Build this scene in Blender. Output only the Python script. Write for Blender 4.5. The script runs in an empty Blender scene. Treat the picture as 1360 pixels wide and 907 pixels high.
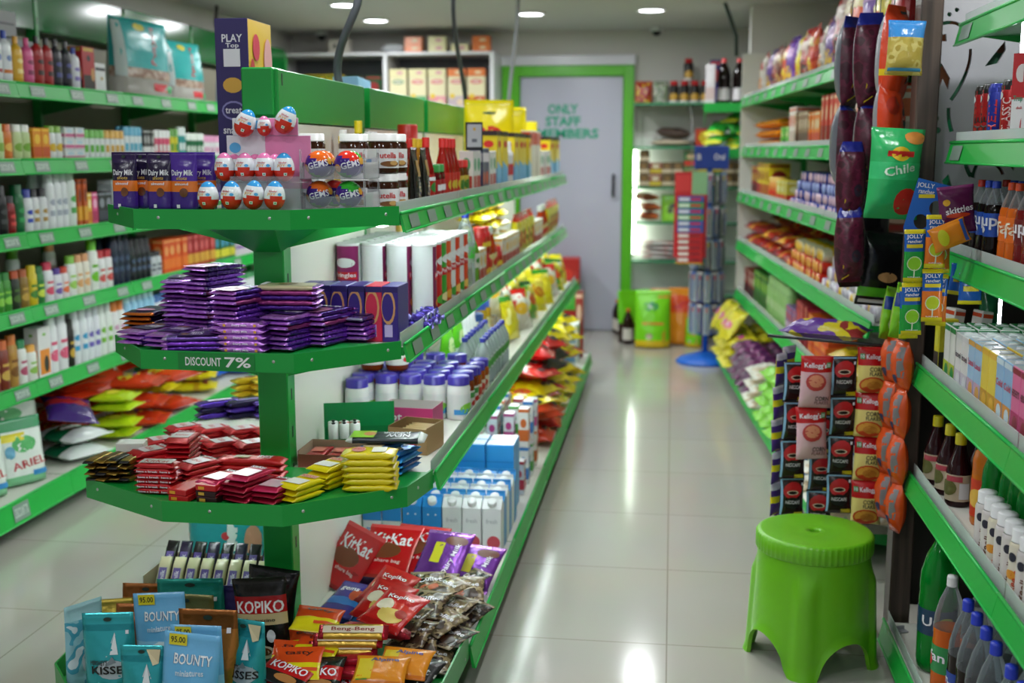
import bpy, math, random, re
from mathutils import Matrix, Vector, noise

R = random.Random(7)
PI = math.pi
sc = bpy.context.scene
COL = sc.collection

# ------------------------------------------------------------------ camera, world, exposure
IW, IH, F, CH = 1360.0, 907.0, 1560.0, 1.40
PITCH, YAW = math.radians(9.23), math.radians(7.711)
cam_d = bpy.data.cameras.new('camera')
cam_d.sensor_width = 36.0
cam_d.lens = F / IW * 36.0
cam_d.clip_start = 0.05
cam_d.dof.use_dof = True
cam_d.dof.focus_distance = 2.75
cam_d.dof.aperture_fstop = 2.7
cam = bpy.data.objects.new('camera', cam_d)
COL.objects.link(cam)
cam.location = (0, 0, CH)
cam.rotation_euler = (PI / 2 - PITCH, 0, YAW)
sc.camera = cam

world = bpy.data.worlds.new('daylight')
sc.world = world
world.use_nodes = True
world.node_tree.nodes['Background'].inputs[0].default_value = (0.86, 0.93, 1.0, 1)
world.node_tree.nodes['Background'].inputs[1].default_value = 0.42
sc.view_settings.view_transform = 'Standard'
sc.view_settings.look = 'None'
sc.view_settings.exposure = 0.0
sc.view_settings.gamma = 1.0
sc.view_settings.use_curve_mapping = False
CEIL_Z = 2.3
LAMP_W = 9.5
LED_E = 32.0


def ray(px, py):
    a, b = px - IW / 2, IH / 2 - py
    fy = F * math.cos(PITCH) + b * math.sin(PITCH)
    return Vector((a * math.cos(YAW) - fy * math.sin(YAW), a * math.sin(YAW) + fy * math.cos(YAW), b * math.cos(PITCH) - F * math.sin(PITCH)))


def atY(px, py, Y):
    d = ray(px, py)
    return Vector((0, 0, CH)) + d * (Y / d.y)


def atZ(px, py, Z):
    d = ray(px, py)
    return Vector((0, 0, CH)) + d * ((Z - CH) / d.z)


def atX(px, py, X):
    d = ray(px, py)
    return Vector((0, 0, CH)) + d * (X / d.x)


# ------------------------------------------------------------------ materials
def lin(h):
    h = h.lstrip('#')
    o = []
    for i in (0, 2, 4):
        c = int(h[i:i + 2], 16) / 255
        o.append(c / 12.92 if c <= 0.04045 else ((c + 0.055) / 1.055) ** 2.4)
    return (*o, 1)


MATS = {}


def _new(name):
    m = bpy.data.materials.new(name)
    m.use_nodes = True
    return m, m.node_tree, m.node_tree.nodes['Principled BSDF']


def _bump(nt, b, scale, strength, dist=0.004):
    tc = nt.nodes.new('ShaderNodeTexCoord')
    n = nt.nodes.new('ShaderNodeTexNoise')
    n.inputs['Scale'].default_value = scale
    n.inputs['Detail'].default_value = 3
    bp = nt.nodes.new('ShaderNodeBump')
    bp.inputs['Strength'].default_value = strength
    bp.inputs['Distance'].default_value = dist
    nt.links.new(tc.outputs['Object'], n.inputs['Vector'])
    nt.links.new(n.outputs['Fac'], bp.inputs['Height'])
    nt.links.new(bp.outputs['Normal'], b.inputs['Normal'])
    return n


def M(c, rough=0.4, metal=0.0, bs=0, bump=0.0):
    k = (c, rough, metal, bs, bump)
    if k not in MATS:
        m, nt, b = _new('surface_' + c.strip('#'))
        b.inputs['Base Color'].default_value = lin(c)
        b.inputs['Roughness'].default_value = rough
        b.inputs['Metallic'].default_value = metal
        if bump:
            _bump(nt, b, bs, bump)
        MATS[k] = m
    return MATS[k]


def FO(c, rough=0.26, metal=0.65, bump=0.5, bs=55):      # metallised wrapper
    return M(c, rough, metal, bs, bump)


def FI(c, bump=0.35):                                    # plastic film
    return M(c, 0.24, 0.0, 45, bump)


def PR(c1, c2, c3, scale=30, rough=0.3, bump=0.25, metal=0.0):   # printed artwork: three inks in blotches
    k = ('pr', c1, c2, c3, scale, rough, metal)
    if k not in MATS:
        m, nt, b = _new('print_' + c1.strip('#'))
        tc = nt.nodes.new('ShaderNodeTexCoord')
        n = nt.nodes.new('ShaderNodeTexNoise')
        n.inputs['Scale'].default_value = scale
        n.inputs['Detail'].default_value = 1.5
        r = nt.nodes.new('ShaderNodeValToRGB')
        r.color_ramp.interpolation = 'CONSTANT'
        e = r.color_ramp.elements
        e[0].color = lin(c1)
        e[1].position = 0.5
        e[1].color = lin(c2)
        e.new(0.6).color = lin(c3)
        nt.links.new(tc.outputs['Object'], n.inputs['Vector'])
        nt.links.new(n.outputs['Fac'], r.inputs['Fac'])
        nt.links.new(r.outputs['Color'], b.inputs['Base Color'])
        b.inputs['Roughness'].default_value = rough
        b.inputs['Metallic'].default_value = metal
        if bump:
            bp = nt.nodes.new('ShaderNodeBump')
            n2 = nt.nodes.new('ShaderNodeTexNoise')
            n2.inputs['Scale'].default_value = 50
            bp.inputs['Strength'].default_value = bump
            bp.inputs['Distance'].default_value = 0.004
            nt.links.new(tc.outputs['Object'], n2.inputs['Vector'])
            nt.links.new(n2.outputs['Fac'], bp.inputs['Height'])
            nt.links.new(bp.outputs['Normal'], b.inputs['Normal'])
        MATS[k] = m
    return MATS[k]


def CLEAR(c='#ffffff', amt=0.8, rough=0.05):             # thin clear plastic
    k = ('clear', c, amt, rough)
    if k not in MATS:
        m, nt, b = _new('clear_plastic')
        tr = nt.nodes.new('ShaderNodeBsdfTransparent')
        tr.inputs[0].default_value = lin(c)
        mx = nt.nodes.new('ShaderNodeMixShader')
        lw = nt.nodes.new('ShaderNodeLayerWeight')
        lw.inputs['Blend'].default_value = 0.25
        mp = nt.nodes.new('ShaderNodeMapRange')
        mp.inputs['To Min'].default_value = 1 - amt
        mp.inputs['To Max'].default_value = 1.0
        b.inputs['Base Color'].default_value = lin(c)
        b.inputs['Roughness'].default_value = rough
        nt.links.new(lw.outputs['Fresnel'], mp.inputs['Value'])
        nt.links.new(mp.outputs['Result'], mx.inputs['Fac'])
        nt.links.new(tr.outputs[0], mx.inputs[1])
        nt.links.new(b.outputs[0], mx.inputs[2])
        nt.links.new(mx.outputs[0], nt.nodes['Material Output'].inputs['Surface'])
        MATS[k] = m
    return MATS[k]


def LIQ(c, rough=0.08, tr=0.35):
    k = ('liq', c, rough, tr)
    if k not in MATS:
        m, nt, b = _new('liquid_' + c.strip('#'))
        b.inputs['Base Color'].default_value = lin(c)
        b.inputs['Roughness'].default_value = rough
        b.inputs['Transmission Weight'].default_value = tr
        b.inputs['IOR'].default_value = 1.36
        MATS[k] = m
    return MATS[k]


def EM(c, s):
    k = ('em', c, s)
    if k not in MATS:
        m, nt, b = _new('glowing_' + c.strip('#'))
        b.inputs['Base Color'].default_value = lin(c)
        b.inputs['Emission Color'].default_value = lin(c)
        b.inputs['Emission Strength'].default_value = s
        MATS[k] = m
    return MATS[k]


WH, BK = M('#e8e8ea', 0.35), M('#141416', 0.4)
GREEN = M('#17963c', 0.32, 0, 8, 0.02)          # powder coated shelving
CREAM = M('#d9d8cf', 0.4)


# ------------------------------------------------------------------ mesh builder
TXT = {}


def text_geo(s, off=0.018):
    if s not in TXT:
        cu = bpy.data.curves.new('lettering', 'FONT')
        cu.body = s
        cu.resolution_u = 2
        cu.offset = off
        ob = bpy.data.objects.new('lettering', cu)
        COL.objects.link(ob)
        dg = bpy.context.evaluated_depsgraph_get()
        me = bpy.data.meshes.new_from_object(ob.evaluated_get(dg))
        vs = [tuple(v.co) for v in me.vertices]
        fs = [tuple(p.vertices) for p in me.polygons]
        bpy.data.objects.remove(ob)
        bpy.data.curves.remove(cu)
        bpy.data.meshes.remove(me)
        x0, x1 = min(v[0] for v in vs), max(v[0] for v in vs)
        y0, y1 = min(v[1] for v in vs), max(v[1] for v in vs)
        TXT[s] = ([((v[0] - x0) / (x1 - x0) - 0.5, (v[1] - y0) / (y1 - y0) - 0.5) for v in vs], fs)
    return TXT[s]


class MB:
    def __init__(s):
        s.v, s.f, s.mi, s.sm, s.mats = [], [], [], [], []

    def add(s, vs, fs, m, smooth=False):
        o = len(s.v)
        s.v += [tuple(v) for v in vs]
        ms = m if isinstance(m, list) else [m] * len(fs)
        for f, mm in zip(fs, ms):
            if mm not in s.mats:
                s.mats.append(mm)
            s.f.append(tuple(i + o for i in f))
            s.mi.append(s.mats.index(mm))
            s.sm.append(smooth)
        return s

    def mesh(s, name):
        me = bpy.data.meshes.new(name)
        me.from_pydata(s.v, [], s.f)
        for m in s.mats:
            me.materials.append(m)
        me.polygons.foreach_set('material_index', s.mi)
        me.polygons.foreach_set('use_smooth', s.sm)
        me.update()
        return me

    def xf(s, mat4, start=0):
        s.v[start:] = [tuple(mat4 @ Vector(v)) for v in s.v[start:]]
        return s

    def box(s, x0, x1, y0, y1, z0, z1, m, c=0.0, faces=None):
        """box, optionally chamfered; faces: material per side L R F B D T"""
        fm = {k: m for k in 'LRFBDT'}
        if faces:
            fm.update(faces)
        c = min(c, (x1 - x0) / 3, (y1 - y0) / 3, (z1 - z0) / 3)
        if c <= 0:
            vs = [(x, y, z) for x in (x0, x1) for y in (y0, y1) for z in (z0, z1)]
            fs = [(0, 1, 3, 2), (4, 6, 7, 5), (0, 4, 5, 1), (2, 3, 7, 6), (0, 2, 6, 4), (1, 5, 7, 3)]
            return s.add(vs, fs, [fm[k] for k in 'LRFBDT'])
        lo, hi = (x0, y0, z0), (x1, y1, z1)
        vs, idx = [], {}
        for sx in (0, 1):
            for sy in (0, 1):
                for sz in (0, 1):
                    sg = (sx, sy, sz)
                    for ax in range(3):
                        p = []
                        for k in range(3):
                            b = hi[k] if sg[k] else lo[k]
                            p.append(b if k == ax else (b - c if sg[k] else b + c))
                        idx[(sg, ax)] = len(vs)
                        vs.append(p)
        fs, ms = [], []
        names = {(0, 0): 'L', (0, 1): 'R', (1, 0): 'F', (1, 1): 'B', (2, 0): 'D', (2, 1): 'T'}

        def emit(f, mm):
            a, b_, c_ = (Vector(vs[f[i]]) for i in (0, 1, 2))
            n = (b_ - a).cross(c_ - a)
            ctr = sum((Vector(vs[i]) for i in f), Vector()) / len(f) - Vector([(lo[k] + hi[k]) / 2 for k in range(3)])
            fs.append(f if n.dot(ctr) > 0 else tuple(reversed(f)))
            ms.append(mm)
        for ax in range(3):
            o1, o2 = [k for k in range(3) if k != ax]
            for sd in (0, 1):
                q = []
                for a, b in ((0, 0), (1, 0), (1, 1), (0, 1)):
                    g = [0, 0, 0]
                    g[ax], g[o1], g[o2] = sd, a, b
                    q.append(idx[(tuple(g), ax)])
                emit(tuple(q), fm[names[(ax, sd)]])
        for ax in range(3):
            o1, o2 = [k for k in range(3) if k != ax]
            for a in (0, 1):
                for b in (0, 1):
                    g0, g1 = [0, 0, 0], [0, 0, 0]
                    g0[o1], g0[o2], g1[o1], g1[o2] = a, b, a, b
                    g1[ax] = 1
                    emit((idx[(tuple(g0), o1)], idx[(tuple(g1), o1)], idx[(tuple(g1), o2)], idx[(tuple(g0), o2)]), m)
        for sx in (0, 1):
            for sy in (0, 1):
                for sz in (0, 1):
                    emit(tuple(idx[((sx, sy, sz), k)] for k in range(3)), m)
        return s.add(vs, fs, ms)

    def lathe(s, prof, m, seg=16, sy=1.0, fn=None, smooth=True, cx=0, cy=0):
        """revolve (r, z) about Z; m a material or one per profile step; fn(angle, zmid, i) overrides"""
        vs, fs, ms, rings = [], [], [], []
        for r, z in prof:
            if r < 1e-6:
                rings.append([len(vs)])
                vs.append((cx, cy, z))
            else:
                rings.append(list(range(len(vs), len(vs) + seg)))
                vs += [(cx + r * math.sin(2 * PI * k / seg), cy - r * sy * math.cos(2 * PI * k / seg), z) for k in range(seg)]
        for i in range(len(prof) - 1):
            a, b = rings[i], rings[i + 1]
            zm = (prof[i][1] + prof[i + 1][1]) / 2
            for k in range(seg):
                k2 = (k + 1) % seg
                if len(a) == 1 and len(b) == 1:
                    continue
                f = (a[0], b[k2], b[k]) if len(a) == 1 else (a[k], a[k2], b[0]) if len(b) == 1 else (a[k], a[k2], b[k2], b[k])
                fs.append(f)
                ms.append(fn(2 * PI * (k + .5) / seg, zm, i) if fn else (m[i] if isinstance(m, list) else m))
        return s.add(vs, fs, ms, smooth)

    def tube(s, pts, r, m, seg=8):
        pts = [Vector(p) for p in pts]
        vs, fs = [], []
        for i, p in enumerate(pts):
            t = (pts[min(i + 1, len(pts) - 1)] - pts[max(i - 1, 0)]).normalized()
            u = t.orthogonal().normalized() if i == 0 else (u - t * u.dot(t)).normalized()
            w = t.cross(u)
            vs += [p + u * r * math.cos(2 * PI * k / seg) + w * r * math.sin(2 * PI * k / seg) for k in range(seg)]
        for i in range(len(pts) - 1):
            for k in range(seg):
                k2 = (k + 1) % seg
                fs.append((i * seg + k, i * seg + k2, (i + 1) * seg + k2, (i + 1) * seg + k))
        fs.append(tuple(range(seg - 1, -1, -1)))
        fs.append(tuple((len(pts) - 1) * seg + k for k in range(seg)))
        return s.add(vs, fs, m, True)

    def prism(s, poly, z0, z1, m, top=None):
        n = len(poly)
        vs = [(x, y, z0) for x, y in poly] + [(x, y, z1) for x, y in poly]
        fs = [(k, (k + 1) % n, n + (k + 1) % n, n + k) for k in range(n)] + [tuple(range(n - 1, -1, -1)), tuple(range(n, 2 * n))]
        return s.add(vs, fs, [m] * (n + 1) + [top or m])

    def decal(s, d, W, H, mp, flat=False, e=0.0006):
        """artwork on a face: ('r',x,z,w,h,m) ('e',x,z,w,h,m) ('p',[(x,z)..],m) ('t',text,x,z,w,h,m[,rot]); relative to W, H"""
        k = d[0]
        s._dz = getattr(s, '_dz', 0) + 1
        ee = e * (1 + .35 * s._dz)
        if k == 't':
            _, tx, x, z, w, h, m = d[:7]
            a = math.radians(d[7]) if len(d) > 7 else 0
            vs, fs = text_geo(tx)
            ca, sa = math.cos(a), math.sin(a)
            tl, th_ = (h * H, w * W) if abs(sa) > .7 else (w * W, h * H)      # w, h are the extents as seen on the pack
            s.add([mp(x * W + (u * tl * ca - v * th_ * sa), z * H + (u * tl * sa + v * th_ * ca), ee) for u, v in vs], fs, m)
        elif k == 'r':
            _, x, z, w, h, m = d[:6]
            nu, nv = (1, 1) if flat else (6, 4)
            vs = [mp((x - w / 2 + w * i / nu) * W, (z - h / 2 + h * j / nv) * H, ee) for j in range(nv + 1) for i in range(nu + 1)]
            fs = [(j * (nu + 1) + i, j * (nu + 1) + i + 1, (j + 1) * (nu + 1) + i + 1, (j + 1) * (nu + 1) + i) for j in range(nv) for i in range(nu)]
            s.add(vs, fs, m, not flat)
        elif k == 'e':
            _, x, z, w, h, m = d[:6]
            n = 14
            a = math.radians(d[6]) if len(d) > 6 else 0
            vs = [mp(x * W, z * H, ee)]
            for q in (.5, 1):
                for t in range(n):
                    u, v = w * W / 2 * q * math.cos(2 * PI * t / n), h * H / 2 * q * math.sin(2 * PI * t / n)
                    vs.append(mp(x * W + u * math.cos(a) - v * math.sin(a), z * H + u * math.sin(a) + v * math.cos(a), ee))
            fs = [(0, 1 + t, 1 + (t + 1) % n) for t in range(n)] + [(1 + t, 1 + n + t, 1 + n + (t + 1) % n, 1 + (t + 1) % n) for t in range(n)]
            s.add(vs, fs, m, not flat)
        elif k == 'p':
            s.add([mp(x * W, z * H, ee) for x, z in d[1]], [tuple(range(len(d[1])))], d[2])


# ------------------------------------------------------------------ objects
def obj(name, data, parent=None, loc=None, rot=None):
    o = bpy.data.objects.new(name, data.mesh(name) if isinstance(data, MB) else data)
    COL.objects.link(o)
    if parent:
        o.parent = parent
    if loc is not None:
        o.location = loc
    if rot is not None:
        o.rotation_euler = rot
    return o


def short(s):
    """keep a label within sixteen words"""
    nw = lambda q: len(q.replace(',', ' ').split())
    for x, y in ((' of \\d+ from the near end', ' from the near end'), (' from the near end', ' along'), (' standing ', ' '), (' lying ', ' '), (' the ', ' '), (' a ', ' '), (' with ', ', ')):
        if nw(s) <= 16:
            break
        s = re.sub(x, y, s)
    return s


def tag(o, label, cat, group=None):
    label = short(label)
    o['label'], o['category'] = label, cat
    if group:
        o['group'] = group
    return o


def struct(name, mb, loc=None):
    o = obj(name, mb, loc=loc)
    o['kind'] = 'structure'
    return o


class T:
    """a product: root mesh plus part meshes, built once and copied"""
    def __init__(s, name, mb, w, d, h, parts=()):
        s.name, s.w, s.d, s.h = name, w, d, h
        s.me = mb.mesh(name) if isinstance(mb, MB) else mb
        s.parts = [(p[0], p[1].mesh(p[0]) if isinstance(p[1], MB) else p[1]) for p in parts]


def place(t, loc, label, cat, group=None, rz=0, rx=0, ry=0, s=1.0):
    o = bpy.data.objects.new(t.name, t.me)
    COL.objects.link(o)
    lift = abs(math.sin(rx)) * t.d / 2 + abs(math.sin(ry)) * t.w / 2 if abs(rx) < .3 and abs(ry) < .5 else 0
    o.location = (loc[0], loc[1], loc[2] + lift * s)
    o.rotation_euler = (Matrix.Rotation(rz, 3, 'Z') @ Matrix.Rotation(ry, 3, 'Y') @ Matrix.Rotation(rx, 3, 'X')).to_euler()
    o.scale = (s, s, s)
    for n, me in t.parts:
        c = bpy.data.objects.new(n, me)
        COL.objects.link(c)
        c.parent = o
    return tag(o, label, cat, group)


ORD = 'zeroth first second third fourth fifth sixth seventh eighth ninth tenth eleventh twelfth thirteenth fourteenth fifteenth sixteenth seventeenth eighteenth nineteenth twentieth'.split()
ORD += ['twenty-' + w for w in ORD[1:10]] + ['thirtieth'] + ['thirty-' + w for w in ORD[1:10]]


# ------------------------------------------------------------------ product makers
def carton(name, w, d, h, base, dec=(), wrap='F', faces=None, c=0.0015, e=0.0004):
    b = MB()
    b.box(-w / 2, w / 2, -d / 2, d / 2, 0, h, base, c, faces)
    mp = {'F': (w, h, lambda u, v, e: (u, -d / 2 - e, v)), 'L': (d, h, lambda u, v, e: (-w / 2 - e, -u, v)),
          'R': (d, h, lambda u, v, e: (w / 2 + e, u, v)), 'T': (w, d, lambda u, v, e: (u, v - d / 2, h + e))}
    for f in wrap:
        W, H, m = mp[f]
        for q in dec:
            b.decal(q, W, H, m, True, e)
            if b._dz > 12:
                b._dz = 0
    if isinstance(dec, dict):
        pass
    return T(name, b, w, d, h)


STY = {
    'shampoo': ([(0, 0), (.9, 0), (1, .03), (1, .7), (.86, .78), (.42, .83), (.36, .86)], (.42, .85)),
    'lotion': ([(0, 0), (.93, 0), (1, .03), (1, .76), (.9, .8)], (.86, .8)),
    'can': ([(0, 0), (.95, 0), (1, .02), (1, .76), (.8, .81)], (.8, .8)),
    'soda': ([(0, 0), (.72, 0), (.95, .04), (1, .1), (.97, .28), (.91, .38), (.97, .47), (1, .58), (.93, .68), (.62, .81), (.38, .89), (.33, .92)], (.38, .915)),
    'big': ([(0, 0), (.72, 0), (.95, .03), (1, .08), (1, .5), (.97, .56), (1, .6), (.95, .7), (.7, .82), (.4, .9), (.3, .93)], (.34, .925)),
    'sauce': ([(0, 0), (.95, 0), (1, .03), (1, .48), (.8, .6), (.52, .74), (.4, .84), (.38, .87)], (.44, .85)),
    'jar': ([(0, 0), (.92, 0), (1, .05), (1, .74), (.9, .8)], (.94, .8)),
    'tub': ([(0, 0), (.85, 0), (.9, .03), (1, .7), (1, .72)], (1.04, .72)),
}


def bottle(name, h, r, sty, body, cap, label=None, lz=(.12, .6), dec=(), fill=None, clear=None, sy=1.0, seg=16, capname='cap', extra=()):
    """lathe bottle: body, cap part, printed wrap label part carrying artwork"""
    pr, (cr, cz) = STY[sty]
    P = [(a * r, z * h) for a, z in pr]
    if fill:
        for q in range(len(P) - 1):
            (r0, q0), (r1, q1) = P[q], P[q + 1]
            if q0 < fill * h < q1:
                P.insert(q + 1, (r0 + (r1 - r0) * (fill * h - q0) / (q1 - q0), fill * h))
                break
    b = MB()
    b.lathe(P, body, seg, sy, (lambda a, z, i: body if z < fill * h else clear) if fill else None)
    parts = []
    if fill:
        fr_ = next(r0 + (r1 - r0) * (fill * h - q0) / max(1e-6, q1 - q0) for (r0, q0), (r1, q1) in zip(P, P[1:]) if q0 <= fill * h <= q1)
        b.lathe([(fr_ * .98, fill * h), (0, fill * h)], body, seg, sy)
    cb = MB()
    rc = cr * r
    n = 24 if seg > 14 else seg
    cb.lathe([(rc * .97, cz * h), (rc * 1.03, cz * h + .002), (rc, cz * h + .003), (rc, h * .985), (rc * .93, h), (0, h)], cap, n, sy)
    parts.append((capname, cb))

    def rad(z):
        for (r0, z0), (r1, z1) in zip(P, P[1:]):
            if z1 > z0 and z0 <= z <= z1:
                return r0 + (r1 - r0) * (z - z0) / (z1 - z0)
        return r
    if label:
        lb = MB()
        zs = [lz[0] * h + (lz[1] - lz[0]) * h * k / 4 for k in range(5)]
        lb.lathe([(rad(z) + .0007, z) for z in zs], label, seg, sy)

        def mp(u, v, e):
            z = lz[0] * h + v
            q = rad(z) + .0009 + e
            return (q * math.sin(u / r), -q * sy * math.cos(u / r), z)
        for q in dec:
            lb.decal(q, 2 * r * 1.3, (lz[1] - lz[0]) * h, mp, False, .0005)
        parts.append(('paper_label', lb))
    return T(name, b, 2 * r, 2 * r * sy, h, parts + list(extra))


def wr(u, v, k):
    return math.sin(u * 61 + k * 3.1 + 4 * math.sin(v * 37 + k)) * math.cos(v * 53 + k * 1.7 + 3 * math.sin(u * 29))


def pouch(name, w, h, t, front, bands=(), dec=(), back=None, stand=False, seal=(.07, .07), pu=.55, pv=.55, wrk=.0, nu=12, nv=16, hole=False, k=1.0, e=.0008, bend=0.0, zig=0.0, taper=0.0):
    """film pack: pillow (sealed both ends) or stand-up pouch; front artwork by bands (v0, v1, material) and decals"""
    sb, st = (0.0 if stand else seal[0]), seal[1]

    def th(u, v):
        s = max(0.0, 1 - abs(2 * u / w) ** 2.2) ** pu
        q = v / h
        if stand:
            g = max(0.0, 1 - (q / (1 - st)) ** 2.0) ** .6 if q < 1 - st else 0
        else:
            x = (q - sb) / (1 - sb - st)
            g = max(0.0, 1 - abs(2 * x - 1) ** 2.6) ** pv if 0 < x < 1 else 0
        return t * s * g + .0012

    def yy(u, v):
        return -th(u, v) / 2 + wrk * wr(u, v, k) * min(1, th(u, v) / t * 2.2) + bend * (v / h) ** 2

    def xx(u, v):
        q = v / h
        ends = zig * math.cos(q * 40) if zig else 0
        return u * (1 - .06 * (th(0, v) / t if t else 0) * (0 if stand else 1)) * (1 - taper * abs(2 * q - 1) ** 2.5) + ends

    b = MB()
    vs, fs, ms = [], [], []
    N = (nu + 1) * (nv + 1)
    for sd in (0, 1):
        for j in range(nv + 1):
            for i in range(nu + 1):
                u, v = w * (i / nu - .5), h * j / nv
                vs.append((xx(u, v), yy(u, v) if sd == 0 else th(u, v) / 2 + bend * (v / h) ** 2, v))
    bk = back or front
    for j in range(nv):
        q = (j + .5) / nv
        mm, mb_ = front, bk
        for v0, v1, m in bands:
            if v0 <= q < v1:
                mm = m
                if back is None:
                    mb_ = m
        for i in range(nu):
            a = j * (nu + 1) + i
            fs.append((a, a + 1, a + nu + 2, a + nu + 1))
            ms.append(mm)
            a += N
            fs.append((a + 1, a, a + nu + 1, a + nu + 2))
            ms.append(mb_)
        for i, o in ((0, 0), (nu, 1)):
            a = j * (nu + 1) + i
            q_ = (a, a + nu + 1, a + nu + 1 + N, a + N)
            fs.append(q_ if o == 0 else tuple(reversed(q_)))
            ms.append(mm)
    for i in range(nu):
        fs.append((i + 1, i, i + N, i + 1 + N))
        a = nv * (nu + 1) + i
        fs.append((a, a + 1, a + 1 + N, a + N))
        ms += [bands[0][2] if bands and bands[0][0] <= 0 else front, front]
    b.add(vs, fs, ms, True)
    mp = lambda u, v, e_: (xx(u, v), yy(u, v) - e_, v)
    for q in dec:
        b.decal(q, w, h, mp, False, e)
    if hole:
        b.decal(('e', 0, 1 - st * .5, .16, st * .32, M('#20342a', .6)), w, h, mp, False, e)
    return T(name, b, w, t, h)


def bar(name, L, W, H, m, dec=(), ends=None, k=1.0, bands=None, side=None):
    """wrapped bar lying flat: length along Y, crimped fins at both ends, artwork on top"""
    nu, nv = 6, 12
    vs, fs, ms = [], [], []
    fin = min(.012, L * .1)
    prof = []
    for j in range(nv + 1):
        y = -L / 2 + L * j / nv
        a = min(L / 2 - abs(y), fin * 1.6) / (fin * 1.6)
        prof.append((y, a))
    ring = []
    for j, (y, a) in enumerate(prof):
        tk = H * (0.08 + .92 * min(1, max(0, a - .35) / .5))
        ww = W * (1 - .04 * (a > .6)) / 2
        zc = H * .5 + (.0006 * math.sin(j * 2.1 + k * 5) if a > .6 else H * .12 * math.sin(k * 7 + j))
        rg = []
        for (px, pz) in ((-1, -.35), (-.86, -.5), (-.3, -.5), (.3, -.5), (.86, -.5), (1, -.35), (1, .35), (.86, .5), (.3, .5), (-.3, .5), (-.86, .5), (-1, .35)):
            wz = .001 * wr(px * W + k, y, k) if pz > .4 and a > .6 else 0
            wob = .0012 * math.sin(px * 9 + k * 3) if a < .5 else 0
            rg.append(len(vs))
            vs.append((px * ww, y, zc + pz * tk + wz + wob))
        ring.append(rg)
    for j in range(nv):
        q = (j + .5) / nv
        mm = ends if ends and (q < .12 or q > .88) else m
        if bands:
            for v0, v1, bm in bands:
                if v0 <= q < v1:
                    mm = bm
        for i in range(12):
            i2 = (i + 1) % 12
            fs.append((ring[j][i], ring[j][i2], ring[j + 1][i2], ring[j + 1][i]))
            ms.append(side if side and i in (0, 5, 4, 10, 11, 6) else mm)
    fs.append(tuple(reversed(ring[0])))
    fs.append(tuple(ring[-1]))
    ms += [ends or m, ends or m]
    fs = [tuple(reversed(f)) for f in fs]
    fs = [tuple(reversed(f)) for f in fs]
    b = MB()
    b.add(vs, fs, ms, True)
    for q in dec:
        b.decal(q, W * .92, L, lambda u, v, e: (u, v - L / 2, H + .0018 + e), True, .0004)
    return T(name, b, W, L, H)


def ball(name, r, fn, seg=20, rings=14, egg=0.0, dec=(), h=None):
    h = h or 2 * r
    P = []
    for j in range(rings + 1):
        a = PI * j / rings
        z = h / 2 * (1 - math.cos(a))
        P.append((r * math.sin(a) * (1 - egg * (z / h - .42)), z))
    P[0], P[-1] = (0, P[0][1]), (0, P[-1][1])
    b = MB()
    b.lathe(P, None, seg, 1, fn)

    def mp(u, v, e):
        for (r0, z0), (r1, z1) in zip(P, P[1:]):
            if z0 <= v <= z1:
                q = r0 + (r1 - r0) * (v - z0) / max(1e-6, z1 - z0)
                break
        else:
            q = .001
        q += e
        return (q * math.sin(u / r), -q * math.cos(u / r), v)
    for q in dec:
        b.decal(q, 2 * r, h, mp, False, .0006)
    return T(name, b, 2 * r, 2 * r, h)


def bag_twist(name, L, r, m, m2):
    """twist-wrapped sweet lying along X"""
    b = MB()
    b.lathe([(r * .9, -L / 2), (r * .28, -L / 2 + r * .8), (r * .9, -L * .25), (r, 0), (r * .9, L * .25), (r * .28, L / 2 - r * .8), (r * .9, L / 2)], [m2, m, m, m, m, m2], 8)
    b.xf(Matrix.Translation((0, 0, r)) @ Matrix.Rotation(PI / 2, 4, 'Y'))
    return T(name, b, L, 2 * r, 2 * r)

# ------------------------------------------------------------------ room
XL, XR, YB, YF = -3.0, 1.32, 9.2, -1.6


def floor_mat():
    m, nt, b = _new('vitrified_tiles')
    tc = nt.nodes.new('ShaderNodeTexCoord')
    mp = nt.nodes.new('ShaderNodeMapping')
    mp.inputs['Location'].default_value = (-0.012, -3.22, 0)
    br = nt.nodes.new('ShaderNodeTexBrick')
    br.offset = 0
    br.inputs['Scale'].default_value = 1.0
    br.inputs['Brick Width'].default_value = 0.615
    br.inputs['Row Height'].default_value = 0.615
    br.inputs['Mortar Size'].default_value = 0.0022
    br.inputs['Color1'].default_value = lin('#b3afa6')
    br.inputs['Color2'].default_value = lin('#b0aca3')
    br.inputs['Mortar'].default_value = lin('#8f887d')
    nt.links.new(tc.outputs['Object'], mp.inputs['Vector'])
    nt.links.new(mp.outputs[0], br.inputs['Vector'])
    n = nt.nodes.new('ShaderNodeTexNoise')
    n.inputs['Scale'].default_value = 2.5
    mx = nt.nodes.new('ShaderNodeMixRGB')
    mx.blend_type = 'MULTIPLY'
    mx.inputs[0].default_value = 0.12
    nt.links.new(tc.outputs['Object'], n.inputs['Vector'])
    nt.links.new(br.outputs['Color'], mx.inputs[1])
    nt.links.new(n.outputs['Color'], mx.inputs[2])
    nt.links.new(mx.outputs[0], b.inputs['Base Color'])
    b.inputs['Roughness'].default_value = 0.13
    b.inputs['Specular IOR Level'].default_value = 0.4
    return m


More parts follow.
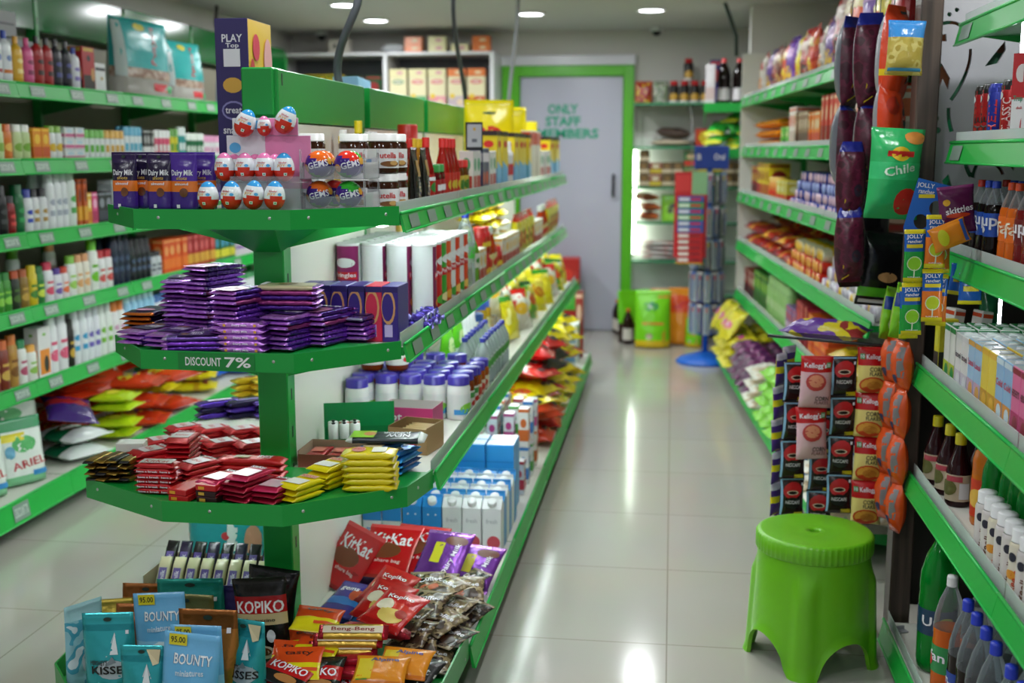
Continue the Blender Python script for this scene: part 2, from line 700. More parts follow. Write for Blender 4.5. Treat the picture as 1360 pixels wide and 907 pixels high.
WALLM = M('#c9c7c1', 0.6, 0, 3, 0.03)
struct('floor', MB().box(XL - .1, XR + .1, YF, YB + .1, -.1, 0, floor_mat()))
struct('ceiling', MB().box(XL - .1, XR + .1, YF, YB + .1, CEIL_Z, CEIL_Z + .1, M('#c4c4bf', 0.7)))
struct('wall_left', MB().box(XL - .1, XL, YF, YB + .1, 0, CEIL_Z, WALLM))
struct('wall_right', MB().box(XR, XR + .1, YF, YB + .1, 0, CEIL_Z, WALLM))
struct('wall_back', MB().box(XL, XR, YB, YB + .1, 0, CEIL_Z, WALLM))
struct('wall_return', MB().box(.47, XR, 7.72, 7.9, 0, CEIL_Z, M('#d3d1cc', 0.5)))

# staff door in the back wall
LAM = M('#b9bacb', 0.16)
LIME = M('#55b516', 0.3)
door = obj('door_1', MB().box(-1.175, -.388, YB - .035, YB - .004, .005, 1.955, LAM, .003))
door['kind'] = 'structure'
fr = MB()
fr.box(-1.316, -1.18, YB - .06, YB - .002, 0, 2.04, LIME, .003)
fr.box(-.383, -.303, YB - .06, YB - .002, 0, 2.04, LIME, .003)
fr.box(-1.18, -.383, YB - .06, YB - .002, 1.96, 2.04, LIME, .003)
obj('door_frame', fr, door)
obj('top_panel', MB().box(-1.33, -.297, YB - .055, YB - .002, 2.042, 2.118, M('#d5d5de', .3), .003), door)
hb = MB()
hb.tube([(-.451, YB - .036, 1.215), (-.451, YB - .075, 1.21), (-.451, YB - .075, 1.06), (-.451, YB - .036, 1.055)], .011, M('#1b1b20', .3, .6))
obj('handle', hb, door)
for s in ('ONLY', 'STAFF', 'MEMBERS'):
    text_geo(s, .035)
sb = MB()
TEAL = M('#0f9c77', 0.45)
for s, xc, zc, w in (('ONLY', -.845, 1.715, .235), ('STAFF', -.845, 1.622, .27), ('MEMBERS', -.81, 1.53, .48)):
    sb.decal(('t', s, xc, zc, w, .075, TEAL), 1, 1, lambda u, v, e: (u, YB - .0355 - e, v), True)
obj('door_sign', sb, door)

# ceiling downlights: the four in the picture, the same grid carried forward, plus one added lamp
CL = [(-2.045, 7.33), (-2.07, 8.22), (-.953, 7.97), (-.159, 7.86)]
GRID = [(x, y) for y in (6.2, 4.6, 3.0, 1.4, -.3) for x in (-.95, -.12)] + [(-2.05, 6.2), (-2.05, 1.4), (.95, 2.7)]  # last entry is no grid lamp: added unseen to brighten the cut-out screen
names = ['round ceiling downlight beside the conduit over the toiletries aisle', 'round ceiling downlight before the wall shelf unit', 'round ceiling downlight in front of the staff door',
         'round ceiling downlight before the glass wall shelves']
for i, (x, y) in enumerate(CL + GRID):
    ring = MB()
    ring.lathe([(.096, -.0), (.1, -.004), (.096, -.012), (.084, -.014), (.082, -.004)], M('#e4e4e2', .35), 24)
    o = obj('ceiling_light', ring, loc=(x, y, CEIL_Z))
    tag(o, names[i] if i < 4 else 'round ceiling downlight over the shop floor, outside the picture', 'light', 'recessed ceiling downlights')
    df = MB()
    df.lathe([(0, -.008), (.084, -.008)], EM('#f6faff', 14.0), 24)
    df.f = [tuple(reversed(f)) for f in df.f]
    obj('diffuser', df, o)
    ld = bpy.data.lights.new('downlight', 'AREA')
    ld.shape = 'DISK'
    ld.size = .16
    ld.energy = LAMP_W if i < 7 else LAMP_W * .65
    ld.color = (.95, .98, 1.0)
    lo = bpy.data.objects.new('lamp', ld)
    COL.objects.link(lo)
    lo.parent = o
    lo.location = (0, 0, -.02)

for (px, py, Y, lab) in ((872, 40, 9.0, 'white dome security camera above the glass wall shelves'), (427, 48, 9.0, 'white dome security camera above the back wall unit')):
    p = atY(px, py, Y)
    b = MB()
    b.lathe([(.045, 0), (.05, -.012), (.048, -.03), (0, -.03)], M('#d8d8d6', .4), 20)
    o = tag(obj('security_camera', b, loc=(p.x, Y, CEIL_Z)), lab, 'camera', 'ceiling security cameras')
    b = MB()
    b.lathe([(.034, -.03), (.032, -.045), (.02, -.06), (0, -.065)], M('#16161a', .1), 20)
    obj('lens_dome', b, o)

# ------------------------------------------------------------------ shelving
LIPG = M('#10ab3e', 0.36)
EDGE = M('#22c052', 0.28)
TAGM = M('#7d9185', 0.4)
TAGT = M('#c9d6cc', 0.5)
RISER = CLEAR('#eef3f2', .72, .12)
LED = EM('#f4f8ff', LED_E)


def shelf_root(name, label, loc=(0, 0, 0), rz=0):
    o = bpy.data.objects.new(name, None)
    COL.objects.link(o)
    o.location, o.rotation_euler = loc, (0, 0, rz)
    return tag(o, label, 'shelving')


def add_shelf(root, xe, xb, y0, y1, z, led=False, riser=True, tags=(), tagtext=None, lip=.045, deck=CREAM, under=GREEN, ledx=None):
    """one shelf of a bay: front edge at xe, back at xb; z = top of the deck"""
    s = 1 if xe > xb else -1
    b = MB()
    a0, a1 = sorted((xe - s * .004, xb))
    b.box(a0, a1, y0 + .002, y1 - .002, z - .022, z, under, 0, {'T': deck, 'D': under})
    for yy in (y0 + .006, y1 - .01):                       # end brackets
        pts = [(xe - s * .05, z - .022), (xb, z - .022), (xb, z - .085)]
        vs = [(x, yy + t, zz) for t in (0, .004) for x, zz in pts]
        b.add(vs, [(0, 1, 2), (5, 4, 3), (0, 3, 4, 1), (1, 4, 5, 2), (2, 5, 3, 0)], under)
    o = obj('shelf', b, root)
    l = MB()
    vs = []
    for yy in (y0 + .001, y1 - .001):
        vs += [(xe, yy, z + .008), (xe + s * .012, yy, z - lip + .008), (xe + s * .004, yy, z - lip + .006), (xe - s * .006, yy, z + .006)]
    fs = [(0, 1, 5, 4), (1, 2, 6, 5), (2, 3, 7, 6), (3, 0, 4, 7), (3, 2, 1, 0), (4, 5, 6, 7)]
    l.add(vs, fs if s > 0 else [tuple(reversed(f)) for f in fs], LIPG)
    l.tube([(xe, y0 + .001, z + .009), (xe, y1 - .001, z + .009)], .0045, EDGE, 6)
    l.tube([(xe + s * .012, y0 + .001, z - lip + .008), (xe + s * .012, y1 - .001, z - lip + .008)], .003, EDGE, 6)
    obj('shelf_lip', l, o)
    if riser:
        r = MB()
        a0, a1 = sorted((xe - s * .012, xe - s * .0135))
        r.box(a0, a1, y0 + .004, y1 - .004, z, z + .036, RISER)
        obj('clear_riser', r, o)
    for t in tags:
        g = MB()
        q = lambda u, v, e: (xe + s * (.0135 + e - .0118 * (v / lip)), t + s * u, z - lip + .008 + v)
        g.decal(('r', 0, .5, .105, .72, TAGM), 1, lip, q, True)
        if tagtext:
            g.decal(('t', tagtext, 0, .5, .085, .42, TAGT), 1, lip, q, True)
        obj('price_tag', g, o)
    if led:
        g = MB()
        lx = ledx if ledx is not None else xe - s * .07
        g.box(lx - .008, lx + .008, y0 + .06, y1 - .06, z - .03, z - .0225, LED)
        obj('led_strip', g, o)
    return o


def upright(root, x, y, h, w=.03, d=.05, m=GREEN):
    b = MB()
    b.box(x - d / 2, x + d / 2, y - w / 2, y + w / 2, 0, h, m, .003)
    for k in range(int(h / .1)):
        for sx in (-1, 1):
            b.box(x + sx * d / 2 - .0006, x + sx * d / 2 + .0006, y - .004, y + .004, .06 + k * .1, .09 + k * .1, BK)
    return obj('upright_post', b, root)


# centre gondola ----------------------------------------------------
GY = [2.86, 3.72, 4.64, 5.56, 6.48, 7.4]
GC = -1.01
GS = {'one': (-.665, 1.238), 'two': (-.66, .91), 'three': (-.585, .58)}
gond = shelf_root('gondola_shelving', 'green two-sided gondola shelving running down the middle of the shop')
for i, y in enumerate(GY):
    upright(gond, GC, y + .03 if i == 0 else y, 1.6, .06 if i == 0 else .03, .08 if i == 0 else .056)
for y0, y1 in zip(GY, GY[1:]):
    b = MB()
    b.box(GC - .028, GC + .028, y0 + .06, y1 - .017, .1, 1.47, M('#e6e4da', .35), .002)
    obj('back_panel', b, gond)
    b = MB()
    b.box(GC - .034, GC + .034, y0 + .06, y1 - .017, 1.472, 1.6, GREEN, .002)
    obj('header_panel', b, gond)
b = MB()
b.box(GC - .052, GC + .03, 2.85, 2.935, 1.485, 1.603, GREEN, .004)
obj('post_box', b, gond)
for k, (xe, z) in enumerate(GS.values()):
    for i, (y0, y1) in enumerate(zip(GY, GY[1:])):
        tg = [y0 + .12 + .23 * q for q in range(4)] if k < 2 else []
        add_shelf(gond, xe, GC + .03, y0, y1, z, True, True, tg)
        add_shelf(gond, 2 * GC - xe, GC - .03, y0, y1, z, True, False, [])
for i, (y0, y1) in enumerate(zip(GY, GY[1:])):
    add_shelf(gond, -.497, GC + .03, y0, y1, .115, False, False, [], None, .06)
    add_shelf(gond, 2 * GC + .497, GC - .03, y0, y1, .115, False, False, [], None, .06)
    b = MB()
    b.box(GC - .4, GC + .4, y0 + .02, y1 - .02, 0, .07, M('#2a2a2c', .6))
    obj('plinth', b, gond)


def tray(z, poly, lip, hop, sign=None, low=.024):
    """end tray bolted to the gondola post: deck, folded lip, gusset underneath"""
    b = MB()
    pin = [(x * .985 + GC * .015, min(y * .985 + 2.8 * .015, poly[0][1])) for x, y in poly]
    b.prism(pin, z - .014, z, GREEN)
    for k in range(len(poly) - 1):
        (x0, y0), (x1, y1) = poly[k], poly[k + 1]
        L = math.hypot(x1 - x0, y1 - y0)
        nx, ny = (y1 - y0) / L, -(x1 - x0) / L
        vs = []
        for x, y in ((x0, y0), (x1, y1)):
            vs += [(x, y, z - low), (x, y, z + lip), (x - nx * .005, y - ny * .005, z + lip), (x - nx * .005, y - ny * .005, z - low)]
        b.add(vs, [(0, 4, 5, 1), (1, 5, 6, 2), (2, 6, 7, 3), (3, 7, 4, 0)], GREEN)
    cx = GC
    if hop:
        y1 = poly[0][1]
        g = [(x * .55 + cx * .45, y * .75 + y1 * .25, z - .016) for x, y in poly]
        vs = g + [(cx + .035, y1, z - hop), (cx - .035, y1, z - hop)]
        n = len(g)
        fs = [(k, k + 1, n) if k >= n // 2 else (k, k + 1, n + 1) for k in range(n - 1)] + [(n // 2, n, n + 1)]
        b.add(vs, [tuple(reversed(f)) for f in fs], GREEN)
    o = obj('end_tray', b, gond)
    if hop:
        for xx in (poly[0][0] * .66 + cx * .34, poly[-1][0] * .62 + cx * .38):
            obj('led_strip', MB().box(xx - .004, xx + .004, 2.74, 2.848, z - .022, z - .0145, LED), o)
    mid = len(poly) // 2 - 1
    (x0, y0), (x1, y1) = poly[mid], poly[mid + 1]
    if sign:
        g = MB()
        L = math.hypot(x1 - x0, y1 - y0)
        H = lip + low - .004

        def mp(u, v, e):
            t = u / L
            return (x0 + (x1 - x0) * t, y0 + (y1 - y0) * t - .0006 - e, z - low + .002 + v)
        g.decal(('r', .5, .5, .5, .94, M('#1a7f36', .3)), L, H, mp, True)
        g.decal(('t', 'DISCOUNT', .415, .48, .235, .5, M('#dcdcdc', .5)), L, H, mp, True)
        g.decal(('t', '7%', .64, .48, .17, .6, M('#e6e6e6', .5)), L, H, mp, True)
        obj('discount_sign', g, o)
    for k in range(len(poly) - 1):
        (x0, y0), (x1, y1) = poly[k], poly[k + 1]
        L = math.hypot(x1 - x0, y1 - y0)
        if L < .15:
            continue
        nx, ny = (y1 - y0) / L, -(x1 - x0) / L
        for t in ((.16, .87) if L > .3 else (.4,)):
            g = MB()
            g.lathe([(.0042, 0), (.003, .0016), (0, .002)], M('#bfc4c0', .3, .8), 8)
            g.xf(Matrix.Translation((x0 + (x1 - x0) * t, y0 + (y1 - y0) * t, z - low * .3)) @ Vector((nx, ny, 0)).to_track_quat('Z', 'Y').to_matrix().to_4x4())
            obj('screw', g, o)
    return o


T1 = [(-1.43, 2.855), (-1.25, 2.62), (-.87, 2.62), (-.668, 2.855)]
T2 = [(-1.43, 2.855), (-1.26, 2.64), (-.875, 2.63), (-.668, 2.855)]
T3 = [(-1.44, 2.855), (-1.43, 2.66), (-1.16, 2.5), (-.87, 2.5), (-.62, 2.69), (-.59, 2.855)]
T4 = [(-1.5, 2.855), (-1.47, 2.53), (-1.2, 2.2), (-.8, 2.2), (-.51, 2.5), (-.5, 2.855)]
ZT1, ZT2, ZT3, ZT4 = 1.257, .919, .589, .115
tray(ZT1, T1, .008, .11, None, .038)
tray(ZT2, T2, .008, .05, True, .038)
tray(ZT3, T3, .008, .05, None, .042)
tray(ZT4, T4, .05, 0)

# toiletries shelving along the left wall -------------------------------
LY = [3.345 + .87 * k for k in range(7)]
LZ = {'top': 1.645, 'second': 1.358, 'third': 1.08, 'fourth': .793, 'fifth': .502}
LX, LXB = -2.45, -2.86
lsh = shelf_root('toiletries_shelving', 'green wall shelving for toiletries along the left wall')
for y in LY:
    upright(lsh, LXB, y, 2.1)
for i, (y0, y1) in enumerate(zip(LY, LY[1:])):
    b = MB()
    b.box(LXB - .02, LXB - .012, y0 + .016, y1 - .016, .12, 1.9, M('#8f8a78', .5))
    obj('back_panel', b, lsh)
    b = MB()
    b.box(LXB - .03, LXB + .02, y0 + .016, y1 - .016, 1.93, 2.13, M('#0d6e2e', .15), .003)
    obj('header_panel', b, lsh)
    for k, z in enumerate(LZ.values()):
        tg = [y0 + .14 + .31 * q for q in range(3)] if i < 4 else [y0 + .2, y0 + .6]
        add_shelf(lsh, LX, LXB + .03, y0, y1, z, False, False, tg, 'DISCOUNT 8%', .055, M('#d0cfc4', .45))
    add_shelf(lsh, -2.33, LXB + .03, y0, y1, .14, False, False, [y0 + .5], 'DISCOUNT 7%', .085, M('#d0cfc4', .45))
    b = MB()
    for yy in (y0 + .05, y1 - .1):
        b.box(-2.46, -2.42, yy, yy + .05, 0, .06, GREEN, .003)
    b.box(LXB, -2.75, y0 + .02, y1 - .02, 0, .118, M('#1c1c1e', .6))
    obj('plinth', b, lsh)

# snack shelving on the right, turned a little towards the aisle -----------
SA = math.atan(.066)
SO = Vector((.42, 7.66, 0))
RZ = {'top': 1.708, 'second': 1.408, 'third': 1.128, 'fourth': .825, 'fifth': .51}
rsh = shelf_root('snack_shelving', 'green shelving full of snacks along the right side of the aisle', SO, SA)
for i in range(4):
    y1, y0 = -.92 * i, -.92 * (i + 1)
    b = MB()
    b.box(.412, .42, y0 + .016, y1 - .016, .1, 2.0, M('#d6d4cb', .4))
    obj('back_panel', b, rsh)
    for k, z in enumerate(RZ.values()):
        add_shelf(rsh, 0 if k != 1 else .02, .4, y0, y1, z, False, True, [y0 + .15 + .3 * q for q in range(3)] if k < 3 else [], None, .05)
    add_shelf(rsh, -.1, .4, y0, y1, .105, False, True, [], None, .055)
for i in range(5):
    upright(rsh, .405, -.92 * i + (.02 if i == 4 else -.02 if i == 0 else 0), 2.0)
b = MB()
b.box(-.0, .42, .004, .016, .1, 2.0, M('#e2e0da', .4))
obj('side_panel', b, rsh)

# drinks rack at the near right --------------------------------------------
DY = [1.45, 2.37, 3.29]
DZ = {'top': (.735, 1.715), 'second': (.73, 1.412), 'third': (.725, 1.127), 'fourth': (.675, .815), 'fifth': (.67, .508)}
drk = shelf_root('drinks_rack', 'green rack of drinks and juice at the near right')
for y0, y1 in zip(DY, DY[1:]):
    for k, (xe, z) in enumerate(DZ.values()):
        o = add_shelf(drk, xe, 1.16, y0, y1, z, False, True, [y1 - .1] if k < 2 else [], None, .052)
        if k in (0, 2):
            g = MB()
            g.box(xe + .043, xe + .049, y1 - .42, y1 - .414, z - .13, z - .024, LED)
            obj('led_strip', g, o)
    add_shelf(drk, .622, 1.16, y0, y1, .075, False, True, [], None, .06)
    b = MB()
    b.box(1.17, 1.178, y0 + .016, y1 - .016, .1, 2.1, M('#cfcdc4', .4))
    obj('back_panel', b, drk)
for y in DY:
    upright(drk, 1.165, y - .02, 2.1)

# dark wood post and cut-out screen between the two
WOOD = M('#3a2c25', 0.45, 0, 14, .12)


def wood():
    m, nt, b = _new('dark_wood')
    tc = nt.nodes.new('ShaderNodeTexCoord')
    mp = nt.nodes.new('ShaderNodeMapping')
    mp.inputs['Scale'].default_value = (22, 22, 1.2)
    n = nt.nodes.new('ShaderNodeTexNoise')
    n.inputs['Scale'].default_value = 2.2
    n.inputs['Detail'].default_value = 6
    r = nt.nodes.new('ShaderNodeValToRGB')
    r.color_ramp.elements[0].color = lin('#2b211c')
    r.color_ramp.elements[1].color = lin('#5a4a41')
    r.color_ramp.elements[0].position, r.color_ramp.elements[1].position = .3, .72
    nt.links.new(tc.outputs['Object'], mp.inputs[0])
    nt.links.new(mp.outputs[0], n.inputs['Vector'])
    nt.links.new(n.outputs['Fac'], r.inputs[0])
    nt.links.new(r.outputs[0], b.inputs['Base Color'])
    b.inputs['Roughness'].default_value = .42
    return m


WOOD = wood()
o = obj('wooden_post', MB().box(.642, .7, 3.32, 3.405, 0, CEIL_Z - .002, WOOD, .004))
tag(o, 'dark brown wooden post between the snack shelving and the drinks rack', 'post')
# the screen: white board with plant shaped openings, green board behind
scr = MB()
SX0, SX1, SY, SZ0 = .69, 1.3, 3.42, 1.2
HOLES = []


def hole_poly(pts):
    HOLES.append(pts)


def px2(px, py):
    p = atY(px, py, SY)
    return (p.x, p.z)


def stroke(pts, w0, w1):
    n = len(pts)
    Lf, Rt = [], []
    for i, (x, y) in enumerate(pts):
        a, c = pts[max(0, i - 1)], pts[min(n - 1, i + 1)]
        dx, dy = c[0] - a[0], c[1] - a[1]
        L = math.hypot(dx, dy)
        w = (w0 + (w1 - w0) * i / (n - 1)) / 2
        Lf.append((x - dy / L * w, y + dx / L * w))
        Rt.append((x + dy / L * w, y - dx / L * w))
    hole_poly([px2(*q) for q in Lf + Rt[::-1]])


def circ(cx, cy, r):
    hole_poly([px2(cx + r * math.cos(2 * PI * k / 14), cy + r * math.sin(2 * PI * k / 14)) for k in range(14)])


def bez(a, b_, c, n=9):
    return [((1 - t) ** 2 * a[0] + 2 * t * (1 - t) * b_[0] + t * t * c[0], (1 - t) ** 2 * a[1] + 2 * t * (1 - t) * b_[1] + t * t * c[1]) for t in [k / (n - 1) for k in range(n)]]


stroke(bez((1252, 31), (1280, 24), (1287, 54)), 5, 4)
stroke(bez((1289, 65), (1290, 95), (1263, 133)), 4, 5)
stroke(bez((1260, 143), (1259, 160), (1264, 175)), 5, 6)
stroke(bez((1247, 36), (1240, 52), (1257, 50)), 4, 10)
stroke(bez((1300, 28), (1292, 42), (1303, 46)), 6, 4)
stroke(bez((1309, 47), (1322, 40), (1313, 27)), 4, 6)
hole_poly([px2(*q) for q in ((1250, 83), (1242, 105), (1247, 119), (1252, 105), (1259, 119), (1262, 104))])
hole_poly([px2(*q) for q in ((1335, 54), (1318, 75), (1308, 88), (1325, 84), (1336, 66))])
for c in ((1249, 23, 3), (1261, 19, 3), (1271, 13, 3), (1241, 140, 3.2), (1243, 157, 4.6), (1245, 173, 4.5)):
    circ(*c)
hole_poly([px2(*q) for q in ((1266, 186), (1276, 188), (1290, 204), (1284, 207), (1272, 202))])
stroke(bez((1282, 213), (1284, 226), (1290, 234)), 6, 7)
stroke(bez((1312, 200), (1296, 214), (1292, 236)), 3, 6)
stroke(bez((1322, 218), (1330, 224), (1332, 232)), 5, 4)
hole_poly([px2(*q) for q in ((1326, 212), (1336, 199), (1334, 208), (1330, 213))])
hole_poly([px2(*q) for q in ((1342, 222), (1344, 212), (1348, 220), (1346, 227))])
hole_poly([px2(*q) for q in ((1251, 240), (1260, 231), (1266, 252), (1258, 258))])


def inside(p, poly):
    c = False
    for k in range(len(poly)):
        (x0, y0), (x1, y1) = poly[k], poly[k - 1]
        if (y0 > p[1]) != (y1 > p[1]) and p[0] < (x1 - x0) * (p[1] - y0) / (y1 - y0) + x0:
            c = not c
    return c


def cut_panel(x0, x1, z0, z1, y0, y1, holes, m):
    """board with through holes: constrained triangulation, triangles inside a hole dropped, edges walled"""
    from mathutils.geometry import delaunay_2d_cdt
    pts, eds = [], []
    for pl in [[(x0, z0), (x1, z0), (x1, z1), (x0, z1)]] + holes:
        o = len(pts)
        pts += [Vector(q) for q in pl]
        eds += [(o + k, o + (k + 1) % len(pl)) for k in range(len(pl))]
    vs, _, fs = delaunay_2d_cdt(pts, eds, [], 0, 1e-5)[:3]
    keep = []
    for f in fs:
        c = sum((vs[i] for i in f), Vector((0, 0))) / len(f)
        if not any(inside(c, h) for h in holes):
            keep.append(tuple(f))
    cnt = {}
    for f in keep:
        for k in range(len(f)):
            cnt[(f[k], f[(k + 1) % len(f)])] = 1
    n = len(vs)
    V = [(v.x, y0, v.y) for v in vs] + [(v.x, y1, v.y) for v in vs]
    FS = keep + [tuple(n + i for i in reversed(f)) for f in keep]
    FS += [(b_, a, n + a, n + b_) for (a, b_) in cnt if (b_, a) not in cnt]
    return MB().add(V, FS, m)


scr = obj('cutout_screen', cut_panel(SX0, SX1, SZ0, CEIL_Z - .002, SY, SY + .012, HOLES, M('#c9c8cf', .35)))
tag(scr, 'white partition screen with plant shaped cut-outs behind the drinks rack', 'screen')
o = obj('backing_board', MB().box(SX0, SX1, SY + .05, SY + .058, SZ0, 2.1, PR('#2aa86c', '#2f6a4a', '#7a4a2c', 6, .5, 0)), scr)
obj('lower_board', MB().box(SX0, SX1, SY + .002, SY + .02, .08, 1.198, M('#2b2420', .5)), scr)

# ------------------------------------------------------------------ sweets on the end trays
PUR, PURD, PURL = FO('#8844cc', .2, .7, 1.0, 80), FO('#4a2084', .2, .6, 1.0, 80), FO('#d890f4', .18, .7, 1.0, 80)
RED, REDD = FO('#c01a22', .3, .3), FO('#7d0f22', .3, .3)
YEL = FI('#e6d012')
TXW = M('#e9e6ee', .4)
ORG = M('#e0701a', .35)
GOLD = FO('#b98a2e', .28, .8)
SCREENS = {}


def stack(t, x, y, z, n, label, grp, cat='chocolate bar', rz=0.0, jit=.004, jr=.06, dz=None, tops=None, where='', lean=0.0):
    """n bars lying on one another; label gets its place counted from the top"""
    dz = dz or (t[0] if isinstance(t, list) else t).h * 1.04
    for k in range(n):
        tt = (tops if tops and k == n - 1 else t)
        tt = tt[k % len(tt)] if isinstance(tt, list) else tt
        pos = '' if n == 1 else ('topmost of its stack' if k == n - 1 else 'lowest of its stack' if k == 0 else ORD[n - k] + ' from the top')
        place(tt, (x + R.uniform(-jit, jit) + lean * k, y + R.uniform(-jit, jit), z + k * dz), label + (', ' + pos if pos else '') + ', ' + where, cat, grp, rz + R.uniform(-jr, jr))


def cx(px, py, Y):
    return atY(px, py, Y).x


def ztop(px, py, Y):
    return atY(px, py, Y).z


# tray one: chocolate pouches, eggs, candy balls, hazelnut spread
b_ = dict(name='chocolate_pouch', w=.066, h=.138, t=.032, stand=True, seal=(0, .16), wrk=.0018)
pc = [(0, .3, FI('#3f2080')), (.3, .52, ORG), (.52, .84, FI('#1d0f38')), (.84, 1, FI('#2a1648'))]
dc = [('t', 'Dairy Milk', 0, .63, .8, .13, TXW), ('t', 'shots', 0, .55, .4, .06, M('#c9a24a', .4)), ('e', .1, .3, .3, .16, M('#6b3a1c', .4)), ('r', -.1, .06, .12, .06, TXW), ('t', 'almond', 0, .45, .5, .05, TXW)]
poA = pouch(front=FI('#3f2080'), bands=pc, dec=dc, hole=True, **b_)
b_['k'] = 2.3
b_['w'] = .072
poB = pouch(front=FI('#3f2080'), bands=pc[:2] + [(.52, 1, FI('#4d2a96'))], dec=dc, **b_)
zt = ZT1 + .001
for i, (px, Y, t, l) in enumerate(((166, 2.76, poA, 'dark purple almond chocolate pouch at the outer end of the top tray'), (188, 2.80, poA, 'dark purple almond chocolate pouch, second from the outer end of the top tray'),
                                   (213, 2.755, poA, 'dark purple almond chocolate pouch, third from the outer end of the top tray'), (245, 2.75, poB, 'bright purple almond chocolate pouch beside the lowest eggs'),
                                   (270, 2.815, poB, 'bright purple almond chocolate pouch half behind the lowest eggs'))):
    place(t, (cx(px, 250, Y), Y, zt), l, 'chocolate pouch', 'almond chocolate pouches on the top tray', R.uniform(-.15, .1), R.uniform(-.03, .03))


def eggfn(top):
    wb, rd = M('#eef0f4', .2), M('#d8301c', .22)

    def fn(a, z, i):
        q = z / .07
        if q > .78:
            return top
        return wb if q > .44 + .07 * math.sin(2 * a + 1) else rd
    return fn


EGT = [('t', 'kinder', -.02, .66, .42, .07, M('#c8202a', .4)), ('t', 'JOY', -.1, .55, .42, .11, M('#e8a413', .4)), ('e', .3, .56, .2, .1, M('#4aa7e0', .4)), ('r', .1, .26, .16, .1, M('#dfe6d8', .5)), ('e', .1, .26, .07, .05, M('#1c8b3a', .5))]
eggB = ball('chocolate_egg', .0255, eggfn(M('#3c9fe0', .18)), 20, 14, .22, EGT, .07)
eggP = ball('chocolate_egg', .0255, eggfn(M('#e77fb4', .18)), 20, 14, .22, EGT, .07)
disp = MB()
CLR = CLEAR('#f4f4f6', .9, .06)
x0, x1 = cx(268, 250, 2.7), cx(392, 250, 2.7)
disp.box(x0 + .055, x1 - .002, 2.742, 2.80, ZT1 + .001, ZT1 + .0025, CLR)
disp.box(x0 + .055, x1 - .002, 2.742, 2.744, ZT1 + .001, ZT1 + .066, CLR)
disp.box(x0 + .055, x1 - .002, 2.742, 2.815, ZT1 + .066, ZT1 + .068, CLR)
disp.box(x0 + .055, x1 - .002, 2.742, 2.7435, ZT1 + .068, ZT1 + .082, CLR)
dz1 = ZT1 + .068
pk = MB()
c0, c1 = cx(300, 150, 2.835), cx(412, 150, 2.835)
pk.box(c0, c1, 2.832, 2.835, ZT1 + .001, ZT1 + .18, M('#e3e4ea', .4), .0008)
pk.box(c0 + .1, c1, 2.8305, 2.832, ZT1 + .05, ZT1 + .179, M('#e58ab8', .4))
pk.box(c0 + .018, c1 - .03, 2.828, 2.8335, ZT1 + .18, ZT1 + .222, M('#e3e4ea', .4), .0008)
pk.box(c0 + .098, c1 - .03, 2.8272, 2.828, ZT1 + .18, ZT1 + .221, M('#e58ab8', .4))
pk.decal(('e', 0, 0, .03, .026, M('#58b2e6', .4)), 1, 1, lambda u, v, e: (c0 + .022 + u, 2.8318 - e, ZT1 + .15 + v), True)
pk.decal(('e', 0, 0, .026, .022, M('#58b2e6', .4)), 1, 1, lambda u, v, e: (c0 + .084 + u, 2.8278 - e, ZT1 + .205 + v), True)
o = obj('egg_display', disp)
tag(o, 'clear stepped egg display with white and pink back card on the top tray', 'display')
obj('back_card', pk, o)
for i, px in enumerate((276, 306, 334, 363)):
    place(eggB, (cx(px, 250, 2.70), 2.70, zt), 'blue topped chocolate egg, %s from the pouches in the lowest front row' % ORD[i + 1], 'chocolate egg', 'chocolate eggs in the lowest row', R.uniform(-.3, .3), 0, (0, .1, .22, .12)[i] * .6)
for i, px in enumerate((298, 325, 351, 377)):
    place(eggB if i == 3 else eggP, (cx(px, 210, 2.768), 2.768, dz1 + .0005), ('blue topped chocolate egg at the candy ball end of the upper egg row' if i == 3 else 'pink topped chocolate egg, %s from the pouches in the upper egg row' % ORD[i + 1]), 'chocolate egg', 'chocolate eggs on the display step', R.uniform(-.25, .25))
for i, px in enumerate((311, 339, 365)):
    place(eggP, (cx(px, 210, 2.806), 2.806, dz1 + .0005), 'pink topped chocolate egg behind the upper egg row, %s from the pouches' % ORD[i + 1], 'chocolate egg', 'pink chocolate eggs behind the upper row', R.uniform(-.25, .25), 0, 0, .95)
for i, (px, py, t, l) in enumerate(((325, 168, eggB, 'tilted blue topped egg fixed on the white half of the back card'), (378, 164, eggB, 'tilted blue topped egg fixed on the pink half of the back card'), (348, 162, eggP, 'small pink topped egg between the two tilted eggs on the back card'))):
    p = atY(px, py, 2.798)
    place(t, (p.x - (.012 if i < 2 else 0), 2.80 if i < 2 else 2.812, p.z - .034), l, 'chocolate egg', None, .1, 0, (.38, .42, 0)[i], 1.0 if i < 2 else .7)

# candy balls in two clear trays
GP = M('#3a1d7d', .15)


def gem(c1):
    c = M(c1, .15)

    def fn(a, z, i):
        q = z / .067 + .16 * math.sin(a + .6)
        return c if q > .74 else GP if q > .2 else M('#2b8c3c', .15)
    return fn


